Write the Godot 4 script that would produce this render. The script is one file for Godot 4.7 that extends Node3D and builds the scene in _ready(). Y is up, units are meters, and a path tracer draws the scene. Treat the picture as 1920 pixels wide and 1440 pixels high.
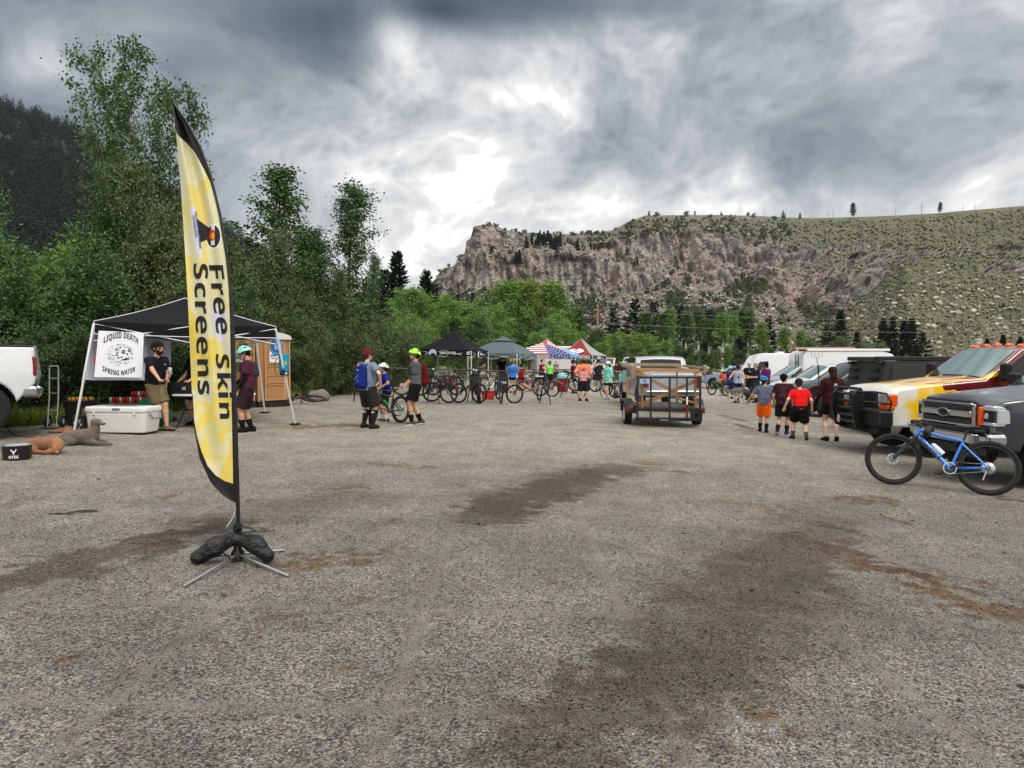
extends Node3D
# A gravel car park below a cliff: race-day canopies, bikes, people and parked trucks.
const FOC := 1300.0
const EYE := 1.62
const SLOPE := 0.0275
var cam_basis := Basis()
var eye := Vector3(0, EYE, 0)
var names := {}
var mats := {}
var rng := RandomNumberGenerator.new()
# ---------------------------------------------------------------- mesh helper
class MB:
	var v := PackedVector3Array()
	var n := PackedVector3Array()
	var c := PackedColorArray()
	var t := PackedVector2Array()
	var ix := PackedInt32Array()
	var col := Color.WHITE
	func vert(p: Vector3, nn: Vector3, uv := Vector2.ZERO) -> int:
		v.append(p); n.append(nn); c.append(col); t.append(uv)
		return v.size() - 1
	func tri(a: int, b: int, d: int) -> void:
		var g := (v[b] - v[a]).cross(v[d] - v[a])
		if g.dot(n[a] + n[b] + n[d]) > 0.0:
			ix.append(a); ix.append(d); ix.append(b)
		else:
			ix.append(a); ix.append(b); ix.append(d)
	func face(pts: Array, nn := Vector3.ZERO) -> void:   # flat convex polygon
		var g: Vector3 = (pts[1] - pts[0]).cross(pts[2] - pts[0]).normalized()
		if nn != Vector3.ZERO and g.dot(nn) < 0: g = -g
		var b := v.size()
		for p in pts: vert(p, g)
		for i in range(1, pts.size() - 1): tri(b, b + i, b + i + 1)
	func grid(rows: Array, wrap := false, center = null, uvs = null) -> void:
		var R := rows.size()
		var C: int = rows[0].size()
		var b := v.size()
		var sum := 0.0
		var nn := PackedVector3Array()
		for i in R:
			for j in C:
				var j0 := j - 1 if j > 0 else (C - 1 if wrap else j)
				var j1 := j + 1 if j < C - 1 else (0 if wrap else j)
				var du: Vector3 = rows[i][j1] - rows[i][j0]
				var dv: Vector3 = rows[mini(i + 1, R - 1)][j] - rows[maxi(i - 1, 0)][j]
				var q := du.cross(dv)
				if q.length_squared() < 1e-16:
					q = (rows[mini(i + 1, R - 1)][(j + C / 3) % C] - rows[i][j]).cross(rows[mini(i + 1, R - 1)][j] - rows[maxi(i - 1, 0)][j])
				q = q.normalized()
				nn.append(q)
				if center != null: sum += q.dot(rows[i][j] - center)
		var s := -1.0 if sum < 0 else 1.0
		for i in R:
			for j in C:
				vert(rows[i][j], nn[i * C + j] * s, uvs[i][j] if uvs != null else Vector2(float(j) / maxi(1, C - 1), float(i) / maxi(1, R - 1)))
		for i in R - 1:
			for j in (C if wrap else C - 1):
				var k := (j + 1) % C
				tri(b + i * C + j, b + i * C + k, b + (i + 1) * C + k)
				tri(b + i * C + j, b + (i + 1) * C + k, b + (i + 1) * C + j)
	func tube(path: Array, rad, sides := 8, caps := true, squash := 1.0) -> void:
		var N := path.size()
		var up := Vector3.UP
		var d0: Vector3 = (path[1] - path[0]).normalized()
		if absf(d0.dot(up)) > 0.9: up = Vector3.RIGHT
		var x := d0.cross(up).normalized()
		var b := v.size()
		for i in N:
			var d: Vector3 = (path[mini(i + 1, N - 1)] - path[maxi(i - 1, 0)]).normalized()
			x = (x - d * x.dot(d)).normalized()
			var y := d.cross(x)
			var r: float = rad[i] if rad is Array else rad
			for s in sides:
				var a := TAU * s / sides
				var q := x * cos(a) + y * sin(a) * squash
				vert(path[i] + q * r, (x * cos(a) + y * sin(a) / squash).normalized(), Vector2(float(s) / sides, float(i) / (N - 1)))
		for i in N - 1:
			for s in sides:
				var k := (s + 1) % sides
				tri(b + i * sides + s, b + i * sides + k, b + (i + 1) * sides + k)
				tri(b + i * sides + s, b + (i + 1) * sides + k, b + (i + 1) * sides + s)
		if caps:
			for e in [0, N - 1]:
				var dd: Vector3 = (path[0] - path[1]) if e == 0 else (path[N - 1] - path[N - 2])
				dd = dd.normalized()
				var m := v.size()
				for s in sides: vert(v[b + e * sides + s], dd)
				for s in range(1, sides - 1): tri(m, m + s, m + s + 1)
	func bar(a: Vector3, b: Vector3, r: float, sides := 8) -> void:
		tube([a, b], r, sides)
	func box(x: Transform3D, s: Vector3, bev := 0.0) -> void:
		var h := s * 0.5
		bev = minf(bev, minf(h.x, minf(h.y, h.z)) * 0.98)
		var id := {}
		var nb := x.basis.orthonormalized()
		for ax in 3:
			for i in 8:
				var sg := Vector3(1 if i & 1 else -1, 1 if i & 2 else -1, 1 if i & 4 else -1)
				var p := sg * h
				for k in 3:
					if k != ax: p[k] -= sg[k] * bev
				var nn := Vector3.ZERO
				nn[ax] = sg[ax]
				id[ax * 8 + i] = vert(x * p, (nb * nn).normalized(), Vector2(p.x + p.z, p.y))
		for ax in 3:
			var u := (ax + 1) % 3
			var w := (ax + 2) % 3
			for sgn in 2:
				var base := sgn << ax
				var q := [base, base | (1 << u), base | (1 << u) | (1 << w), base | (1 << w)]
				tri(id[ax * 8 + q[0]], id[ax * 8 + q[1]], id[ax * 8 + q[2]])
				tri(id[ax * 8 + q[0]], id[ax * 8 + q[2]], id[ax * 8 + q[3]])
		if bev > 0.0:
			for ax in 3:      # edges along axis ax
				var u := (ax + 1) % 3
				var w := (ax + 2) % 3
				for k in 4:
					var base := ((k & 1) << u) | ((k >> 1) << w)
					var e := base | (1 << ax)
					tri(id[u * 8 + base], id[u * 8 + e], id[w * 8 + e])
					tri(id[u * 8 + base], id[w * 8 + e], id[w * 8 + base])
			for i in 8: tri(id[i], id[8 + i], id[16 + i])
	func bx(p: Vector3, s: Vector3, bev := 0.0) -> void:
		box(Transform3D(Basis(), p), s, bev)
	func lathe(prof: Array, x: Transform3D, sides := 24, sharp := 0.75) -> void:   # prof of Vector2(r, y), axis y
		var N := prof.size()
		var nb := x.basis.orthonormalized()
		for i in N - 1:
			var a: Vector2 = prof[i]
			var d: Vector2 = prof[i + 1]
			var e := (d - a).normalized()
			var n0 := Vector2(e.y, -e.x)
			var na := n0
			var nd := n0
			if i > 0:
				var pe: Vector2 = (a - prof[i - 1]).normalized()
				if pe.dot(e) > sharp: na = (n0 + Vector2(pe.y, -pe.x)).normalized()
			if i < N - 2:
				var ne: Vector2 = (prof[i + 2] - d).normalized()
				if ne.dot(e) > sharp: nd = (n0 + Vector2(ne.y, -ne.x)).normalized()
			var b := v.size()
			for s in sides + 1:
				var an := TAU * s / sides
				var q := Vector3(cos(an), 0, sin(an))
				vert(x * (q * a.x + Vector3(0, a.y, 0)), nb * (q * na.x + Vector3(0, na.y, 0)), Vector2(float(s) / sides, a.y))
				vert(x * (q * d.x + Vector3(0, d.y, 0)), nb * (q * nd.x + Vector3(0, nd.y, 0)), Vector2(float(s) / sides, d.y))
			for s in sides:
				if a.x > 1e-6: tri(b + 2 * s, b + 2 * s + 1, b + 2 * s + 2)
				if d.x > 1e-6: tri(b + 2 * s + 1, b + 2 * s + 3, b + 2 * s + 2)
	func ball(x: Transform3D, seg := 12, rings := 8) -> void:
		var b := v.size()
		var nb := x.basis.inverse().transposed()
		for i in rings + 1:
			var th := PI * i / rings
			for j in seg + 1:
				var ph := TAU * j / seg
				var p := Vector3(sin(th) * cos(ph), cos(th), sin(th) * sin(ph))
				vert(x * p, (nb * p).normalized(), Vector2(float(j) / seg, float(i) / rings))
		for i in rings:
			for j in seg:
				var a := b + i * (seg + 1) + j
				if i > 0: tri(a, a + 1, a + seg + 1)
				if i < rings - 1: tri(a + 1, a + seg + 2, a + seg + 1)
	func sph(p: Vector3, r, seg := 12, rings := 8) -> void:
		var s: Vector3 = r if r is Vector3 else Vector3(r, r, r)
		ball(Transform3D(Basis.from_scale(s), p), seg, rings)
	func prism(poly: PackedVector2Array, x: Transform3D, depth: float) -> void:   # extruded along local z, centred
		var tr := Geometry2D.triangulate_polygon(poly)
		var nb := x.basis.orthonormalized()
		for sg in [1.0, -1.0]:
			var b := v.size()
			for p in poly: vert(x * Vector3(p.x, p.y, sg * depth / 2), nb * Vector3(0, 0, sg), p)
			for i in range(0, tr.size(), 3): tri(b + tr[i], b + tr[i + 1], b + tr[i + 2])
		var cw := Geometry2D.is_polygon_clockwise(poly)
		var N := poly.size()
		for i in N:
			var a := poly[i]
			var d := poly[(i + 1) % N]
			var e := (d - a).normalized()
			var o := Vector3(e.y, -e.x, 0) * (-1.0 if cw else 1.0)
			var b := v.size()
			var wn := nb * o
			vert(x * Vector3(a.x, a.y, depth / 2), wn, a); vert(x * Vector3(d.x, d.y, depth / 2), wn, d)
			vert(x * Vector3(d.x, d.y, -depth / 2), wn, d); vert(x * Vector3(a.x, a.y, -depth / 2), wn, a)
			tri(b, b + 1, b + 2); tri(b, b + 2, b + 3)
	func add(o: MB, x := Transform3D()) -> void:
		var b := v.size()
		var nb := x.basis.inverse().transposed()
		for i in o.v.size():
			v.append(x * o.v[i]); n.append((nb * o.n[i]).normalized())
		c.append_array(o.c); t.append_array(o.t)
		var fl := x.basis.determinant() < 0
		for i in range(0, o.ix.size(), 3):
			ix.append(o.ix[i] + b)
			ix.append(o.ix[i + (2 if fl else 1)] + b)
			ix.append(o.ix[i + (1 if fl else 2)] + b)
	func mesh(m: Material = null) -> ArrayMesh:
		var a := []
		a.resize(Mesh.ARRAY_MAX)
		a[Mesh.ARRAY_VERTEX] = v; a[Mesh.ARRAY_NORMAL] = n; a[Mesh.ARRAY_COLOR] = c; a[Mesh.ARRAY_TEX_UV] = t; a[Mesh.ARRAY_INDEX] = ix
		var me := ArrayMesh.new()
		me.add_surface_from_arrays(Mesh.PRIMITIVE_TRIANGLES, a)
		if m: me.surface_set_material(0, m)
		return me
# signed-distance grid meshed by surface nets: bodies, clothes, dogs
class Net:
	var o: Vector3
	var h: float
	var nx: int
	var ny: int
	var nz: int
	var f := PackedFloat32Array()
	func _init(lo: Vector3, hi: Vector3, cell: float) -> void:
		o = lo; h = cell
		nx = int((hi.x - lo.x) / h) + 2; ny = int((hi.y - lo.y) / h) + 2; nz = int((hi.z - lo.z) / h) + 2
		f.resize(nx * ny * nz); f.fill(1.0)
	func bone(a: Vector3, b: Vector3, ra: float, rb: float, k := 0.03, flat := false) -> void:
		var m := maxf(ra, rb) + k + 1.6 * h
		var lo := a.min(b) - Vector3(m, m, m) - o
		var hi := a.max(b) + Vector3(m, m, m) - o
		var x0 := maxi(0, int(lo.x / h)); var x1 := mini(nx - 1, int(hi.x / h) + 1)
		var y0 := maxi(0, int(lo.y / h)); var y1 := mini(ny - 1, int(hi.y / h) + 1)
		var z0 := maxi(0, int(lo.z / h)); var z1 := mini(nz - 1, int(hi.z / h) + 1)
		var ab := b - a
		var l2 := maxf(ab.length_squared(), 1e-9)
		var dir := ab.normalized()
		var top := 1.0 + (0.4 if flat else 0.0)
		for z in range(z0, z1 + 1):
			for y in range(y0, y1 + 1):
				var i := (z * ny + y) * nx + x0
				var q := o + Vector3(x0 * h, y * h, z * h) - a
				for x in range(x0, x1 + 1):
					var s := clampf(q.dot(ab) / l2, 0.0, top)
					var d := (q - ab * s).length() - (ra + (rb - ra) * s)
					if flat: d = maxf(d, (q - ab).dot(dir))
					var e := f[i]
					var g := k - absf(d - e)
					f[i] = minf(d, e) - (g * g / (4.0 * k) if g > 0.0 else 0.0)
					i += 1
					q.x += h
	func cut(p: Vector3, nn: Vector3) -> void:    # keep the side opposite to nn
		var i := 0
		for z in nz:
			for y in ny:
				var q := o + Vector3(0, y * h, z * h) - p
				var d := q.dot(nn)
				for x in nx:
					if d > f[i]: f[i] = d
					d += nn.x * h
					i += 1
	func mesh_to(mb: MB, paint = null) -> void:
		var id := PackedInt32Array()
		id.resize(nx * ny * nz); id.fill(-1)
		var sy := nx
		var sz := nx * ny
		var off := [0, 1, sy, sy + 1, sz, sz + 1, sz + sy, sz + sy + 1]
		for z in nz - 1:
			for y in ny - 1:
				var i := z * sz + y * sy
				for x in nx - 1:
					var c0 := f[i] < 0
					if c0 != (f[i + 1] < 0) or c0 != (f[i + sy] < 0) or c0 != (f[i + sy + 1] < 0) or c0 != (f[i + sz] < 0) or c0 != (f[i + sz + 1] < 0) or c0 != (f[i + sz + sy] < 0) or c0 != (f[i + sz + sy + 1] < 0):
						var g := []
						for k in 8: g.append(f[i + off[k]])
						var s := Vector3.ZERO
						var cnt := 0
						for k in 8:
							for ax in 3:
								var k2 := k | (1 << ax)
								if k2 != k and (g[k] < 0) != (g[k2] < 0):
									var tt: float = g[k] / (g[k] - g[k2])
									var p := Vector3(k & 1, (k >> 1) & 1, k >> 2)
									p[ax] += tt
									s += p; cnt += 1
						s /= cnt
						var nn := Vector3(g[1] + g[3] + g[5] + g[7] - g[0] - g[2] - g[4] - g[6], g[2] + g[3] + g[6] + g[7] - g[0] - g[1] - g[4] - g[5], g[4] + g[5] + g[6] + g[7] - g[0] - g[1] - g[2] - g[3]).normalized()
						var w := o + (Vector3(x, y, z) + s) * h
						if paint != null: mb.col = paint.call(w)
						id[i] = mb.vert(w, nn)
					i += 1
		for z in range(1, nz - 1):
			for y in range(1, ny - 1):
				var i := z * sz + y * sy + 1
				for x in range(1, nx - 1):
					var a := f[i] < 0
					if a != (f[i + 1] < 0): q4(mb, id[i], id[i - sy], id[i - sy - sz], id[i - sz])
					if a != (f[i + sy] < 0): q4(mb, id[i], id[i - 1], id[i - 1 - sz], id[i - sz])
					if a != (f[i + sz] < 0): q4(mb, id[i], id[i - 1], id[i - 1 - sy], id[i - sy])
					i += 1
	func q4(mb: MB, a: int, b: int, c: int, d: int) -> void:
		if a < 0 or b < 0 or c < 0 or d < 0: return
		mb.tri(a, b, c); mb.tri(a, c, d)
# ---------------------------------------------------------------- scene helpers
func V(x: float, y: float, z: float) -> Vector3:
	return Vector3(x, y, z)
func lin(r: float, g: float, b: float) -> Color:
	return Color(r, g, b).linear_to_srgb()
func mat(key: String, col: Color, rough := 0.6, metal := 0.0, opt := {}) -> StandardMaterial3D:
	if mats.has(key): return mats[key]
	var m := StandardMaterial3D.new()
	m.resource_name = key
	m.albedo_color = col; m.roughness = rough; m.metallic = metal
	m.vertex_color_use_as_albedo = opt.get("vc", false)
	if opt.get("coat", 0.0) > 0: m.clearcoat_enabled = true; m.clearcoat = opt.coat; m.clearcoat_roughness = 0.06
	if opt.has("back"): m.backlight_enabled = true; m.backlight = opt.back
	if opt.has("tex"): m.albedo_texture = opt.tex
	if opt.has("spec"): m.metallic_specular = opt.spec
	if opt.has("alpha"): m.transparency = BaseMaterial3D.TRANSPARENCY_ALPHA; m.albedo_color.a = opt.alpha
	if opt.has("rim"): m.rim_enabled = true; m.rim = opt.rim; m.rim_tint = 0.6
	if opt.has("bump"):
		m.heightmap_enabled = true; m.heightmap_texture = opt.bump; m.heightmap_scale = opt.get("bump_cm", 1.0)
	if opt.has("tri"):
		m.uv1_triplanar = true; m.uv1_world_triplanar = opt.get("world", true); m.uv1_scale = Vector3.ONE * opt.tri
	if opt.has("wrinkle"):
		if not mats.has("wrinkle_map"):
			mats["wrinkle_map"] = ImageTexture.create_from_image(noise(19, 0.022, 4).get_seamless_image(256, 256))
		m.heightmap_enabled = true; m.heightmap_texture = mats["wrinkle_map"]; m.heightmap_scale = opt.wrinkle
		m.uv1_triplanar = true; m.uv1_scale = Vector3.ONE * opt.get("fine", 1.6)
	m.cull_mode = BaseMaterial3D.CULL_DISABLED
	mats[key] = m
	return m
func numbered(called: String) -> String:
	var k: int = names.get(called, 0)
	names[called] = k + 1
	return called if k == 0 else "%s_%03d" % [called, k]
func thing(called: String, label: String, category: String, at := Vector3.ZERO, yaw := 0.0, group := "") -> Node3D:
	var o := Node3D.new()
	o.name = numbered(called)
	add_child(o)
	o.position = at; o.rotation.y = yaw
	return tag(o, label, category, group)
func tag(o: Node3D, label: String, category: String, group := "", kind := "") -> Node3D:
	if label: o.set_meta("label", label)
	if category: o.set_meta("category", category)
	if group: o.set_meta("group", group)
	if kind: o.set_meta("kind", kind)
	return o
func part(called: String, b, m: Material, parent: Node = self, label := "", kind := "") -> MeshInstance3D:
	var o := MeshInstance3D.new()
	o.name = called if parent != self else numbered(called)
	o.mesh = b.mesh() if b is MB else b
	if m: o.material_override = m
	parent.add_child(o, true)
	if label: o.set_meta("label", label)
	if kind: o.set_meta("kind", kind)
	return o
func copy(o: Node3D, label: String, at: Vector3, yaw: float, group := "") -> Node3D:
	var base: String = o.name
	var cut := RegEx.create_from_string("_\\d+$")
	base = cut.sub(base, "")
	var c: Node3D = o.duplicate()
	c.name = numbered(base)
	add_child(c)
	c.position = at; c.rotation.y = yaw
	if label: c.set_meta("label", label)
	if group: c.set_meta("group", group)
	return c
func gh(x: float, z: float) -> float:
	return -SLOPE * clampf(x, -45, 60) + 0.7 * smoothstep(45.0, 95.0, -z)
func ray(px: float, py: float) -> Vector3:
	return cam_basis * Vector3((px - 960.0) / FOC, (720.0 - py) / FOC, -1.0)
func P(px: float, py: float, dist: float) -> Vector3:     # the place seen at a photo pixel, at a distance
	var r := ray(px, py)
	return eye + r * (dist / -r.z)
func G(px: float, dist: float) -> Vector3:                # a place on the ground
	var p := P(px, 676, dist)
	p.y = gh(p.x, p.z)
	return p
func GP(px: float, py: float) -> Vector3:                 # where the photo pixel meets the ground
	var r := ray(px, py)
	var d := 10.0
	for i in 30:
		var p := eye + r * (d / -r.z)
		var up := p.y - gh(p.x, p.z)
		d += up / maxf(0.01, -(r.y / -r.z) - SLOPE * r.x / -r.z) * 0.9
		d = clampf(d, 0.5, 400)
	var q := eye + r * (d / -r.z)
	q.y = gh(q.x, q.z)
	return q
func on(x: float, z: float, up := 0.0) -> Vector3:
	return Vector3(x, gh(x, z) + up, z)
func xf(p: Vector3, ry := 0.0, rx := 0.0, rz := 0.0) -> Transform3D:
	return Transform3D(Basis.from_euler(Vector3(rx, ry, rz)), p)
# a box beam from a to b, w wide and t thick
func beam(mb: MB, a: Vector3, b: Vector3, w: float, t: float, bev := 0.004, side := Vector3.ZERO) -> void:
	var d := (b - a)
	var z := d.normalized()
	var up := side if side != Vector3.ZERO else (Vector3.UP if absf(z.y) < 0.95 else Vector3.RIGHT)
	var x := up.cross(z).normalized()
	mb.box(Transform3D(Basis(x, z.cross(x), z), (a + b) / 2), Vector3(w, t, d.length()), bev)
func noise(s: int, freq: float, oct := 4, type := FastNoiseLite.TYPE_SIMPLEX_SMOOTH) -> FastNoiseLite:
	var q := FastNoiseLite.new()
	q.seed = s; q.frequency = freq; q.noise_type = type
	q.fractal_type = FastNoiseLite.FRACTAL_FBM if oct > 1 else FastNoiseLite.FRACTAL_NONE
	q.fractal_octaves = oct
	return q
func textmesh(txt: String, size: float, fname := "Droid Sans", weight := 700, depth := 0.004) -> TextMesh:
	var f := SystemFont.new()
	f.font_names = PackedStringArray([fname])
	f.font_weight = weight
	var t := TextMesh.new()
	t.text = txt; t.font = f; t.font_size = 64; t.pixel_size = size / 64.0; t.depth = depth; t.curve_step = 2.0
	return t
# lettering bent onto a surface: fn maps (x, y, depth) of the flat text to the place
func bent_text(txt: String, size: float, fn: Callable, fname := "Droid Sans", weight := 700) -> MB:
	var tm := textmesh(txt, size, fname, weight)
	var a := tm.get_mesh_arrays()
	var mb := MB.new()
	var vs: PackedVector3Array = a[Mesh.ARRAY_VERTEX]
	var ns: PackedVector3Array = a[Mesh.ARRAY_NORMAL]
	var id = a[Mesh.ARRAY_INDEX]
	if id == null or id.size() == 0: id = PackedInt32Array(range(vs.size()))
	var todo := []
	for i in range(0, id.size(), 3): todo.append([vs[id[i]], vs[id[i + 1]], vs[id[i + 2]], ns[id[i]]])
	while todo.size():
		var t: Array = todo.pop_back()
		var l := [t[0].distance_to(t[1]), t[1].distance_to(t[2]), t[2].distance_to(t[0])]
		var k := 0 if l[0] >= l[1] and l[0] >= l[2] else (1 if l[1] >= l[2] else 2)
		if l[k] > size * 0.16:
			var m: Vector3 = (t[k] + t[(k + 1) % 3]) * 0.5
			todo.append([t[k], m, t[(k + 2) % 3], t[3]]); todo.append([m, t[(k + 1) % 3], t[(k + 2) % 3], t[3]])
			continue
		var b := mb.v.size()
		for j in 3:
			var p: Vector3 = fn.call(t[j])
			var e := 0.004
			var q0: Vector3 = t[j]
			var tx: Vector3 = (fn.call(q0 + Vector3(e, 0, 0)) - p) / e
			var ty: Vector3 = (fn.call(q0 + Vector3(0, e, 0)) - p) / e
			var tz: Vector3 = (fn.call(q0 + Vector3(0, 0, e)) - p) / e
			mb.vert(p, (Basis(tx, ty, tz).inverse().transposed() * t[3]).normalized())
		mb.tri(b, b + 1, b + 2)
	return mb
# ---------------------------------------------------------------- sky, ground, hills
var sky_rows := [[125, 140, 118, 108, 98, 122, 165, 175, 180], [120, 150, 125, 128, 175, 178, 168, 168, 185], [116, 160, 148, 170, 200, 182, 160, 155, 178], [112, 150, 168, 190, 192, 172, 152, 165, 182], [150, 160, 168, 186, 205, 214, 208, 200, 205], [170, 170, 172, 205, 220, 220, 215, 210, 210]]
var sky_spots := [[768, 75, 60, 60, 42], [792, 128, 70, 62, 34], [720, 130, 60, 80, 26], [700, 240, 140, 90, 16], [930, 190, 170, 60, 24], [820, 330, 160, 70, 14], [120, 150, 120, 60, 18], [845, 25, 80, 40, -30], [610, 60, 120, 60, -28], [90, 120, 70, 90, 30], [60, 180, 60, 60, -8], [1545, 235, 140, 70, -16], [1420, 305, 70, 30, 20], [760, 480, 70, 60, 30], [880, 330, 60, 40, 22], [1800, 228, 40, 18, 34], [1350, 385, 140, 26, 24], [1080, 380, 90, 20, 24], [340, 130, 60, 50, -14], [560, 260, 90, 60, -8], [1200, 290, 110, 40, -14], [1040, 100, 60, 40, 12], [650, 430, 90, 40, 10]]
func sky_light(d: Vector3, na: FastNoiseLite, nb: FastNoiseLite) -> float:
	# a grey from 0 to 1.2 in sRGB for the direction d
	var lc := cam_basis.inverse() * d
	var fr := maxf(-lc.z, 0.25)
	var px := 960.0 + FOC * lc.x / fr
	var py := 720.0 - FOC * lc.y / fr
	var gx := clampf(px / 240.0, 0.0, 7.999)
	var gy := clampf(py / 100.0, 0.0, 4.999)
	var i := int(gx)
	var j := int(gy)
	var fx := smoothstep(0.0, 1.0, gx - i)
	var fy := smoothstep(0.0, 1.0, gy - j)
	var g: float = lerpf(lerpf(sky_rows[j][i], sky_rows[j][i + 1], fx), lerpf(sky_rows[j + 1][i], sky_rows[j + 1][i + 1], fx), fy)
	var outside := maxf(smoothstep(0.0, 900.0, maxf(-px, px - 1920.0)), smoothstep(0.0, 700.0, -py))
	if d.z > -0.2: outside = maxf(outside, smoothstep(-0.2, 0.1, d.z))
	g = lerpf(g, 246.0, outside)
	var q := Vector3(d.x, d.y * 1.7, d.z)
	var warp := Vector3(na.get_noise_3d(q.x * 40, q.y * 40, q.z * 40 + 40), na.get_noise_3d(q.x * 40 + 70, q.y * 40, q.z * 40), na.get_noise_3d(q.x * 40, q.y * 40 + 90, q.z * 40))
	if outside < 0.98:
		var wx := px + warp.x * 60
		var wy := py + warp.z * 45
		for s in sky_spots:
			var ex: float = (wx - s[0]) / s[2]
			var ey: float = (wy - s[1]) / s[3]
			var r := ex * ex + ey * ey
			if r < 6.0: g += s[4] * exp(-r) * (1.0 + 0.9 * warp.x)
	var q2 := (q + Vector3(q.x * 0.3 - d.y * 0.25, 0, 0) + warp * 0.11) * 75.0
	var n1 := na.get_noise_3dv(q2)
	var n2 := 0.5 - 1.6 * absf(nb.get_noise_3dv(q2 * 1.5))
	var n3 := 0.45 - 1.6 * absf(nb.get_noise_3dv(q2 * 3.6 + Vector3(9, 5, 1)))
	var puff := clampf((g - 95.0) / 90.0, 0.25, 1.0)
	g += (n1 * 52.0 + n2 * 32.0 * (0.5 + n1 * 1.2) + n3 * 21.0) * puff + 12.0
	return clampf(g, 60.0, 262.0) / 255.0
func sky_color(g: float) -> Color:
	var k := clampf((0.95 - g) / 0.5, 0.0, 1.0)
	var c := Color(g - 0.05 * k, g, g + 0.06 * k)
	var l := c.srgb_to_linear() * (1.0 / EXPOSURE)
	if g > 0.96:
		var b := 1.0 + (g - 0.96) * 4.0
		l = Color(l.r * b, l.g * b, l.b * b)
	return l
func make_sky() -> Image:
	var na := noise(11, 0.06, 4)
	var nb := noise(23, 0.06, 4)
	var W := 768
	var H := 384
	var im := Image.create_empty(W, H, false, Image.FORMAT_RGBF)
	for y in H:
		var th := PI * (y + 0.5) / H
		for x in W:
			var ph := TAU * (x + 0.5) / W
			var d := Vector3(sin(th) * sin(ph), cos(th), -sin(th) * cos(ph))
			if d.y < -0.04: im.set_pixel(x, y, Color(0.13, 0.13, 0.11))
			else: im.set_pixel(x, y, sky_color(sky_light(d, na, nb)))
	W = 3072; H = 1536
	im.resize(W, H, Image.INTERPOLATE_BILINEAR)
	for y in range(int(H * 0.25), int(H * 0.505)):
		var th := PI * (y + 0.5) / H
		for x0 in range(-380, 380):
			var ph := TAU * (x0 + 0.5) / W
			var d := Vector3(sin(th) * sin(ph), cos(th), -sin(th) * cos(ph))
			im.set_pixel(posmod(x0, W), y, sky_color(sky_light(d, na, nb)))
	return im
func setup_view() -> void:
	cam_basis = Basis(Vector3.RIGHT, -atan(44.0 / FOC))
	var cam := Camera3D.new()
	cam.name = "camera"
	cam.transform = Transform3D(cam_basis, eye)
	cam.fov = rad_to_deg(2.0 * atan(720.0 / FOC))
	cam.near = 0.05; cam.far = 6000.0
	cam.current = true
	add_child(cam)
	var we := WorldEnvironment.new()
	we.name = "world"
	var e := Environment.new()
	e.background_mode = Environment.BG_SKY
	var sk := Sky.new()
	var pm := PanoramaSkyMaterial.new()
	pm.panorama = ImageTexture.create_from_image(make_sky())
	sk.sky_material = pm
	e.sky = sk
	e.tonemap_mode = Environment.TONE_MAPPER_LINEAR
	e.tonemap_exposure = EXPOSURE
	e.sdfgi_enabled = true; e.ssao_enabled = true; e.ssil_enabled = true
	if FOG > 0.0:
		e.fog_enabled = true; e.fog_density = FOG; e.fog_light_color = Color(0.75, 0.79, 0.84)
	we.environment = e
	add_child(we)
	var sun := DirectionalLight3D.new()
	sun.name = "sun"
	sun.light_energy = 0.45
	sun.light_color = Color(1.0, 0.96, 0.9)
	sun.light_angular_distance = 24.0
	sun.shadow_enabled = true
	sun.rotation_degrees = Vector3(-58, 28, 0)
	sun.sky_mode = DirectionalLight3D.SKY_MODE_LIGHT_ONLY
	add_child(sun)
const FOG := 0.00005
const EXPOSURE := 2.0
var lot_edge := PackedVector2Array()
func bytes_noise(q: FastNoiseLite, s: int) -> PackedByteArray:
	var im := q.get_seamless_image(s, s, false, false, 0.12, true)
	im.convert(Image.FORMAT_L8)
	return im.get_data()
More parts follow.
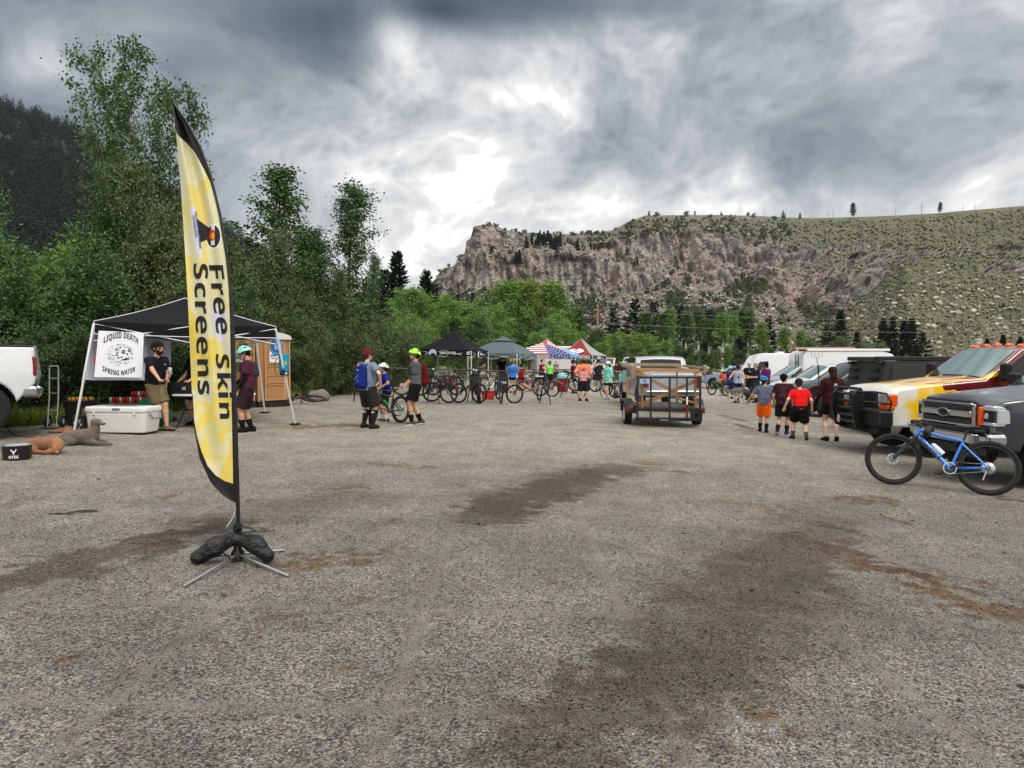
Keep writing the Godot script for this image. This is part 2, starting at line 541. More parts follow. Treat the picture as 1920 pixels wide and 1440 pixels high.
func gravel_textures() -> Array:
	var S := 1280
	var cv := noise(5, 1.0 / 11.0, 1, FastNoiseLite.TYPE_CELLULAR)
	cv.cellular_return_type = FastNoiseLite.RETURN_CELL_VALUE
	var cd := noise(5, 1.0 / 11.0, 1, FastNoiseLite.TYPE_CELLULAR)
	cd.cellular_return_type = FastNoiseLite.RETURN_DISTANCE
	var a := bytes_noise(cv, S)
	var b := bytes_noise(cd, S)
	var c := bytes_noise(noise(8, 0.4, 2), S)
	var w := bytes_noise(noise(9, 0.008, 3), S)
	var rgb := PackedByteArray()
	rgb.resize(S * S * 3)
	var hh := PackedByteArray()
	hh.resize(S * S)
	var pal := []
	var r := RandomNumberGenerator.new()
	r.seed = 4
	for i in 256:
		var g := r.randf()
		var L := 0.66 + 0.16 * r.randf()
		var cc := Color(L, L * 0.98, L * 0.94)
		if g < 0.16: cc = Color(0.36, 0.36, 0.37) * (0.8 + 0.5 * r.randf())
		elif g < 0.28: cc = Color(0.62, 0.53, 0.43) * (0.85 + 0.3 * r.randf())
		elif g < 0.36: cc = Color(0.58, 0.48, 0.45) * (0.85 + 0.3 * r.randf())
		elif g > 0.90: cc = Color(0.90, 0.88, 0.84)
		pal.append(cc)
	for i in S * S:
		var p: Color = pal[(a[i] * 7 + 3) & 255]
		var edge := 1.0 - clampf((b[i] - 105.0) / 110.0, 0.0, 1.0)
		var k := (0.62 + 0.38 * edge) * (0.86 + 0.28 * c[i] / 255.0) * (0.9 + 0.2 * w[i] / 255.0) * 252.0
		rgb[i * 3] = int(minf(255.0, p.r * k))
		rgb[i * 3 + 1] = int(minf(255.0, p.g * k))
		rgb[i * 3 + 2] = int(minf(255.0, p.b * k))
		hh[i] = int(clampf(255.0 - b[i] * 0.9 + (a[i] - 128) * 0.25, 0, 255))
	return [ImageTexture.create_from_image(Image.create_from_data(S, S, false, Image.FORMAT_RGB8, rgb)), ImageTexture.create_from_image(Image.create_from_data(S, S, false, Image.FORMAT_L8, hh))]
# stains on the lot: photo place (two ends), half width in metres, tint, strength
var stains := [
	# damp patch in the middle
	[905, 965, 1160, 876, 0.42, 0, 0.95], [930, 950, 1080, 888, 0.5, 0, 0.7],
	# big damp patch lower right
	[1090, 1400, 1480, 1030, 0.40, 0, 0.42], [1200, 1280, 1560, 1010, 0.45, 0, 0.36], [1330, 1110, 1570, 950, 0.5, 0, 0.45], [1250, 1290, 1560, 1130, 0.4, 0, 0.3], [980, 1420, 1200, 1260, 0.25, 0, 0.4],
	# streak behind the flag
	[0, 1090, 420, 985, 0.32, 0, 0.95], [380, 985, 650, 935, 0.5, 0, 0.5], [0, 950, 60, 935, 0.12, 0, 0.5],
	# ochre dirt
	[290, 1016, 395, 992, 0.13, 1, 0.9], [530, 1062, 690, 1040, 0.14, 1, 0.75], [1520, 1010, 1720, 1085, 0.14, 1, 0.85], [1700, 1075, 1900, 1160, 0.17, 1, 0.95], [1420, 950, 1500, 960, 0.2, 1, 0.5], [1580, 934, 1670, 942, 0.13, 1, 0.95], [1530, 980, 1600, 998, 0.06, 1, 0.8], [1655, 972, 1690, 978, 0.07, 1, 0.9], [560, 800, 680, 797, 0.3, 1, 0.9], [1430, 1345, 1465, 1360, 0.05, 1, 0.9], [1395, 1046, 1410, 1050, 0.05, 1, 0.8], [1305, 1230, 1318, 1236, 0.03, 1, 0.9],
	[620, 918, 680, 912, 0.08, 1, 0.7], [1205, 866, 1230, 870, 0.12, 1, 0.7], [1255, 884, 1280, 886, 0.1, 1, 0.8], [725, 872, 790, 876, 0.12, 1, 0.6], [300, 930, 316, 932, 0.06, 1, 0.8], [505, 1160, 540, 1166, 0.08, 1, 0.6], [660, 1128, 690, 1124, 0.06, 1, 0.6], [123, 1230, 145, 1232, 0.035, 1, 0.9], [650, 1252, 672, 1252, 0.03, 1, 0.9], [130, 1384, 142, 1380, 0.02, 1, 0.9], [450, 940, 470, 938, 0.05, 1, 0.8], [60, 1160, 70, 1158, 0.04, 1, 0.7], [705, 985, 735, 977, 0.06, 1, 0.5],
	# tar black
	[100, 963, 130, 964, 0.035, 2, 0.95], [140, 960, 178, 958, 0.05, 2, 0.95], [1350, 778, 1400, 790, 0.12, 3, 0.8], [1380, 795, 1410, 804, 0.12, 3, 0.8], [1395, 812, 1410, 814, 0.08, 3, 0.7], [1880, 936, 1920, 940, 0.08, 3, 0.8],
]
func stain_light_map(lo: Vector2, hi: Vector2, S: int) -> ImageTexture:
	var big := noise(31, 0.05, 3)
	var mid := noise(37, 0.9, 3)
	var fine := noise(38, 3.5, 2)
	var segs := []
	for s in stains:
		var a := GP(s[0], s[1])
		var b := GP(s[2], s[3])
		segs.append([Vector2(a.x, a.z), Vector2(b.x, b.z), s[4], s[5], s[6]])
	var im := Image.create_empty(S, S, false, Image.FORMAT_RGB8)
	var px := (hi - lo) / S
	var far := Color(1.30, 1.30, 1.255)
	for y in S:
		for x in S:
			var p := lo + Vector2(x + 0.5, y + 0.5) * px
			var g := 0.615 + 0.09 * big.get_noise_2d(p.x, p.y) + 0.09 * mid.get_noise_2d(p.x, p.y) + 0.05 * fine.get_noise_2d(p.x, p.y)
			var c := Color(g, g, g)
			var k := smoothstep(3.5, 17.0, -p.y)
			c *= Color.WHITE.lerp(far, k)  # grazing-angle brightness painted into the gravel: darker near, paler far off
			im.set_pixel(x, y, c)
	for s in segs:
		var a: Vector2 = s[0]
		var b: Vector2 = s[1]
		var w: float = s[2] * (1.35 if s[3] == 1 else 1.0)
		var bb := [a.min(b) - Vector2(w, w) * 2.2, a.max(b) + Vector2(w, w) * 2.2]
		var i0 := Vector2i(((bb[0] - lo) / px).floor())
		var i1 := Vector2i(((bb[1] - lo) / px).ceil())
		var tint: Color = [Color(0.69, 0.645, 0.585), Color(0.76, 0.59, 0.38), Color(0.10, 0.10, 0.10), Color(0.42, 0.34, 0.28)][s[3]]
		for y in range(maxi(0, i0.y), mini(S, i1.y)):
			for x in range(maxi(0, i0.x), mini(S, i1.x)):
				var p := lo + Vector2(x + 0.5, y + 0.5) * px
				var ww := minf(w, 0.3)
				var p2 := p + Vector2(mid.get_noise_2d(p.x * 2.2, p.y * 2.2) + 0.6 * fine.get_noise_2d(p.x * 1.5, p.y * 1.5), mid.get_noise_2d(p.x * 2.2 + 70, p.y * 2.2) + 0.6 * fine.get_noise_2d(p.x * 1.5 + 31, p.y * 1.5)) * ww * (2.0 if s[3] == 1 else 0.9)
				var q := Geometry2D.get_closest_point_to_segment(p2, a, b)
				var wob := w * (1.0 + 0.65 * mid.get_noise_2d(p.x * 0.6 / maxf(w, 0.1), p.y * 0.6 / maxf(w, 0.1)) + 0.35 * fine.get_noise_2d(p.x, p.y))
				var d := p2.distance_to(q) / maxf(wob, 0.01)
				var k: float = s[4] * (1.0 - smoothstep(0.6 if s[3] != 1 else 0.3, 1.25 if s[3] != 1 else 1.45, d))
				if s[3] == 1 or s[3] == 3: k *= smoothstep(-0.75, -0.1, fine.get_noise_2d(p.x * 1.3 + 9, p.y * 1.3) + 0.4 * mid.get_noise_2d(p.x * 3, p.y * 3))
				if k > 0:
					var o := im.get_pixel(x, y)
					im.set_pixel(x, y, o.lerp(o * tint, k))
	return ImageTexture.create_from_image(im)
func make_ground() -> void:
	# grassland under and round the lot, as one sheet to the horizon
	var mb := MB.new()
	var rows := []
	var xs := []
	var zs := []
	for i in 81: xs.append(signf(i - 40) * pow(absf(i - 40) / 40.0, 2.2) * 1500.0)
	for i in 71: zs.append(60.0 - pow(i / 70.0, 2.2) * 2400.0)
	for z in zs:
		var r := PackedVector3Array()
		for x in xs: r.append(Vector3(x, gh(x, z) - 0.045, z))
		rows.append(r)
	mb.grid(rows, false, Vector3(0, -1000, -100))
	var gt := noise(71, 0.012, 4)
	var gi := gt.get_seamless_image(512, 512)
	var gm := mat("grassland", lin(0.115, 0.115, 0.042), 0.95, 0.0, {"tri": 0.12})
	gm.albedo_texture = ramp_tex(gi, [Color(0.62, 0.66, 0.5), Color(1, 1, 0.95), Color(1.0, 0.94, 0.74)])
	var o := part("ground", mb, gm)
	tag(o, "", "", "", "structure")
	# the gravel lot
	var E := [Vector2(-30, 30), Vector2(-14, 6), Vector2(-11.2, -8), Vector2(-10.6, -13), Vector2(-9.7, -18), Vector2(-8.8, -22), Vector2(-8.0, -27), Vector2(-7.2, -33), Vector2(-6.8, -42), Vector2(-7.5, -52), Vector2(-8, -66), Vector2(-2, -78), Vector2(10, -86), Vector2(19, -84), Vector2(19.6, -74), Vector2(18.6, -62), Vector2(20, -57.5), Vector2(40, -58), Vector2(70, -60), Vector2(70, 30)]
	var nn := noise(3, 0.25, 3)
	for i in E.size():
		var a: Vector2 = E[i]
		var b: Vector2 = E[(i + 1) % E.size()]
		var k := maxi(1, int(a.distance_to(b) / 0.7))
		for j in k:
			var p := a.lerp(b, float(j) / k)
			if p.y < 4: p += Vector2(nn.get_noise_2d(p.x, p.y), nn.get_noise_2d(p.x + 99, p.y)) * 0.9
			lot_edge.append(p)
	var lo := Vector2(-16, -62)
	var hi := Vector2(22, 2)
	var lm := MB.new()
	var step := 2.0
	for gz in range(-46, 16):
		for gx in range(-16, 36):
			var cell := PackedVector2Array([Vector2(gx, gz) * step, Vector2(gx + 1, gz) * step, Vector2(gx + 1, gz + 1) * step, Vector2(gx, gz + 1) * step])
			for poly in Geometry2D.intersect_polygons(cell, lot_edge):
				var b := lm.v.size()
				for p in poly: lm.vert(Vector3(p.x, gh(p.x, p.y), p.y), Vector3.UP, p)
				var tr := Geometry2D.triangulate_polygon(poly)
				for i in range(0, tr.size(), 3): lm.tri(b + tr[i], b + tr[i + 1], b + tr[i + 2])
	# second uv: the place on the map of stains and painted distance light
	var uv2 := PackedVector2Array()
	for p in lm.t: uv2.append(((p - lo) / (hi - lo)).clamp(Vector2(0.001, 0.001), Vector2(0.999, 0.999)))
	for i in lm.t.size(): lm.t[i] = Vector2(lm.t[i].x, lm.t[i].y) * 0.78
	var a := []
	a.resize(Mesh.ARRAY_MAX)
	a[Mesh.ARRAY_VERTEX] = lm.v; a[Mesh.ARRAY_NORMAL] = lm.n; a[Mesh.ARRAY_TEX_UV] = lm.t; a[Mesh.ARRAY_TEX_UV2] = uv2; a[Mesh.ARRAY_INDEX] = lm.ix
	var me := ArrayMesh.new()
	me.add_surface_from_arrays(Mesh.PRIMITIVE_TRIANGLES, a)
	var tx := gravel_textures()
	var m := StandardMaterial3D.new()
	m.resource_name = "gravel"
	m.albedo_texture = tx[0]
	m.roughness = 0.7
	m.metallic_specular = 0.5
	m.heightmap_enabled = true; m.heightmap_texture = tx[1]; m.heightmap_scale = 0.9
	m.detail_enabled = true
	var stained_lit := stain_light_map(lo, hi, 2048)
	var stain_light_im := stained_lit.get_image()
	m.detail_albedo = stained_lit
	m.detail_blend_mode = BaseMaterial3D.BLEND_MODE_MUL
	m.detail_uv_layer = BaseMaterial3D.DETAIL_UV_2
	mats["gravel"] = m
	tag(part("parking_lot", me, m), "", "", "", "structure")
	# loose stones on the lot near the camera
	rng.seed = 77
	var st := MB.new()
	var base := []
	for i in 4:
		var r := PackedVector3Array()
		for j in 6:
			var an := TAU * j / 6.0
			var rr: float = [0.35, 1.0, 0.85, 0.2][i] * rng.randf_range(0.8, 1.15)
			r.append(Vector3(cos(an) * rr, [-0.5, -0.1, 0.4, 0.62][i], sin(an) * rr))
		base.append(r)
	st.grid(base, true, Vector3.ZERO)
	var mm := MultiMesh.new()
	mm.transform_format = MultiMesh.TRANSFORM_3D
	mm.use_colors = true
	mm.mesh = st.mesh(mat("stone", Color.WHITE, 0.9, 0.0, {"vc": true, "spec": 0.3}))
	var N := 90000
	mm.instance_count = N
	for i in N:
		var d := 1.9 + pow(rng.randf(), 1.15) * 9.0
		var x := rng.randf_range(-1, 1) * (d * 0.86 + 0.6)
		var s := 0.003 + 0.0055 * pow(rng.randf(), 3.5)
		if rng.randf() < 0.006: s *= 1.6 + rng.randf() * 1.3
		var bs := Basis.from_euler(Vector3(rng.randf_range(-0.5, 0.5), rng.randf() * TAU, rng.randf_range(-0.5, 0.5))).scaled(Vector3(s, s * rng.randf_range(0.45, 0.8), s * rng.randf_range(0.7, 1.2)))
		mm.set_instance_transform(i, Transform3D(bs, on(x, -d, s * 0.25)))
		var L := rng.randf_range(0.2, 0.5)
		var cc := Color(L, L * 0.95, L * 0.85)
		var g := rng.randf()
		if g < 0.3: cc = Color(0.09, 0.09, 0.095) * rng.randf_range(0.7, 1.6)
		elif g < 0.42: cc = Color(0.3, 0.2, 0.13) * rng.randf_range(0.7, 1.2)
		elif g > 0.96: cc = Color(0.65, 0.63, 0.58)
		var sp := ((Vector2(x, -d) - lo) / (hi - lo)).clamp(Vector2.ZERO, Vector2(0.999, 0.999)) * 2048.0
		var lot_tint := stain_light_im.get_pixel(int(sp.x), int(sp.y)).srgb_to_linear()  # stones take the stains and the painted distance light
		mm.set_instance_color(i, Color(cc.r * lot_tint.r, cc.g * lot_tint.g, cc.b * lot_tint.b) * 1.5)
	var mi := MultiMeshInstance3D.new()
	mi.name = "gravel"
	mi.multimesh = mm
	add_child(mi)
	tag(mi, "loose grey and tan gravel stones on the lot", "gravel", "", "stuff")
func ramp_tex(im: Image, cols: Array) -> ImageTexture:
	im.convert(Image.FORMAT_L8)
	var d := im.get_data()
	var lut := []
	for i in 256:
		var f := i / 255.0 * (cols.size() - 1)
		var k := mini(int(f), cols.size() - 2)
		lut.append(cols[k].lerp(cols[k + 1], f - k))
	var o := PackedByteArray()
	o.resize(d.size() * 3)
	for i in d.size():
		var c: Color = lut[d[i]]
		o[i * 3] = int(c.r * 255); o[i * 3 + 1] = int(c.g * 255); o[i * 3 + 2] = int(c.b * 255)
	return ImageTexture.create_from_image(Image.create_from_data(im.get_width(), im.get_height(), false, Image.FORMAT_RGB8, o))
func along(pts: Array, x: float) -> float:      # piecewise linear table of [x, y] pairs laid flat
	var n := pts.size() / 2
	if x <= pts[0]: return pts[1]
	for i in n - 1:
		if x <= pts[i * 2 + 2]:
			return lerpf(pts[i * 2 + 1], pts[i * 2 + 3], (x - pts[i * 2]) / (pts[i * 2 + 2] - pts[i * 2]))
	return pts[n * 2 - 1]
# the cliff and hillside: per column, the foot of the slope, foot and top of the lower crag, foot and top of the upper crag, skyline
var t_sky := [740, 600, 790, 560, 814, 527, 825, 510, 852, 495, 860, 477, 871, 475, 874, 452, 882, 445, 889, 424, 910, 421, 930, 422, 935, 426, 950, 432, 975, 435, 1010, 438, 1060, 439, 1122, 436, 1150, 431, 1180, 415, 1210, 404, 1288, 403, 1352, 403, 1417, 405, 1503, 409, 1560, 408, 1611, 407, 1700, 403, 1755, 400, 1833, 393, 1920, 386, 2100, 372, 2400, 360]
var t_low_foot := [740, 640, 800, 575, 850, 556, 885, 548, 950, 538, 1000, 545, 1060, 552, 1130, 552, 1180, 545, 1240, 538, 1300, 525, 1340, 535, 1400, 548, 1440, 540, 1500, 585, 1560, 580, 1620, 560, 1660, 520, 1700, 480, 2400, 470]
var t_low_top := [740, 605, 800, 556, 830, 520, 856, 498, 871, 480, 950, 474, 1000, 474, 1100, 482, 1150, 490, 1190, 500, 1240, 512, 1300, 518, 1340, 505, 1400, 505, 1440, 500, 1500, 540, 1560, 530, 1620, 515, 1660, 500, 1700, 478, 2400, 468]
var t_up_foot := [740, 603, 800, 554, 830, 519, 856, 496, 871, 478, 889, 468, 930, 462, 960, 456, 1000, 452, 1060, 462, 1120, 474, 1170, 490, 1200, 494, 1215, 500, 1260, 504, 1310, 514, 1336, 505, 1400, 503, 1430, 498, 1480, 500, 1520, 495, 1560, 470, 1640, 462, 1700, 470, 2400, 460]
var t_up_top := [740, 602, 800, 552, 830, 516, 860, 480, 875, 453, 889, 428, 930, 426, 960, 437, 1000, 443, 1060, 450, 1120, 460, 1160, 452, 1195, 440, 1240, 437, 1340, 437, 1390, 446, 1450, 452, 1520, 472, 1560, 460, 1640, 455, 1700, 465, 2400, 455]
func hill_depth(px: float, py: float) -> Array:     # distance and rockiness
	var s := along(t_sky, px)
	var lf := along(t_low_foot, px)
	var lt := along(t_low_top, px)
	var uf := along(t_up_foot, px)
	var ut := along(t_up_top, px)
	lt = minf(lt, lf - 0.5); uf = minf(uf, lt - 0.5); ut = minf(ut, uf - 0.5); s = minf(s, ut - 0.3)
	var w := smoothstep(1380.0, 1700.0, px)        # 0 at the crag, 1 on the grass hill
	var d0 := lerpf(215.0, 150.0, w)
	var d1 := lerpf(430.0, 360.0, w)
	if py >= lf: return [lerpf(d1, d0, pow(clampf((py - lf) / maxf(1.0, 705.0 - lf), 0.0, 1.0), 0.8)), 0.0]
	if py >= lt: return [lerpf(d1 + 14, d1, (py - lt) / (lf - lt)), 1.0]
	if py >= uf: return [lerpf(d1 + 14 + 55, d1 + 14, (py - uf) / (lt - uf)), 0.25]
	if py >= ut: return [lerpf(d1 + 84, d1 + 69, (py - ut) / (uf - ut)), 1.0]
	return [lerpf(d1 + 84 + lerpf(60.0, 200.0, smoothstep(1100.0, 1500.0, px)), d1 + 84, (py - s) / (ut - s)), 0.12]
var hill_pts := []       # places on the slopes for shrubs and boulders
func make_cliff() -> void:
	var cols := 660
	var rowsn := 230
	var n1 := noise(101, 0.05, 3)
	var n2 := noise(102, 0.16, 3)
	var n3 := noise(103, 0.5, 2)
	var cel := noise(104, 0.15, 1, FastNoiseLite.TYPE_CELLULAR)
	cel.cellular_return_type = FastNoiseLite.RETURN_DISTANCE2_SUB
	var cel2 := noise(105, 0.22, 1, FastNoiseLite.TYPE_CELLULAR)
	cel2.cellular_return_type = FastNoiseLite.RETURN_CELL_VALUE
	var tone := noise(106, 0.02, 3)
	var mb := MB.new()
	var rows := []
	var cc := []
	for i in rowsn:
		rows.append(PackedVector3Array())
		cc.append([])
	for j in cols:
		var u := float(j) / (cols - 1)
		var px := 760.0 + u * 1340.0
		var s := along(t_sky, px)
		for i in rowsn:
			var v := float(i) / (rowsn - 1)
			var py := lerpf(705.0, s, v)
			var jit := n2.get_noise_2d(px * 1.1, py * 0.8) * 5.0 + n1.get_noise_2d(px * 0.6, 50) * 6.0
			var edge := minf(1.0, (py - s) / 10.0) * minf(1.0, (705.0 - py) / 40.0)
			var hd := hill_depth(px, py + jit * edge)
			var rock: float = hd[1]
			# outcrops of rock on the grass hill
			var oc := tone.get_noise_2d(px * 0.8 + 400, py * 1.6)
			var wgt := smoothstep(1500.0, 1600.0, px) * smoothstep(690.0, 640.0, py)
			for e in [[1640, 490, 60, 22], [1560, 545, 80, 50], [1890, 500, 60, 24], [1700, 490, 40, 16], [1520, 480, 30, 16], [1450, 545, 70, 40]]:
				var ex: float = (px - e[0]) / e[2]
				var ey: float = (py - e[1]) / e[3]
				var r: float = 0.75 - (ex * ex + ey * ey) + oc * 1.2
				if r > 0.0: rock = maxf(rock, minf(1.0, r * 2.5))
			var p := P(px, py, hd[0])
			var q := Vector3(p.x * 1.0, p.y * 0.26, p.z * 0.5)
			var out := 0.0
			var crack := cel.get_noise_3dv(q)
			var blk := cel2.get_noise_3d(p.x, p.y * 0.6, p.z)
			if rock > 0.5:
				out = (n1.get_noise_3dv(q * 1.2) * 11.0 + (crack + 0.6) * 8.0 + n2.get_noise_3dv(q) * 3.5 + blk * 1.6 + n3.get_noise_3dv(p) * 1.0) * rock
			else:
				out = n1.get_noise_3dv(p * 0.7) * 2.4 + (n3.get_noise_3dv(p * 0.8) * 1.4 + blk * 1.2) * (1.0 - w_grass(px) * 0.97)
			out *= clampf((py - s) / 4.0, 0.25, 1.0) * clampf((705.0 - py) / 30.0, 0.0, 1.0)
			p += Vector3(-0.15, 0.25, 1.0).normalized() * out
			rows[i].append(p)
			# colour of the ground there
			var g := w_grass(px)
			var tn := tone.get_noise_3dv(p)
			var f := n3.get_noise_3dv(p * 0.7)
			var rc := Color(0.245, 0.225, 0.215).lerp(Color(0.29, 0.22, 0.19), clampf(tn * 1.6 + 0.35, 0, 1))
			rc = rc.lerp(Color(0.30, 0.26, 0.22), clampf(blk * 0.9, 0, 0.6))
			# dark water streaks down the faces
			var strk := n2.get_noise_3d(p.x * 1.6, p.y * 0.12, 5)
			rc = rc.lerp(Color(0.085, 0.085, 0.09), clampf((strk - 0.06) * 4.0, 0, 0.75))
			rc = rc * (1.0 + 0.35 * f)
			var talus := Color(0.19, 0.168, 0.158) * (0.8 + 0.5 * (f + 0.3) + 0.35 * blk)
			var grass := Color(0.118, 0.116, 0.072).lerp(Color(0.085, 0.098, 0.056), clampf(tn * 1.8 + 0.45, 0, 1))
			grass = grass.lerp(Color(0.16, 0.14, 0.085), clampf(n2.get_noise_3dv(p * 0.5) * 1.4, 0, 0.7)) * (0.98 + 0.14 * f)
			var soil := talus.lerp(grass, clampf(g * 1.15 + n1.get_noise_3dv(p * 0.6) * (1.3 - g) - 0.1, 0, 1))
			if py < along(t_up_top, px) and px < 1500: soil = soil.lerp(Color(0.10, 0.105, 0.06), 0.55)
			cc[i].append(soil.lerp(rc, clampf(rock * 1.3 - 0.1, 0, 1)))
			if rock < 0.3 and i > 2 and rng.randf() < 0.16: hill_pts.append([p, px, py])
	mb.grid(rows, false, Vector3(300, -300, -1500))
	var k := 0
	for i in rowsn:
		for j in cols:
			mb.c[k] = cc[i][j]
			k += 1
	var rn := noise(201, 0.03, 5)
	var im := rn.get_seamless_image(512, 512)
	var m := mat("cliff", Color.WHITE, 0.95, 0.0, {"vc": true, "tri": 0.05, "spec": 0.2})
	m.albedo_texture = ramp_tex(im, [Color(0.8, 0.8, 0.8), Color(1, 1, 1), Color(1, 1, 1)])
	m.heightmap_enabled = true; m.heightmap_texture = ImageTexture.create_from_image(im); m.heightmap_scale = 22.0
	tag(part("cliff", mb, m), "", "", "", "structure")
func w_grass(px: float) -> float:
	return clampf(smoothstep(1340.0, 1600.0, px) * 1.1, 0.0, 1.0)
var t_left_sky := [-900, 60, -400, 95, 0, 200, 39, 209, 78, 224, 128, 242, 200, 284, 300, 350, 420, 428, 479, 470, 560, 520, 640, 560, 760, 610, 900, 640]
func left_depth(py: float, s: float) -> float:
	return lerpf(700.0, 95.0, pow(clampf((py - s) / (690.0 - s), 0.0, 1.0), 0.7))
func make_left_hill() -> void:
	var mb := MB.new()
	var rows := []
	var cols := []
	var n1 := noise(301, 0.012, 4)
	var n2 := noise(302, 0.12, 3)
	var R := 70
	var C := 120
	rng.seed = 9
	for i in R:
		var r := PackedVector3Array()
		for j in C:
			var px := -880.0 + 1760.0 * j / (C - 1)
			var s := along(t_left_sky, px)
			var py := lerpf(690.0, s, float(i) / (R - 1))
			var d := left_depth(py, s)
			var p := P(px, py, d)
			var crag := 0.0
			for e in [[8, 262, 40, 16], [70, 285, 46, 10], [10, 328, 26, 14], [-120, 240, 60, 16]]:
				var q := 1.2 - pow((px - e[0]) / e[2], 2) - pow((py - e[1]) / e[3], 2) + n2.get_noise_2d(px, py)
				crag = maxf(crag, clampf(q * 2, 0, 1))
			p.y += n1.get_noise_2d(p.x, p.z) * 9.0 * clampf((py - s) / 40.0, 0, 1) * clampf((690.0 - py) / 60, 0, 1)
			p.z += n2.get_noise_3dv(p * 0.5) * 9.0 * crag
			r.append(p)
			cols.append(Color(0.030, 0.042, 0.024).lerp(Color(0.20, 0.14, 0.115) * (0.8 + n2.get_noise_3dv(p) * 0.8), crag))
		rows.append(r)
	mb.grid(rows, false, Vector3(-400, -400, -900))
	for k in cols.size(): mb.c[k] = cols[k]
	tag(part("forested_hill", mb, mat("hill", Color.WHITE, 0.95, 0.0, {"vc": true, "spec": 0.2})), "", "", "", "structure")
# ---------------------------------------------------------------- trees, shrubs, stones
func leaf(mb: MB, p: Vector3, ax: Vector3, nn: Vector3, L: float, W: float) -> void:
	var sd := ax.cross(nn).normalized() * W * 0.5
	nn = sd.cross(ax).normalized()
	var up := nn * W * -0.18
	var b := mb.v.size()
	var m := p + ax * L * 0.45
	mb.v.append(p); mb.v.append(m + sd + up); mb.v.append(p + ax * L); mb.v.append(m - sd + up)
	var n1 := (nn + sd.normalized() * 0.35).normalized()
	var n2 := (nn - sd.normalized() * 0.35).normalized()
	mb.n.append(nn); mb.n.append(n1); mb.n.append(nn); mb.n.append(n2)
	for k in 4:
		mb.c.append(mb.col); mb.t.append(Vector2.ZERO)
	mb.ix.append(b); mb.ix.append(b + 2); mb.ix.append(b + 1)
	mb.ix.append(b); mb.ix.append(b + 3); mb.ix.append(b + 2)
func rv() -> Vector3:
	return Vector3(rng.randfn(), rng.randfn(), rng.randfn())
# o: h, spread, base, top (profile), branches, leaves, leaf, wide (leaf breadth), clump, rise, trunk, stems
func grow(o: Dictionary, sd: int) -> Array:
	rng.seed = sd
	var wood := MB.new()
	var crown := MB.new()
	var h: float = o.h
	var stems: int = o.get("stems", 1)
	var per := int(float(o.leaves) / (stems * o.branches))
	for st in stems:
		var lean := Vector3(rng.randfn() * 0.03, 0, rng.randfn() * 0.03)
		var foot := Vector3.ZERO
		var hh := h
		if stems > 1:
			var a := TAU * (st + rng.randf() * 0.7) / stems
			lean = Vector3(cos(a), 0, sin(a)) * o.get("fan", 0.25) * rng.randf_range(0.3, 1.1)
			foot = Vector3(cos(a), 0, sin(a)) * h * 0.05
			hh = h * rng.randf_range(0.7, 1.0)
		var path := []
		var rad := []
		var NP := 9
		var w0 := rng.randf() * 9
		for i in NP:
			var f := float(i) / (NP - 1)
			path.append(foot + Vector3(0, hh * f, 0) + lean * hh * f * (0.5 + 0.5 * f) + Vector3(sin(w0 + f * 5.0), 0, cos(w0 * 2 + f * 4.0)) * 0.012 * hh * f)
			rad.append(maxf(0.006, o.get("trunk", 0.012) * hh * (1.0 - f * 0.94) / sqrt(stems)))
		wood.tube(path, rad, 7, false)
		for bi in int(o.branches):
			var t: float = lerpf(o.base, 0.985, pow((bi + rng.randf()) / o.branches, 0.85))
			var fi := t * (NP - 1)
			var k := mini(int(fi), NP - 2)
			var root: Vector3 = path[k].lerp(path[k + 1], fi - k)
			var prof: float = lerpf(1.0, o.get("top", 0.12), pow((t - o.base) / (1.0 - o.base), o.get("curve", 1.3))) * lerpf(o.get("low", 0.75), 1.0, smoothstep(o.base, o.base + 0.2, t))
			var L: float = o.spread * h * prof * rng.randf_range(0.4, 1.25)
			var az := bi * 2.399 + rng.randf() * 0.9 + st * 1.1
			var el: float = o.get("rise", 0.7) * rng.randf_range(0.6, 1.3)
			var dir := Vector3(cos(az) * cos(el), sin(el), sin(az) * cos(el))
			var tip := root + dir * L + Vector3(0, 0.12 * L, 0)
			var mid := root + dir * L * 0.5
			var br := maxf(0.004, o.get("trunk", 0.012) * h * (1.0 - t * 0.9) * 0.4)
			if L > 0.25: wood.tube([root, mid, tip], [br, br * 0.6, 0.003], 4, false)
			var shade := rng.randf_range(0.72, 1.28)
			var hue := rng.randf_range(-0.12, 0.12)
			# twigs along the limb, each carrying a spray of leaves
			var tw := maxi(2, int(per / 14.0))
			for q in tw:
				var f := pow(rng.randf(), 0.7)
				var c0 := root.lerp(mid, f * 2) if f < 0.5 else mid.lerp(tip, f * 2 - 1)
				var td := (dir * 0.6 + rv() * 0.65).normalized()
				var tl: float = o.clump * h * rng.randf_range(0.5, 1.3)
				var sh := shade * rng.randf_range(0.8, 1.2)
				if rng.randf() < 0.22 and tl > 0.15: wood.tube([c0, c0 + td * tl], [0.005, 0.002], 3, false)
				for l in 14:
					var p := c0 + td * tl * rng.randf() + rv() * tl * 0.22
					var ax := (td * 0.5 + rv() * 0.6 + Vector3(0, -0.35, 0)).normalized()
					var nn := (rv() * 0.8 + Vector3(0, 0.7, 0)).normalized()
					var v := sh * rng.randf_range(0.75, 1.25)
					crown.col = Color((0.95 + hue + (0.25 if rng.randf() < 0.06 else 0.0)) * v, v, (0.9 - hue) * v)
					var ls: float = o.leaf * rng.randf_range(0.7, 1.25)
					leaf(crown, p, ax, nn, ls, ls * o.get("wide", 0.8))
	return [wood, crown]
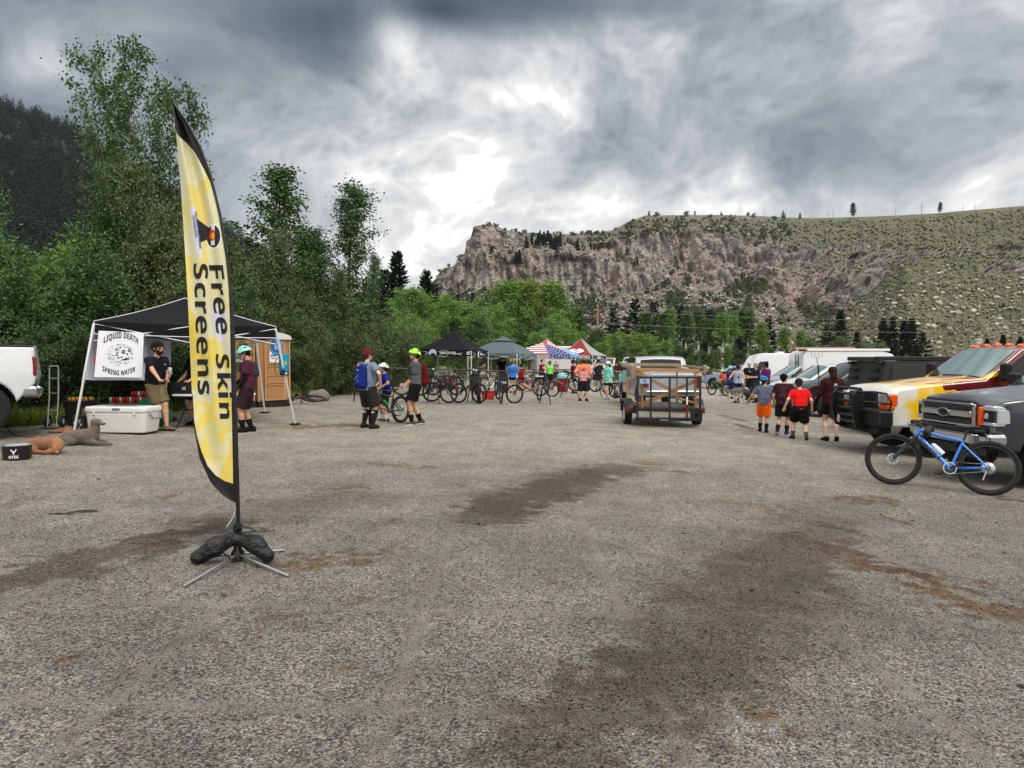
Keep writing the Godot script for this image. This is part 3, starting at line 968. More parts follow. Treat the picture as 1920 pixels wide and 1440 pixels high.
func conifer(sd: int, h: float, w: float, whorls: int, cards: int, fine: float) -> Array:
	rng.seed = sd
	var wood := MB.new()
	var crown := MB.new()
	wood.tube([Vector3.ZERO, Vector3(0, h * 0.5, 0), Vector3(0, h * 0.98, 0)], [h * 0.016, h * 0.010, 0.01], 6, false)
	for i in whorls:
		var t := lerpf(0.1, 0.99, pow(float(i) / whorls, 0.9))
		var nb := 6 if whorls > 20 else 5
		for b in nb:
			var az := TAU * (b + rng.randf()) / nb + i * 1.3
			var L := w * h * pow(1.0 - t, 0.75) * rng.randf_range(0.55, 1.15) + 0.02 * h
			var el := lerpf(-0.15, 0.75, t * t) + rng.randfn() * 0.12
			var dir := Vector3(cos(az) * cos(el), sin(el), sin(az) * cos(el))
			var root := Vector3(0, h * t, 0)
			var sh := rng.randf_range(0.65, 1.3)
			for c in cards:
				var f := (c + 0.3 + rng.randf() * 0.6) / cards
				var p := root + dir * L * f * 0.85
				var sid := dir.cross(Vector3.UP).normalized()
				var ax := (dir + sid * rng.randf_range(-0.9, 0.9) + Vector3(0, rng.randf_range(-0.25, 0.3), 0)).normalized()
				var v := sh * rng.randf_range(0.75, 1.2)
				crown.col = Color(v, v, v)
				leaf(crown, p, ax, (Vector3.UP + rv() * 0.45).normalized(), L * fine * (1.15 - f * 0.4) + 0.03 * h, (L * fine * 0.5 + 0.012 * h))
	return [wood, crown]
func snag(sd: int, h: float) -> MB:
	rng.seed = sd
	var m := MB.new()
	m.tube([Vector3.ZERO, Vector3(0.02 * h, h * 0.5, 0), Vector3(0.0, h, 0)], [h * 0.02, h * 0.013, 0.02], 5)
	for i in 26:
		var t := rng.randf_range(0.3, 0.97)
		var a := rng.randf() * TAU
		var L := h * 0.24 * (1.1 - t)
		m.tube([Vector3(0.01 * h, h * t, 0), Vector3(cos(a) * L, h * t + L * rng.randf_range(-0.1, 0.6), sin(a) * L)], [h * 0.006, 0.01], 3, false)
	return m
func rock(sd: int, size: Vector3, cuts := 8) -> MB:
	rng.seed = sd
	var m := MB.new()
	var pl := []
	for i in cuts: pl.append([rv().normalized(), rng.randf_range(0.55, 0.9)])
	var rows := []
	for i in 11:
		var r := PackedVector3Array()
		for j in 16:
			var th := PI * (i + 0.001) / 10.0
			var p := Vector3(sin(th) * cos(TAU * j / 16), cos(th), sin(th) * sin(TAU * j / 16))
			for q in pl:
				var d: float = p.dot(q[0]) - q[1]
				if d > 0: p -= q[0] * d
			p *= 1.0 + rng.randfn() * 0.012
			r.append(p * size * 0.5 + Vector3(0, size.y * 0.3, 0))
		rows.append(r)
	m.grid(rows, true, Vector3(0, size.y * 0.3, 0))
	return m
var wood_of := {}
var crown_of := {}
func proto(key: String, wc: Array) -> void:
	wood_of[key] = wc[0].mesh()
	crown_of[key] = wc[1].mesh()
func plant(called: String, key: String, at: Vector3, s: Vector3, leafm: Material, barkm: Material, label: String, category: String, group := "", yaw := -1.0) -> Node3D:
	var o := thing(called, label, category, at, yaw if yaw >= 0 else fposmod(at.x * 7.7 + at.z * 3.1, TAU), group)
	var tr := part("trunk" if category == "tree" else "stems", wood_of[key], barkm, o)
	var cr := part("crown" if category == "tree" else "foliage", crown_of[key], leafm, o, "", "stuff")
	tr.scale = s; cr.scale = s
	return o
func top_of(py: float, d: float) -> float:
	return EYE + (676.0 - py) / FOC * d
func where(px: float) -> String:
	var m := [-200, "beyond the left edge", 20, "behind the white pickup's tail", 75, "behind the white pickup's tail light", 110, "behind the hand truck", 160, "behind the tub of gold cans", 215, "behind the skull banner", 262, "behind the banner's right edge", 310, "behind the bearded man", 350, "behind the white banner pole", 400, "behind the feather flag", 445, "behind the mint helmet", 490, "behind the toilets", 535, "behind the drink dispenser", 565, "above the lying bike", 590, "above the low grey boulder", 625, "above the verge boulder", 665, "left of the blue backpack", 715, "above the blue backpack", 760, "above the lime helmet", 800, "above the black peaked canopy's left eave", 840, "above the black peaked canopy", 885, "above the round canopy logo", 915, "above the gap of the two dark canopies", 945, "above the grey-green canopy's cap", 985, "above the grey-green canopy's right side", 1015, "above the striped canopy", 1035, "above the orange canopy", 1065, "above the light blue canopy", 1100, "above the maroon canopy", 1125, "by the utility pole", 1150, "right of the utility pole", 1180, "above the far white pickup", 1205, "above the dark car", 1235, "left above the silver pickup", 1262, "above the silver pickup", 1295, "right above the silver pickup", 1325, "above the flat boulder", 1352, "above the pointed boulder", 1384, "left of the notice board", 1410, "above the notice board", 1445, "above the smaller van's nose", 1480, "above the smaller van's roof", 1540, "above the long van's rear", 1600, "above the hut roof", 1660, "above the topper's left end", 1720, "above the bed topper", 3000, "above the flame pickup"]
	for i in range(0, m.size(), 2):
		if px <= m[i]: return m[i + 1]
	return "past the right edge"
func leafmat(key: String, c: Color, back := 0.55) -> StandardMaterial3D:
	return mat(key, c.linear_to_srgb(), 0.62, 0.0, {"vc": true, "back": (c * back * 1.6).linear_to_srgb(), "spec": 0.35})
func make_plants() -> void:
	proto("big", grow({"h": 11.6, "spread": 0.26, "base": 0.14, "top": 0.16, "curve": 1.0, "branches": 26, "leaves": 24000, "leaf": 0.10, "clump": 0.045, "rise": 0.8, "trunk": 0.010, "stems": 5, "fan": 0.17}, 41))
	proto("slim", grow({"h": 10.0, "spread": 0.36, "base": 0.18, "top": 0.06, "curve": 0.8, "branches": 30, "leaves": 8500, "leaf": 0.11, "clump": 0.05, "rise": 0.72}, 42))
	proto("slim2", grow({"h": 10.0, "spread": 0.36, "base": 0.1, "top": 0.05, "curve": 0.8, "branches": 34, "leaves": 11000, "leaf": 0.095, "clump": 0.05, "rise": 0.75}, 43))
	proto("round", grow({"h": 8.0, "spread": 0.32, "base": 0.12, "top": 0.25, "branches": 70, "leaves": 26000, "leaf": 0.105, "clump": 0.07, "rise": 0.55}, 44))
	proto("round2", grow({"h": 8.0, "spread": 0.27, "base": 0.08, "top": 0.2, "branches": 30, "leaves": 26000, "leaf": 0.105, "clump": 0.07, "rise": 0.6, "stems": 3, "fan": 0.16}, 45))
	proto("willow", grow({"h": 4.0, "spread": 0.26, "base": 0.05, "top": 0.4, "branches": 11, "leaves": 21000, "leaf": 0.12, "wide": 0.34, "clump": 0.085, "rise": 0.9, "stems": 9, "fan": 0.5, "trunk": 0.016}, 46))
	proto("willow2", grow({"h": 4.0, "spread": 0.24, "base": 0.05, "top": 0.35, "branches": 10, "leaves": 21000, "leaf": 0.10, "wide": 0.5, "clump": 0.09, "rise": 0.8, "stems": 10, "fan": 0.55, "trunk": 0.016}, 47))
	proto("far", grow({"h": 9.0, "spread": 0.24, "base": 0.32, "top": 0.25, "branches": 40, "leaves": 8000, "leaf": 0.19, "clump": 0.07, "rise": 0.7, "trunk": 0.016}, 48))
	proto("far2", grow({"h": 9.0, "spread": 0.30, "base": 0.1, "top": 0.25, "branches": 22, "leaves": 9500, "leaf": 0.2, "clump": 0.08, "rise": 0.7, "stems": 3, "fan": 0.18, "trunk": 0.016}, 49))
	proto("far3", grow({"h": 9.0, "spread": 0.17, "base": 0.5, "top": 0.3, "branches": 26, "leaves": 4500, "leaf": 0.19, "clump": 0.06, "rise": 0.7, "trunk": 0.024}, 50))
	proto("fir", conifer(51, 12.0, 0.19, 46, 9, 0.26))
	proto("fir2", conifer(52, 12.0, 0.24, 38, 9, 0.28))
	proto("pine", conifer(53, 10.0, 0.34, 22, 8, 0.34))
	var bark_w := mat("aspen_bark", lin(0.55, 0.53, 0.47), 0.85)
	var bark_g := mat("grey_bark", lin(0.16, 0.13, 0.10), 0.9)
	var bark_b := mat("fir_bark", lin(0.09, 0.065, 0.05), 0.9)
	var L := [leafmat("leaf_green", Color(0.075, 0.132, 0.040)), leafmat("leaf_bright", Color(0.19, 0.30, 0.09), 1.6), leafmat("leaf_olive", Color(0.108, 0.142, 0.056)), leafmat("leaf_dark", Color(0.060, 0.105, 0.040)), leafmat("leaf_yellow", Color(0.22, 0.29, 0.085), 1.6), leafmat("leaf_willow", Color(0.078, 0.150, 0.046))]
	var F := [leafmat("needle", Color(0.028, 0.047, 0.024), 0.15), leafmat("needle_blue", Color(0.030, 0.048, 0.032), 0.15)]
	# near thicket on the left: px, top y, distance, proto, leaf, breadth
	plant("tall_poplar", "big", G(283, 21), Vector3(0.82, top_of(96, 21) / 11.6, 0.82), L[0], bark_g, "tallest poplar, its open top rising above the feather flag", "tree", "", 0.6)
	var tall := [[515, 322, 30, "slim", 0, 1.5, "slim poplar with an airy top just behind the feather flag"], [657, 362, 32, "slim2", 0, 1.55, "slim poplar with an airy top above the boulder by the verge"], [470, 430, 27, "round2", 2, 0.95, "olive leafy tree rising right behind the portable toilets"], [590, 455, 35, "round", 3, 1.0, "dark leafy tree filling the gap between the two airy poplars"], [380, 420, 27, "slim2", 0, 1.1, "green poplar partly hidden by the feather flag"], [205, 335, 24, "slim2", 0, 1.0, "broad green poplar standing left of the tallest poplar"], [-14, 262, 17, "slim", 0, 0.8, "green poplar cut off by the left edge of the picture"], [300, 330, 19, "round2", 2, 0.75, "leafy olive tree close behind the near black canopy"], [210, 400, 20, "round", 0, 0.75, "round green tree behind the banner canopy"], [105, 470, 19, "round2", 2, 0.8, "leafy tree above the willows left of the banner"], [-120, 330, 19, "slim2", 3, 1.2, "dark poplar beyond the white pickup"], [700, 490, 38, "slim2", 3, 0.9, "dark pointed poplar beside the verge boulder"], [560, 500, 29, "round2", 2, 0.85, "olive bushy tree above the turquoise drink dispenser"], [645, 520, 29, "slim", 2, 1.2, "bushy olive tree behind the man with the blue backpack"], [430, 480, 31, "round", 2, 0.8, "low round tree behind the flag and toilets"]]
	for a in tall:
		var hh: float = top_of(a[1], a[2])
		var k: float = {"slim": 10.0, "slim2": 10.0, "round": 8.0, "round2": 8.0}[a[3]]
		plant("poplar_tree" if a[3].begins_with("slim") else "leafy_tree", a[3], G(a[0], a[2]), Vector3(hh / k * a[5], hh / k, hh / k * a[5]), L[a[4]], bark_g, a[6], "tree")
	var wl := [[-60, 560, 15.5, 5], [10, 545, 16.5, 5], [70, 480, 18, 1], [125, 500, 17.5, 5], [180, 470, 19, 5], [235, 545, 18.6, 3], [290, 520, 20, 5], [345, 560, 19.6, 0], [400, 540, 21.5, 3], [30, 640, 15, 3], [100, 630, 16.2, 0], [160, 640, 17, 3], [215, 650, 17.8, 3], [270, 650, 18.2, 3], [470, 600, 26, 2], [540, 590, 27, 2], [600, 600, 27.5, 0], [660, 620, 29, 2], [575, 640, 26, 2], [705, 600, 34, 0], [745, 625, 38, 2], [770, 600, 42, 1], [800, 640, 46, 0], [-140, 600, 14, 3], [-30, 500, 19, 0], [330, 640, 19, 3], [390, 650, 20, 3], [440, 640, 23.5, 2]]
	var wi := 0
	for a in wl:
		var hh: float = top_of(a[1], a[2]) / 4.0
		var who: String = "%s %s willow shrub %s" % ["tall" if a[1] < 530 else ("low" if a[1] > 610 else "middling"), ["green", "bright green", "olive", "dark green", "yellowish", "fresh green"][a[3]], where(a[0])]
		plant("willow_shrub", "willow" if wi % 2 == 0 else "willow2", G(a[0], a[2]), Vector3(maxf(hh, 0.62) * 1.05, hh, maxf(hh, 0.62) * 1.05), L[a[3]], bark_g, who, "shrub", "willows along the edge of the lot")
		wi += 1
	# middle distance
	var mid := [[765, 555, 55, "round", 1, 1.1], [840, 565, 58, "far2", 1, 1.0], [735, 590, 48, "round2", 1, 1.0], [905, 572, 62, "far2", 1, 0.85], [885, 600, 56, "far2", 0, 1.1], [960, 545, 78, "far", 1, 1.1], [1000, 542, 80, "far", 4, 1.0], [1040, 546, 82, "far", 1, 1.0], [930, 600, 62, "far2", 1, 1.0], [985, 605, 68, "far2", 0, 1.0], [1045, 600, 72, "far2", 1, 1.0], [1085, 590, 84, "far", 0, 0.9], [1010, 625, 62, "far2", 1, 1.2], [1075, 625, 76, "far2", 1, 1.1], [1115, 622, 84, "far2", 0, 1.1], [1150, 630, 88, "far2", 1, 1.1], [1185, 628, 90, "far2", 4, 1.0], [1215, 632, 92, "far2", 1, 1.1], [1250, 640, 94, "far2", 1, 1.1], [1280, 645, 94, "far2", 0, 1.1], [1130, 645, 80, "far2", 1, 1.2], [1165, 650, 82, "far2", 0, 1.0], [870, 640, 50, "far2", 0, 1.1], [820, 600, 60, "round", 0, 1.0], [940, 640, 56, "far2", 0, 1.2]]
	for a in mid:
		var hh: float = top_of(a[1], a[2])
		var k: float = 8.0 if a[3].begins_with("round") else 9.0
		var site := "behind the row of canopies" if a[0] < 1080 else "in the thicket beyond the parked white pickup"
		plant("aspen_tree", a[3], G(a[0], a[2]), Vector3(hh / k * a[5] * 1.45, hh / k, hh / k * a[5] * 1.45), L[a[4]], bark_w, "%s %s aspen %s" % ["tall" if a[1] < 575 else ("low" if a[1] > 624 else "middling"), ["deep green", "bright green", "", "", "yellow-green"][a[4]], where(a[0])], "tree", "aspens %s" % site)
	var thin := [[1243, 592, 108, 0], [1256, 585, 110, 1], [1286, 588, 112, 0], [1355, 590, 112, 1], [1371, 585, 115, 1], [1402, 582, 118, 0], [1427, 605, 112, 4], [1470, 612, 120, 1], [1330, 600, 116, 0], [1210, 590, 112, 0], [1500, 615, 118, 1], [1310, 585, 120, 0]]
	for a in thin:
		var hh: float = top_of(a[1], a[2])
		plant("aspen_tree", "far3", G(a[0], a[2]), Vector3(hh / 9.0 * 1.25, hh / 9.0, hh / 9.0 * 1.25), L[a[3]], bark_w, "%s aspen with bare white trunk %s" % ["tall" if a[1] < 593 else "shorter", where(a[0])], "tree", "white-trunked aspens beyond the lot")
	for i in 15:
		rng.seed = 500 + i
		var px := 1305.0 + i * 21.0 + rng.randf_range(-6, 6)
		var dd := rng.randf_range(95, 112)
		var hh := top_of(rng.randf_range(645, 664), dd)
		plant("aspen_sapling", "far2", G(px, dd), Vector3(hh / 9 * 1.25, hh / 9, hh / 9 * 1.25), L[[0, 0, 2, 1, 3][i % 5]], bark_w, "low leafy aspen sapling %s" % where(px), "tree", "aspen saplings beyond the lot")
	var firs := [[745, 486, 66, "fir", "dark pointed fir standing right of the airy poplars"], [722, 520, 70, "fir2", "dark fir half hidden by poplars"], [800, 522, 100, "fir2", "small dark fir on the skyline left of the cliff"], [815, 545, 110, "pine", "dark fir below the left end of the cliff"], [840, 570, 118, "fir2", "dark conifer at the foot of the butte"], [870, 590, 122, "pine", "broad dark conifer at the foot of the butte"], [900, 590, 126, "fir2", "conifer behind the grey-green canopy"], [1190, 562, 130, "pine", "broad dark conifer beyond the white pickup"], [1150, 580, 128, "pine", "dark conifer right of the utility pole"], [1225, 566, 132, "pine", "dark conifer behind the white-trunked aspens"], [1275, 572, 135, "pine", "tall dark conifer left above the big boulders"], [1330, 578, 138, "pine", "dark conifer above the big boulders"], [1390, 580, 138, "fir2", "dark conifer above the brown sign"], [1440, 588, 140, "pine", "dark conifer above the smaller white van"], [1575, 573, 145, "fir2", "tall dark conifer above the long white van"], [1550, 600, 140, "pine", "bushy conifer above the long white van"], [1606, 612, 140, "fir", "slim conifer right of the tall one above the long white van"], [1655, 588, 132, "fir2", "leftmost fir of the dark clump above the bed topper"], [1673, 585, 130, "fir", "tallest fir of the dark clump above the bed topper"], [1694, 592, 133, "fir2", "middle fir of the dark clump above the bed topper"], [1708, 588, 131, "fir2", "fir right of the middle in the dark clump above the bed topper"], [1728, 610, 128, "pine", "rightmost low fir of the dark clump above the bed topper"], [1850, 622, 92, "fir2", "small dark fir above the flame pickup roof"], [1880, 615, 92, "fir", "dark fir at the right edge above the flame pickup"], [1912, 618, 90, "fir2", "last dark fir at the right edge of the picture"], [1960, 600, 92, "fir", "dark fir past the right edge"]]
	for a in firs:
		var hh: float = top_of(a[1], a[2])
		var k: float = 10.0 if a[3] == "pine" else 12.0
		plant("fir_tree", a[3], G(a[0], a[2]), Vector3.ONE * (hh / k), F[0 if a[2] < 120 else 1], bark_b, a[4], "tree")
	for i in 8:
		var px: float = [1520, 1580, 1610, 1640, 1560, 1690, 1760, 1630][i]
		var hh := top_of([630, 625, 640, 635, 645, 655, 655, 628][i], 95)
		plant("aspen_sapling", "far2", G(px, 95.0 + i), Vector3(hh / 9 * 1.4, hh / 9, hh / 9 * 1.4), L[[0, 2, 0, 2, 1, 0, 2, 0][i]], bark_w, "bushy green sapling %s" % where(px), "tree", "saplings behind the long white van")
	# dead snags near the right edge and on the skyline
	var sg := mat("dead_wood", lin(0.17, 0.15, 0.14), 0.9)
	for a in [[1897, 592, 115, "grey leafless conifer at the right edge below the hill"], [1793, 640, 110, "small grey leafless tree above the flame pickup"]]:
		var o := part("dead_tree", snag(int(a[0]), top_of(a[1], a[2])), sg)
		o.position = G(a[0], a[2])
		tag(o, a[3], "tree")
	# skyline trees on the hill
	var sk := [[1600, 385, 410, "round", "dark round pine standing alone on the hilltop skyline"], [1762, 383, 402, "round", "flat-topped pine on the skyline right of the bare one"], [1728, 380, 404, "snag", "bare dead pine on the skyline between two green ones"], [1806, 382, 396, "snag", "thin dead pine on the right skyline"], [1827, 381, 396, "snag", "bare dead trunk farthest right on the skyline"], [1562, 393, 410, "snag", "small dead pine left of the round skyline pine"], [1679, 390, 406, "snag", "faint dead pine midway along the grass skyline"], [1217, 395, 405, "pine", "dark pine on the corner of the cliff skyline"], [1468, 398, 411, "pine", "small pine on the skyline left of dead pines"], [1500, 399, 410, "pine", "small round pine on the skyline by dead pines"], [1472, 394, 410, "snag", "dead pine beside the small skyline pine"], [1432, 394, 408, "snag", "leaning dead pine on the rocky skyline"], [1303, 397, 405, "round", "bushy pine on the rocky skyline"], [1352, 398, 405, "round", "wide bushy pine on the middle of the skyline"], [1552, 394, 409, "snag", "slanting dead trunk on the skyline"]]
	for a in sk:
		var hd := hill_depth(a[0], along(t_sky, a[0]) + 0.6)
		var p := P(a[0], along(t_sky, a[0]) + 1.5, hd[0] - 1.0)
		var hh: float = (a[2] - a[1]) / FOC * hd[0] * 1.08
		if a[3] == "snag":
			var o := part("dead_tree", snag(int(a[0]), hh), sg)
			o.position = p
			tag(o, a[4], "tree")
		else: plant("skyline_pine", a[3], p, Vector3.ONE * (hh / (10.0 if a[3] == "pine" else 8.0)), F[0], bark_b, a[4], "tree")
	# conifers on the cliff bench
	rng.seed = 60
	for i in 46:
		var px := 1000.0 + i * 2.1 + rng.randf_range(-3, 3) if i < 26 else rng.randf_range(880, 1240)
		var py := rng.randf_range(449, 468) if i < 26 else rng.randf_range(466, 500)
		if i >= 36:
			px = rng.randf_range(820, 960); py = rng.randf_range(560, 600)
		var s := along(t_sky, px)
		if py < s + 4: py = s + 4
		var hd := hill_depth(px, py)
		var hh := rng.randf_range(5.5, 9.0)
		var spot := "on the wooded ledge of the cliff" if i < 26 else ("on the cliff terrace" if i < 36 else "on the scree below the butte")
		plant("cliff_conifer", ["fir", "fir2", "pine"][i % 3], P(px, py, hd[0] - 2.0) - Vector3(0, 1, 0), Vector3.ONE * (hh / 11.0) * Vector3(1.25, 1, 1.25), F[0], bark_b, "small dark conifer %s" % spot, "tree", "conifers %s" % spot)
	# shrubs and stones scattered over the slopes
	var cl := MB.new()
	rng.seed = 61
	for i in 46:
		var p := rv().normalized() * Vector3(1, 0.75, 1) * pow(rng.randf(), 0.4)
		var v := rng.randf_range(0.6, 1.3)
		cl.col = Color(v, v, v)
		leaf(cl, p * 0.8 + Vector3(0, 0.6, 0), rv().normalized(), (p + Vector3(0, 0.5, 0) + rv() * 0.4).normalized(), 0.6, 0.5)
	var shr := []
	var rks := []
	rng.seed = 62
	for e in hill_pts:
		var px: float = e[1]
		var py: float = e[2]
		var g := w_grass(px)
		var r := rng.randf()
		if py < along(t_up_top, px) + 4 and px < 1480:
			if r < 0.22: shr.append([e[0], rng.randf_range(1.4, 3.4)])
			elif r < 0.3: rks.append([e[0], rng.randf_range(0.8, 2.2)])
		elif px < 1000 and py > 545:
			if r < 0.3: shr.append([e[0], rng.randf_range(1.5, 3.5)])
			elif r < 0.6: rks.append([e[0], rng.randf_range(0.8, 2.4)])
		elif g > 0.6:
			var dens := smoothstep(430.0, 560.0, py + 0.05 * (px - 1700.0))
			if r < 0.008: shr.append([e[0], rng.randf_range(0.6, 1.5)])
			elif r < 0.03 + 0.36 * dens: rks.append([e[0], 0.22 + 0.36 * rng.randf() + 1.7 * pow(rng.randf(), 7)])
		else:
			if r < 0.05: shr.append([e[0], rng.randf_range(1.2, 3.2)])
			elif r < 0.45: rks.append([e[0], rng.randf_range(0.5, 1.2) + 1.5 * pow(rng.randf(), 6)])
	var band := [[1390, 560, 30, 45], [1300, 590, 40, 12], [1265, 565, 18, 10], [1420, 540, 22, 12], [1345, 600, 40, 10], [1100, 580, 50, 30], [930, 570, 50, 25], [1540, 590, 50, 25]]
	for b in band:
		for i in 60:
			var px: float = b[0] + rng.randfn() * b[2] * 0.5
			var py: float = b[1] + rng.randfn() * b[3] * 0.5
			shr.append([P(px, py, hill_depth(px, py)[0]) + Vector3(0, 0.5, 0), rng.randf_range(1.4, 3.0)])
	scatter("hillside_shrubs", "dark green shrubs dotted over cliff ledges and scree", "shrubs", cl.mesh(leafmat("shrub", Color(0.045, 0.066, 0.028), 0.2)), shr, 0.8, Color(0.7, 0.7, 0.7), Color(1.5, 1.35, 1.2))
	rks.sort_custom(func(a, b): return a[1] / -a[0].z > b[1] / -b[0].z)
	var stone := mat("hill_stone", lin(0.33, 0.29, 0.24), 0.95, 0.0, {"spec": 0.2})
	var rk := [rock(1, Vector3(1.2, 0.9, 1)).mesh(), rock(2, Vector3(1, 0.8, 1.2)).mesh(), rock(3, Vector3(1.3, 1.1, 0.9)).mesh()]
	for i in 60:
		var o := part("hillside_boulder", rk[i % 3], stone)
		o.position = rks[i][0] - Vector3(0, 0.2, 0)
		o.scale = Vector3.ONE * rks[i][1] * 1.1
		o.rotation.y = i * 1.9
		tag(o, "pale boulder lying on the rocky hillside below the skyline", "boulder", "larger boulders on the hillside")
	var rm := MB.new()
	rm.add(rock(4, Vector3(1.2, 0.8, 1), 7))
	rm.c.fill(Color.WHITE)
	scatter("hillside_stones", "pale stones and scree scattered over the hillside", "stones", rm.mesh(mat("scatter_stone", lin(0.42, 0.385, 0.33), 0.95, 0.0, {"vc": true, "spec": 0.2})), rks.slice(60), 1.0, Color(0.55, 0.52, 0.5), Color(1.25, 1.22, 1.15))
	# the dark forest on the left slope
	var fc := conifer(77, 10.0, 0.2, 15, 3, 0.5)
	var fm: MB = fc[1]
	var fst := []
	rng.seed = 63
	for i in 15000:
		var px := rng.randf_range(-420, 720)
		var s := along(t_left_sky, px)
		var py := s + pow(rng.randf(), 1.25) * (690.0 - s) * 0.9 + 2.0
		if px > -60 and px < 130 and absf(py - (262 + (px - 20) * 0.2)) < 9 and rng.randf() < 0.8: continue
		if px < 40 and px > -60 and py > 318 and py < 338 and rng.randf() < 0.7: continue
		fst.append([P(px, py + 2, left_depth(py, s) - 1) - Vector3(0, 3, 0), rng.randf_range(1.0, 1.75)])
	scatter("conifer_forest", "dark conifer forest covering the steep slope on the left", "forest", fm.mesh(leafmat("forest", Color(0.017, 0.029, 0.021), 0.1)), fst, 1.0, Color(0.65, 0.7, 0.7), Color(1.5, 1.55, 1.2))
	# grass on the verges
	var gm := MB.new()
	rng.seed = 64
	for i in 16:
		var a := rng.randf() * TAU
		var h := rng.randf_range(0.12, 0.34)
		var v := rng.randf_range(0.7, 1.3)
		gm.col = Color(v, v, v * 0.8)
		leaf(gm, Vector3(cos(a), 0, sin(a)) * rng.randf() * 0.12, (Vector3(cos(a), 2.2, sin(a)) + rv() * 0.4).normalized(), Vector3(sin(a), 0.3, cos(a)).normalized(), h, 0.02)
	var gs := []
	for i in 30000:
		var z := -rng.randf_range(6, 66)
		var e := lot_x(z)
		var x := e - pow(rng.randf(), 1.6) * 5.0 + 0.35
		if Geometry2D.is_point_in_polygon(Vector2(x - 0.3, z), lot_edge): continue
		gs.append([on(x, z, -0.03), rng.randf_range(0.6, 1.5)])
	for i in 26000:
		var x := rng.randf_range(14, 40)
		var z := -rng.randf_range(56, 100)
		if Geometry2D.is_point_in_polygon(Vector2(x, z), lot_edge): continue
		gs.append([on(x, z, -0.03), rng.randf_range(0.7, 1.5)])
	scatter("verge_grass", "green grass along the edges of the gravel lot", "grass", gm.mesh(leafmat("grass", Color(0.12, 0.17, 0.04), 0.4)), gs, 1.0, Color(0.7, 0.8, 0.6), Color(1.5, 1.25, 1.0))
func lot_x(z: float) -> float:
	return along([-90, -2, -78, -2, -66, -8, -52, -7.5, -42, -6.8, -33, -7.2, -27, -8, -22, -8.8, -18, -9.7, -13, -10.6, -8, -11.2, 6, -14], z)
func scatter(called: String, label: String, category: String, m: Mesh, list: Array, k: float, c0: Color, c1: Color) -> void:
	var mm := MultiMesh.new()
	mm.transform_format = MultiMesh.TRANSFORM_3D
	mm.use_colors = true
	mm.mesh = m
	mm.instance_count = list.size()
	for i in list.size():
		var s: float = list[i][1] * k
		mm.set_instance_transform(i, Transform3D(Basis.from_euler(Vector3(0, rng.randf() * TAU, 0)).scaled(Vector3(s, s * rng.randf_range(0.8, 1.2), s)), list[i][0]))
		var f := rng.randf()
		mm.set_instance_color(i, Color(lerpf(c0.r, c1.r, f), lerpf(c0.g, c1.g, f), lerpf(c0.b, c1.b, f)))
	var mi := MultiMeshInstance3D.new()
	mi.name = called
	mi.multimesh = mm
	add_child(mi)
	tag(mi, label, category, "", "stuff")
# ---------------------------------------------------------------- flag, canopies, stall goods
var flag_pole := [1015, 446, 944, 445, 800, 441, 650, 437, 560, 433, 480, 424.5, 400, 411, 330, 394, 275, 374, 230, 350, 194, 325]
var flag_free := [944, 444, 932, 420, 905, 395, 860, 374, 800, 363, 700, 358, 560, 352, 440, 345, 340, 338, 260, 331, 194, 324]
var flag_black := [194, 320, 249, 331, 257, 337, 267, 349, 285, 365, 317, 382, 341, 394, 380, 405, 417, 416, 454, 423, 523, 428, 600, 431, 840, 436, 906, 437]
var flag_low := [700, 300, 740, 356, 777, 362, 820, 370, 847, 378, 874, 389.5, 891, 404, 902, 421, 907, 437, 908, 500]
const FD := 5.4
func rev(a: Array) -> Array:
	var o := []
	for i in range(a.size() - 2, -1, -2):
		o.append(a[i]); o.append(a[i + 1])
	return o
func flag_at(px: float, py: float, off := 0.0) -> Vector3:
	var xp := along(rev(flag_pole), py)
	var xf_ := along(rev(flag_free), py)
	var u := clampf((xp - px) / maxf(1.0, xp - xf_), 0.0, 1.0)
	var fold := sin(u * 11.0 + py * 0.008) * 0.03 * smoothstep(0.0, 0.3, u) * smoothstep(930.0, 700.0, py) + sin(u * 4.0 - py * 0.02) * 0.015 * u
	return P(px, py, FD + fold - off)
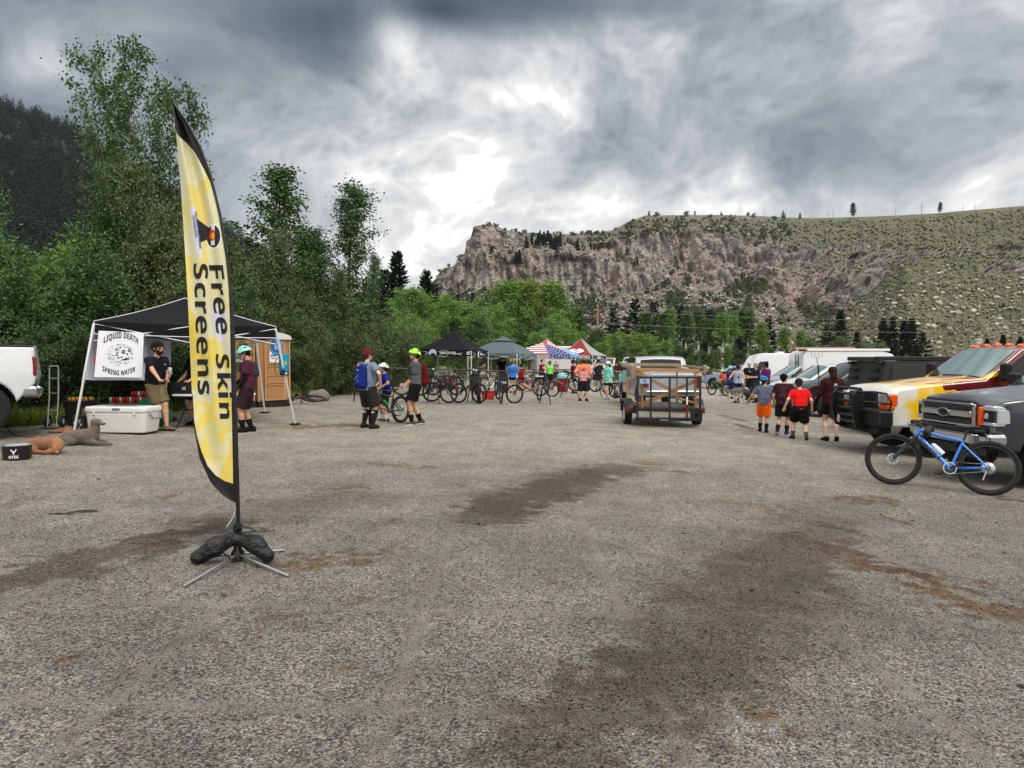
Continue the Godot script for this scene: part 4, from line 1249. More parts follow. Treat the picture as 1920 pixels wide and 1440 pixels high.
func flag_texture() -> ImageTexture:
	var W := 192
	var H := 1024
	var a := noise(401, 0.018, 4)
	var b := noise(402, 0.05, 3)
	var im := Image.create_empty(W, H, false, Image.FORMAT_RGB8)
	var pl := rev(flag_pole)
	var fl := rev(flag_free)
	for y in H:
		var py := lerpf(194.0, 944.0, (y + 0.5) / H)
		var xp := along(pl, py)
		var xf_ := along(fl, py)
		var bx := along(flag_black, py)
		var lx := along(flag_low, py) if py > 735 else -1.0
		for x in W:
			var px := lerpf(xp, xf_, (x + 0.5) / W)
			var c := Color(0.83, 0.815, 0.66)
			var q := a.get_noise_2d(px * 0.9, py * 0.45) + 0.35 * b.get_noise_2d(px, py * 0.6)
			q += clampf((py - 560.0) / 400.0, -0.08, 0.42) - (0.25 if px > 405 and py < 640 and py > 470 else 0.0) + (0.2 if py < 440 else 0.0) - (0.12 if px < 350 and py < 420 else 0.0)
			c = c.lerp(Color(0.86, 0.76, 0.30), smoothstep(-0.05, 0.42, q) * (0.6 if py < 560 else 0.85))
			if py > 570 and py < 670 and px > 397 and px < 424: c = c.lerp(Color(0.78, 0.79, 0.93), smoothstep(0.1, -0.25, q) * 0.8)
			if py > 640: c = c.lerp(Color(0.76, 0.77, 0.70), smoothstep(0.05, -0.3, a.get_noise_2d(px + 300, py)) * 0.5)
			# emblem: ribbon, sun disc and name plate
			var e := Vector2((px - 400.0) / 13.0, (py - 443.0) / 21.0).length()
			if e < 1.12: c = Color(0.92, 0.9, 0.85)
			if e < 1.0: c = Color(0.07, 0.07, 0.09)
			var rib := (px - 369.0) * 0.94 - absf(py - 430.0 - (px - 369.0) * 0.5) * 0.0
			if px > 369 and px < 392 and py > 410 + (px - 369) * 0.75 and py < 458 - (px - 369) * 0.45: c = Color(0.08, 0.08, 0.10)
			if e < 1.0 and absf(px - 399) < 3.5 and py > 421 and py < 460: c = Color(0.86, 0.88, 0.93)
			if Vector2((px - 397.5) / 6.0, (py - 441.0) / 10.5).length() < 1.0: c = Color(0.75, 0.13, 0.08)
			if Vector2((px - 399.0) / 3.4, (py - 442.0) / 6.5).length() < 1.0: c = Color(0.95, 0.72, 0.16)
			if px > 357.5 + (py - 392) * 0.13 and px < 363 + (py - 392) * 0.15 + 3.0 and py > 391 and py < 470 + (px - 363) * 0.5: c = Color(0.80, 0.82, 0.92)
			if px > bx or px < lx: c = Color(0.045, 0.045, 0.055)
			if py > 740 and (px - xf_) < 1.6: c = Color(0.30, 0.05, 0.08)
			im.set_pixel(x, y, c)
	return ImageTexture.create_from_image(im)
func make_flag() -> void:
	var base := GP(446, 1052)
	var o := thing("feather_flag", "tall yellow and black feather flag reading Free Skin Screens on a weighted base", "flag", base)
	var inv := o.transform.affine_inverse()
	var rows := []
	var uvs := []
	for i in 90:
		var py := lerpf(194.0, 944.0, i / 89.0)
		var xp := along(rev(flag_pole), py)
		var xf_ := along(rev(flag_free), py)
		var r := PackedVector3Array()
		var ur := []
		for j in 25:
			var u := j / 24.0
			r.append(inv * flag_at(lerpf(xp, xf_, u), py))
			ur.append(Vector2(u, (py - 194.0) / 750.0))
		rows.append(r); uvs.append(ur)
	var mb := MB.new()
	mb.grid(rows, false, inv * P(400, 600, 20), uvs)
	var fm := mat("flag_cloth", Color.WHITE, 0.75, 0.0, {"tex": flag_texture(), "back": Color(0.4, 0.4, 0.36)})
	var cloth := part("banner_cloth", mb, fm, o)
	var ink := mat("ink_black", Color(0.06, 0.06, 0.075), 0.8)
	for w in [["Free", 497, 626, 391, 406, 27.0], ["Skin", 664, 785, 404, 412, 26.0], ["Screens", 494, 740, 361.5, 371, 28.0]]:
		var tm := textmesh(w[0], 1.0)
		var bb := tm.get_aabb()
		var fn := func(q: Vector3) -> Vector3:
			var f := (q.x - bb.position.x) / bb.size.x
			var py := lerpf(w[1], w[2], f)
			return inv * flag_at(lerpf(w[3], w[4], f) + (q.y - bb.position.y) / bb.size.y * w[5], py, 0.004 + q.z * 0.2)
		part("lettering", bent_text(w[0], 1.0, fn), ink, cloth)
	for w in [["COLORADO MELANOMA", 396, 466, 364.5, 374, 4.2], ["FOUNDATION", 404, 444, 360.5, 366.0, 3.6]]:
		var tm := textmesh(w[0], 1.0)
		var bb := tm.get_aabb()
		var fn := func(q: Vector3) -> Vector3:
			var f := (q.x - bb.position.x) / bb.size.x
			return inv * flag_at(lerpf(w[3], w[4], f) + (q.y - bb.position.y) / bb.size.y * w[5], lerpf(w[1], w[2], f), 0.004 + q.z * 0.2)
		part("lettering", bent_text(w[0], 1.0, fn), mat("ink_blue", Color(0.18, 0.2, 0.36), 0.8), cloth)
	var pm := MB.new()
	var path := []
	var rad := []
	for i in range(0, flag_pole.size(), 2):
		path.append(inv * P(flag_pole[i + 1] + 1.0, flag_pole[i], FD))
		rad.append(lerpf(0.016, 0.007, i / 20.0))
	path.insert(0, inv * (P(446, 1044, FD)))
	rad.insert(0, 0.017)
	pm.tube(path, rad, 10)
	part("pole", pm, mat("pole_black", Color(0.05, 0.05, 0.055), 0.4), o)
	# the weighted cross base
	var net := Net.new(V(-0.5, -0.05, -0.4), V(0.5, 0.45, 0.4), 0.014)
	for s in [[[-0.02, 0.19, 0.03], [-0.15, 0.13, 0.07], [-0.27, 0.055, 0.09], 0.052, 0.066], [[0.03, 0.18, 0.02], [0.15, 0.14, 0.03], [0.25, 0.055, 0.05], 0.045, 0.062]]:
		var p0 := V(s[0][0], s[0][1], s[0][2])
		var p1 := V(s[1][0], s[1][1], s[1][2])
		var p2 := V(s[2][0], s[2][1], s[2][2])
		net.bone(p0, p1, s[3], s[4], 0.05); net.bone(p1, p2, s[4], s[4] * 0.85, 0.05)
	var bag := MB.new()
	net.mesh_to(bag)
	part("water_bag", bag, mat("bag_black", Color(0.045, 0.045, 0.05), 0.6, 0.0, {"wrinkle": 2.5, "fine": 2.5}), o)
	var hub := MB.new()
	hub.lathe([Vector2(0, 0.0), Vector2(0.05, 0.0), Vector2(0.05, 0.05), Vector2(0.03, 0.08), Vector2(0.026, 0.2), Vector2(0.036, 0.22), Vector2(0.03, 0.27), Vector2(0, 0.27)], xf(V(0, 0.02, 0)), 16)
	part("hub", hub, mat("pole_black", Color.BLACK), o)
	var st := MB.new()
	for s in [[[0.0, 0.25, 0.05], [0.06, 0.29, 0.06], [0.14, 0.27, 0.07], [0.17, 0.25, 0.07], [0.1, 0.245, 0.07], [0.02, 0.235, 0.05]], [[-0.03, 0.24, 0.09], [-0.06, 0.18, 0.13], [-0.05, 0.1, 0.14], [0.0, 0.06, 0.14]], [[0.12, 0.2, 0.09], [0.13, 0.13, 0.105], [0.15, 0.09, 0.10]]]:
		var pts := []
		for q in s: pts.append(V(q[0], q[1], q[2]))
		st.tube(pts, 0.012, 6, true, 0.35)
	part("strap", st, mat("bag_black", Color.BLACK), o)
	var alu := mat("aluminium", Color(0.72, 0.73, 0.75), 0.32, 0.9)
	for t in [[343, 1103], [542, 1083], [357, 1050], [533, 1034]]:
		var leg := MB.new()
		var tip := inv * (GP(t[0], t[1]) + V(0, 0.012, 0))
		leg.bar(V(0, 0.055, 0), tip, 0.010, 10)
		part("leg", leg, alu, o)
	var cord := MB.new()
	cord.tube([inv * P(444, 945, FD), inv * P(441, 958, FD), inv * P(434, 975, FD), inv * P(425, 988, FD - 0.05)], 0.0025, 5)
	part("cord", cord, mat("cord_white", Color(0.8, 0.8, 0.78), 0.8), o)
# c: four eave corners from front-left round to back-left; apex; valance depth; colours
func canopy(o: Node3D, c: Array, apex: Vector3, val: float, roofm: Array, valm: Array, trim: Material, legm: Material, feet: Array, sag := 0.16, footm: Material = null) -> Array:
	var panels := []
	for k in 4:
		var a: Vector3 = c[k]
		var b: Vector3 = c[(k + 1) % 4]
		var mb := MB.new()
		var rows := []
		for i in 9:
			var t := i / 8.0
			var r := PackedVector3Array()
			for j in 13:
				var s := j / 12.0
				var e := a.lerp(b, s)
				var p := e.lerp(apex, t)
				p.y -= sag * 4.0 * t * (1.0 - t) * (0.75 + 0.25 * absf(2 * s - 1)) + 0.02 * sin(PI * s) * (1 - t)
				r.append(p)
			rows.append(r)
		mb.grid(rows, false, (a + b) / 2 + V(0, -5, 0))
		panels.append(part("roof_panel", mb, roofm[k], o))
		var vb := MB.new()
		var outw := ((a + b) * 0.5 - V(apex.x, a.y, apex.z)).normalized()
		var vr := []
		for i in 4:
			var t := i / 3.0
			var r := PackedVector3Array()
			for j in 17:
				var s := j / 16.0
				var p := a.lerp(b, s)
				p.y -= 0.02 * sin(PI * s) + val * t
				p += outw * (0.006 + 0.014 * sin(s * 23.0 + k) * t + 0.01 * sin(s * 51.0) * t)
				r.append(p)
			vr.append(r)
		vb.grid(vr, false, (a + b) / 2 - outw * 5)
		var vp := part("valance", vb, valm[k], o)
		if trim:
			var tb := MB.new()
			var p1 := []
			var p2 := []
			for j in 17:
				p1.append(vr[3][j]); p2.append(rows[0][mini(12, int(j * 0.75))] + outw * 0.006)
			tb.tube(p1, 0.009, 5)
			var rp := []
			for i in 9: rp.append(rows[i][0] + V(0, 0.004, 0))
			tb.tube(rp, 0.009, 5)
			tb.bar(vr[0][0], vr[3][0], 0.009, 5)
			part("piping", tb, trim, vp)
	for k in 4:
		var top: Vector3 = c[k] - V(0, 0.05, 0)
		var ft: Vector3 = feet[k]
		var lb := MB.new()
		beam(lb, ft.lerp(top, 0.45), top, 0.042, 0.042)
		beam(lb, ft, ft.lerp(top, 0.5), 0.034, 0.034)
		var lg := part("leg", lb, legm, o)
		var fb := MB.new()
		fb.bx(ft + V(0, 0.02, 0), V(0.2, 0.04, 0.2) if footm else V(0.1, 0.02, 0.1), 0.008)
		part("foot", fb, footm if footm else legm, lg)
		var cb := MB.new()
		var n: Vector3 = c[(k + 1) % 4] - V(0, 0.05, 0)
		for m in 2:
			var q0 := top.lerp(n, m * 0.5)
			var q1 := top.lerp(n, m * 0.5 + 0.5)
			var dn := V(0, 0.34, 0)
			cb.bar(q0, q1 - dn, 0.011, 5); cb.bar(q0 - dn, q1, 0.011, 5)
		part("truss", cb, legm, o)
	return panels
func flat_text(txt: String, size: float, at: Transform3D, m: Material, parent: Node, called := "lettering", fname := "Droid Sans", weight := 700, sx := 1.0) -> void:
	var tm := textmesh(txt, size, fname, weight, 0.006)
	var o := part(called, tm, m, parent)
	o.transform = at * Transform3D(Basis.from_scale(V(sx, 1, 1)), Vector3.ZERO)
func square(cx: float, cz: float, half: float, yaw: float, h: float) -> Array:
	var o := []
	for q in [[-1, 1], [1, 1], [1, -1], [-1, -1]]:
		var d := V(q[0] * half, 0, q[1] * half).rotated(Vector3.UP, yaw)
		o.append(on(cx + d.x, cz + d.z, h))
	return o
func feet_of(c: Array, out := 0.0) -> Array:
	var m: Vector3 = (c[0] + c[2]) / 2
	var o := []
	for p in c:
		var d: Vector3 = p - m
		o.append(on(m.x + d.x * (1 + out), m.z + d.z * (1 + out)))
	return o
func make_canopies() -> void:
	var blk := mat("canopy_black", Color(0.085, 0.085, 0.105), 0.85, 0.0, {"spec": 0.25})
	var white := mat("leg_white", Color(0.82, 0.83, 0.84), 0.35)
	var wtrim := mat("piping_white", Color(0.82, 0.84, 0.88), 0.6)
	var rub := mat("rubber", Color(0.06, 0.06, 0.06), 0.85)
	var ink := mat("ink_white", Color(0.88, 0.88, 0.9), 0.7)
	# the near black canopy with the stall under it
	var c := [V(-8.3, 2.40, -13.8), V(-5.24, 2.37, -15.4), V(-6.84, 2.42, -18.46), V(-9.9, 2.48, -16.9)]
	var o := thing("canopy", "near black pop-up canopy with white piping over the drinks stall", "canopy")
	canopy(o, c, V(-7.57, 3.06, -16.1), 0.25, [blk, blk, blk, blk], [blk, blk, blk, blk], wtrim, white, [on(-8.49, -13.4), on(-5.0, -15.95), on(-6.75, -18.9), on(-10.2, -17.0)], 0.04, rub)
	# black canopy by the bike rack
	c = square(-3.2, -38.1, 1.52, deg_to_rad(-15), 2.11)
	o = thing("canopy", "black peaked canopy with white round logo behind the bike rack", "canopy")
	canopy(o, c, on(-3.2, -38.1, 3.22), 0.33, [blk, blk, blk, blk], [blk, blk, blk, blk], null, white, feet_of(c), 0.13)
	var fx := face_of(c, 0, 0.19)
	flat_text("UNDER THE ROCK", 0.17, fx * xf(V(0.22, 0, 0.03)), ink, o, "lettering", "Droid Sans", 700, 0.62)
	flat_text("EST.", 0.05, fx * xf(V(0.22, -0.09, 0.03)), ink, o)
	var lg := MB.new()
	var dome := PackedVector2Array()
	for i in 15: dome.append(Vector2(cos(PI * i / 14.0) * 0.21, sin(PI * i / 14.0) * 0.2 - 0.02))
	for q in [[-0.19, -0.13], [-0.13, -0.13], [-0.10, -0.04], [-0.02, 0.02], [0.05, -0.06], [0.11, 0.0], [0.14, -0.13], [0.2, -0.13]]: dome.append(Vector2(q[0], q[1]))
	lg.prism(dome, fx * xf(V(-0.62, 0.02, 0.032)), 0.006)
	part("logo", lg, mat("logo_blue", Color(0.72, 0.78, 0.86), 0.7), o)
	var tg := MB.new()
	tg.box(fx * xf(V(1.36, -0.02, 0.032)), V(0.15, 0.15, 0.006))
	part("logo_plate", tg, ink, o)
	var tk := MB.new()
	tk.box(fx * xf(V(1.36, -0.02, 0.037)), V(0.075, 0.05, 0.004)); tk.box(fx * xf(V(1.36, -0.02, 0.040)), V(0.03, 0.09, 0.004))
	part("logo_mark", tk, rub, o)
	var rx := face_of(c, 1, 0.19)
	flat_text("bites", 0.16, rx * xf(V(0.1, 0.0, 0.03)), ink, o)
	var bt := MB.new()
	bt.prism(PackedVector2Array([Vector2(-0.1, -0.16), Vector2(0.1, -0.16), Vector2(0.07, 0.02), Vector2(0.04, 0.16), Vector2(-0.04, 0.16), Vector2(-0.08, 0.02)]), rx * xf(V(-0.4, 0, 0.032)), 0.006)
	part("logo", bt, ink, o)
	# grey-green canopy
	var gg := mat("canopy_grey", Color(0.27, 0.33, 0.36), 0.8, 0.0, {"rim": 0.25})
	c = square(-0.55, -44.4, 1.68, deg_to_rad(-24), 2.06)
	o = thing("canopy", "plain grey-green canopy with vented cap between black and striped ones", "canopy")
	canopy(o, c, on(-0.55, -44.4, 3.05), 0.27, [gg, gg, gg, gg], [gg, gg, gg, gg], null, white, feet_of(c), -0.02)
	var cap := MB.new()
	var cc := square(-0.55, -44.4, 0.5, deg_to_rad(-24), 2.86)
	for k in 4: cap.face([cc[k], cc[(k + 1) % 4], on(-0.55, -44.4, 3.16)], V(0, 1, 0))
	part("vent_cap", cap, gg, o)
	# striped flag canopy
	var img := Image.create_empty(64, 130, false, Image.FORMAT_RGB8)
	for y in 130:
		for x in 64: img.set_pixel(x, y, Color(0.62, 0.12, 0.16) if (y / 10) % 2 == 0 else Color(0.84, 0.84, 0.86))
	var stripe := mat("stripes", Color.WHITE, 0.8, 0.0, {"tex": ImageTexture.create_from_image(img)})
	var img2 := Image.create_empty(128, 128, false, Image.FORMAT_RGB8)
	for y in 128:
		for x in 128:
			var gx := (x % 16) - 8
			var gy := ((y + (8 if (x / 16) % 2 else 0)) % 16) - 8
			img2.set_pixel(x, y, Color(0.85, 0.86, 0.9) if gx * gx + gy * gy < 9 else Color(0.13, 0.18, 0.42))
	var stars := mat("stars", Color.WHITE, 0.8, 0.0, {"tex": ImageTexture.create_from_image(img2)})
	c = square(2.25, -50.2, 1.5, deg_to_rad(-38), 2.12)
	o = thing("canopy", "flag canopy with red and white stripes and a starry blue side", "canopy")
	canopy(o, c, on(2.25, -50.2, 2.95), 0.27, [stripe, stars, stars, stripe], [stripe, stars, stars, stripe], null, white, feet_of(c), -0.06)
	var oc := mat("canopy_orange", Color(0.90, 0.20, 0.07), 0.8, 0.0, {"rim": 0.2})
	var pale := mat("canopy_pale", Color(0.78, 0.62, 0.58), 0.8)
	c = square(2.75, -54.6, 1.5, deg_to_rad(-42), 2.1)
	o = thing("canopy", "bright orange peaked canopy rising behind the striped one", "canopy")
	canopy(o, c, on(2.75, -54.6, 3.3), 0.27, [oc, pale, oc, oc], [oc, oc, oc, oc], wtrim, white, feet_of(c), 0.1)
	var bl := mat("canopy_blue", Color(0.45, 0.62, 0.82), 0.8, 0.0, {"rim": 0.2})
	c = square(4.05, -52.6, 1.05, deg_to_rad(-20), 2.15)
	o = thing("canopy", "low light blue canopy squeezed before the maroon one", "canopy")
	canopy(o, c, on(4.05, -52.6, 2.55), 0.2, [bl, bl, bl, bl], [bl, bl, bl, bl], null, white, feet_of(c), 0.0)
	var mr := mat("canopy_maroon", Color(0.50, 0.09, 0.10), 0.8, 0.0, {"rim": 0.2})
	var navy := mat("canopy_navy", Color(0.12, 0.11, 0.15), 0.8)
	var gry := mat("canopy_side", Color(0.55, 0.55, 0.56), 0.8)
	c = square(5.4, -54.0, 1.5, deg_to_rad(-28), 2.14)
	o = thing("canopy", "maroon canopy with bird emblem and WYOMING on its dark valance", "canopy")
	canopy(o, c, on(5.4, -54.0, 3.42), 0.33, [mr, gry, mr, mr], [navy, navy, navy, navy], wtrim, white, feet_of(c), 0.16)
	fx = face_of(c, 0, 0.18)
	flat_text("ER WYOMING", 0.34, fx * xf(V(0.28, 0, 0.04)), ink, o, "lettering", "Droid Sans", 700, 0.95)
	flat_text("TRAILS", 0.26, face_of(c, 1, 0.18) * xf(V(-0.2, 0, 0.04)), ink, o)
	var em := MB.new()
	var pn := fx * Transform3D(Basis.from_euler(V(-0.72, 0, 0)), V(0.05, 0.48, -0.36))
	for q in [[-0.4, 0.05, 0.3, 0.11], [-0.32, -0.1, -0.5, 0.1], [0.36, 0.06, -0.4, 0.11], [0.34, -0.12, 0.3, 0.1], [0.0, -0.02, 0.8, 0.08]]:
		em.ball(pn * Transform3D(Basis.from_euler(V(0, 0, q[2])) * Basis.from_scale(V(0.32, q[3], 0.012)), V(q[0], q[1], 0.02)), 12, 6)
	part("emblem", em, ink, o)
	# small white camper behind the canopies
	o = thing("camper", "small white camper trailer peeking out behind the orange canopy", "camper", on(3.6, -61), 0.3)
	var cb := MB.new()
	cb.bx(V(0, 1.75, 0), V(3.6, 2.1, 2.1), 0.14)
	part("body", cb, mat("camper_white", Color(0.74, 0.75, 0.74), 0.5), o)
	var cw := MB.new()
	cw.bx(V(0.9, 2.15, 1.05), V(0.7, 0.45, 0.03), 0.01)
	part("window", cw, mat("glass_dark", Color(0.03, 0.035, 0.04), 0.08, 0.0), o)
	for x in [-0.35, 0.35]:
		var w := MB.new()
		w.lathe([Vector2(0, -0.1), Vector2(0.3, -0.1), Vector2(0.34, -0.06), Vector2(0.34, 0.06), Vector2(0.3, 0.1), Vector2(0, 0.1)], Transform3D(Basis.from_euler(V(PI / 2, 0, 0)), V(x * 2.2, 0.34, 1.0)), 20)
		part("wheel", w, rub, o)
# a frame on the valance of side k: origin in its middle, x along it, z outward
func face_of(c: Array, k: int, down: float) -> Transform3D:
	var a: Vector3 = c[k]
	var b: Vector3 = c[(k + 1) % 4]
	var x := (b - a); x.y = 0; x = x.normalized()
	var z := x.cross(Vector3.UP).normalized()
	var m: Vector3 = (c[0] + c[2]) / 2
	var mid := (a + b) / 2 - V(0, down, 0)
	if z.dot(mid - m) < 0: z = -z
	x = Vector3.UP.cross(z)
	return Transform3D(Basis(x, Vector3.UP, z), mid)
func can_mesh() -> MB:
	var m := MB.new()
	m.lathe([Vector2(0, 0), Vector2(0.026, 0), Vector2(0.033, 0.008), Vector2(0.033, 0.105), Vector2(0.026, 0.12), Vector2(0.025, 0.123), Vector2(0, 0.118)], Transform3D(), 14)
	return m
func make_stall() -> void:
	var white := mat("leg_white", Color.WHITE)
	var rub := mat("rubber", Color.BLACK)
	var ink := mat("ink_black", Color.BLACK)
	# front banner
	var o := thing("banner", "white LIQUID DEATH spring water banner with skull hung from the canopy", "banner")
	var a := P(185, 620, 13.72); var b := P(270, 624, 14.1); var d := P(177, 707, 13.62); var e := P(267.5, 708, 14.02)
	var cloth_w := mat("banner_white", Color(0.85, 0.86, 0.90), 0.75, 0.0, {"back": Color(0.3, 0.3, 0.32)})
	var rows := []
	for i in 9:
		var r := PackedVector3Array()
		for j in 13:
			var u := j / 12.0
			var v := i / 8.0
			r.append(a.lerp(b, u).lerp(d.lerp(e, u), v) + V(0, 0, sin(u * 7.0 + v) * 0.012))
		rows.append(r)
	var mb := MB.new()
	mb.grid(rows, false, V(-8, 1.5, -40))
	part("cloth", mb, cloth_w, o)
	var at := func(u: float, v: float, off: float) -> Vector3:
		return a.lerp(b, u).lerp(d.lerp(e, u), v) + V(0, 0, sin(u * 7.0 + v) * 0.012 + 0.006 + off)
	for w in [["LIQUID DEATH", 0.14, 0.88, 0.30, 0.17, -0.17, 0.22], ["SPRING WATER", 0.16, 0.84, 0.86, 0.11, 0.13, 0.0]]:
		var bb := textmesh(w[0], 1.0).get_aabb()
		var fn := func(q: Vector3) -> Vector3:
			var f: float = (q.x - bb.position.x) / bb.size.x
			var g: float = (q.y - bb.position.y) / bb.size.y
			var arch: float = 4.0 * f * (1.0 - f)
			var hgt: float = w[4] * (1.0 + w[6] * (1.0 - arch) * 0.0)
			return at.call(lerpf(w[1], w[2], f), w[3] + w[5] * arch * 0.75 - g * hgt, q.z * 0.3)
		part("lettering", bent_text(w[0], 1.0, fn), ink, o)
	var sk := MB.new()
	rng.seed = 12
	var blob := func(u: float, v: float, ru: float, rv_: float, ang: float) -> void:
		var pts := []
		for i in 9:
			var t := TAU * i / 9.0
			var q := Vector2(cos(t) * ru, sin(t) * rv_).rotated(ang)
			pts.append(at.call(u + q.x, v + q.y, 0.001))
		sk.face(pts, V(0, 0, 1))
	for s in [[0.56, 0.44, 0.042, 0.045, 0.0], [0.69, 0.40, 0.036, 0.042, 0.2], [0.645, 0.485, 0.022, 0.02, 0.6], [0.62, 0.60, 0.075, 0.02, -0.25], [0.53, 0.56, 0.02, 0.018, 0.4], [0.47, 0.57, 0.022, 0.015, 0], [0.44, 0.47, 0.03, 0.012, -0.5], [0.5, 0.35, 0.02, 0.01, 0.6], [0.42, 0.4, 0.03, 0.012, 0.5], [0.43, 0.52, 0.035, 0.01, 0.1]]: blob.call(s[0], s[1], s[2], s[3], s[4])
	for i in 190:
		var t := rng.randf() * TAU
		var rr := sqrt(rng.randf())
		var q := Vector2(0.5 + cos(t) * rr * 0.29, 0.5 + sin(t) * rr * 0.235)
		if q.distance_to(Vector2(0.6, 0.45)) < 0.12 and i % 3: continue
		blob.call(q.x, q.y, rng.randf_range(0.006, 0.024), 0.0032, rng.randf_range(-0.4, 0.3) + (0.5 - q.y))
	part("skull_print", sk, ink, o)
	var eye := MB.new()
	for s in [[0.56, 0.44, 0.016], [0.69, 0.40, 0.014]]:
		var pts := []
		for i in 9: pts.append(at.call(s[0] + cos(TAU * i / 9.0) * s[2], s[1] + sin(TAU * i / 9.0) * s[2], 0.003))
		eye.face(pts, V(0, 0, 1))
	part("skull_eye", eye, cloth_w, o)
	# side banner wrapped round the corner leg and the one behind
	o = thing("banner", "white banner with red marks wrapped round the canopy's corner leg", "banner")
	mb = MB.new()
	rows = []
	for i in 7:
		var v := i / 6.0
		rows.append(PackedVector3Array([P(174, 624, 13.9).lerp(P(159, 712, 13.5), v), P(182, 624, 14.2).lerp(P(176, 713, 13.9), v), P(188, 624, 14.5).lerp(P(196, 713, 14.4), v), P(230, 625, 14.6).lerp(P(236, 713, 14.5), v), P(274, 626, 14.75).lerp(P(280, 713, 14.6), v)]))
	mb.grid(rows, false, V(-8, 1.5, -40))
	part("cloth", mb, cloth_w, o)
	var red := MB.new()
	for q in [[181, 647, 185, 643, 185, 657, 179.5, 658], [177.5, 671, 183, 668, 183, 683, 175.5, 684]]:
		red.face([P(q[0], q[1], 13.96), P(q[2], q[3], 14.0), P(q[4], q[5], 13.9), P(q[6], q[7], 13.85)], V(0, 0, 1))
	part("red_mark", red, mat("ink_red", Color(0.75, 0.12, 0.15), 0.7), o)
	o = thing("banner", "white banner hanging behind the man in black polo shirt", "banner")
	mb = MB.new()
	rows = []
	for i in 5: rows.append(PackedVector3Array([P(270, 633, 15.6).lerp(P(276, 712, 15.6), i / 4.0), P(300, 635, 15.8).lerp(P(300, 710, 15.7), i / 4.0), P(321, 640, 16.0).lerp(P(320, 708, 16.0), i / 4.0)]))
	mb.grid(rows, false, V(-8, 1.5, -40))
	part("cloth", mb, cloth_w, o)
	# pole carrying that banner
	o = thing("banner_pole", "white pole with black foot behind the man at the table", "pole", GP(309, 789))
	mb = MB.new()
	mb.bar(V(0, 0.03, 0), V(0.12, 1.95, 0), 0.02)
	part("pole", mb, white, o)
	mb = MB.new()
	mb.lathe([Vector2(0, 0), Vector2(0.26, 0), Vector2(0.26, 0.06), Vector2(0.22, 0.08), Vector2(0, 0.08)], Transform3D(), 20)
	part("foot", mb, rub, o)
	# cooler
	var cm := mat("cooler_white", Color(0.80, 0.80, 0.79), 0.45)
	o = thing("cooler", "big white hard cooler standing before the canopy leg", "cooler", GP(219, 814) + V(0, 0, -0.25), -0.12)
	mb = MB.new()
	rows = []
	for q in [[0.0, 0.58, 0.24], [0.03, 0.595, 0.25], [0.36, 0.635, 0.275], [0.385, 0.63, 0.27]]:
		var r := PackedVector3Array()
		for i in 32:
			var t := TAU * i / 32.0
			var cx: float = signf(cos(t)) * pow(absf(cos(t)), 0.22) * q[1]
			var cz: float = signf(sin(t)) * pow(absf(sin(t)), 0.22) * q[2]
			r.append(V(cx, q[0] + 0.03, cz))
		rows.append(r)
	mb.grid(rows, true, V(0, 0.2, 0))
	part("body", mb, cm, o)
	mb = MB.new()
	rows = []
	for q in [[0.42, 0.64, 0.28], [0.44, 0.65, 0.288], [0.50, 0.648, 0.286], [0.525, 0.63, 0.27], [0.535, 0.0, 0.0]]:
		var r := PackedVector3Array()
		for i in 32:
			var t := TAU * i / 32.0
			r.append(V(signf(cos(t)) * pow(absf(cos(t)), 0.2) * q[1], q[0], signf(sin(t)) * pow(absf(sin(t)), 0.2) * q[2]))
		rows.append(r)
	mb.grid(rows, true, V(0, 0.4, 0))
	var lid := part("lid", mb, cm, o)
	mb = MB.new()
	mb.bx(V(0.05, 0.478, 0.288), V(0.16, 0.045, 0.012), 0.004)
	part("name_plate", mb, mat("plate_blue", Color(0.35, 0.43, 0.5), 0.5), lid)
	for x in [-0.42, 0.42]:
		mb = MB.new()
		mb.bx(V(x, 0.43, 0.285), V(0.05, 0.13, 0.02), 0.008)
		part("latch", mb, cm, lid)
	mb = MB.new()
	mb.tube([V(0.655, 0.40, -0.16), V(0.70, 0.30, -0.12), V(0.70, 0.30, 0.12), V(0.655, 0.40, 0.16)], 0.016, 8)
	part("handle", mb, mat("grey_plastic", Color(0.5, 0.5, 0.5), 0.6), o)
	for x in [-0.5, 0.5]:
		for z in [-0.18, 0.18]:
			mb = MB.new()
			mb.bx(V(x, 0.015, z), V(0.12, 0.03, 0.08), 0.006)
			part("foot", mb, rub, o)
	# hand truck
	o = thing("hand_truck", "chrome two-wheeled hand truck standing behind the dogs", "hand truck", GP(93, 803) + V(0, 0, -0.15), 0.15)
	mb = MB.new()
	for x in [-0.085, 0.085]:
		mb.tube([V(x, 0.05, 0.1), V(x, 0.6, 0.0), V(x, 1.2, -0.03), V(x * 0.9, 1.25, -0.03)], 0.015, 8)
	mb.tube([V(-0.085, 1.2, -0.03), V(-0.07, 1.25, -0.03), V(0.07, 1.25, -0.03), V(0.085, 1.2, -0.03)], 0.015, 8)
	for y in [0.35, 0.7, 1.0]: mb.bar(V(-0.085, y, 0.03), V(0.085, y, 0.03), 0.011)
	part("frame", mb, mat("chrome_tube", Color(0.7, 0.7, 0.7), 0.25, 0.9), o)
	mb = MB.new()
	mb.bx(V(0, 0.03, 0.24), V(0.34, 0.012, 0.26), 0.003)
	part("toe_plate", mb, mat("chrome_tube", Color.WHITE), o)
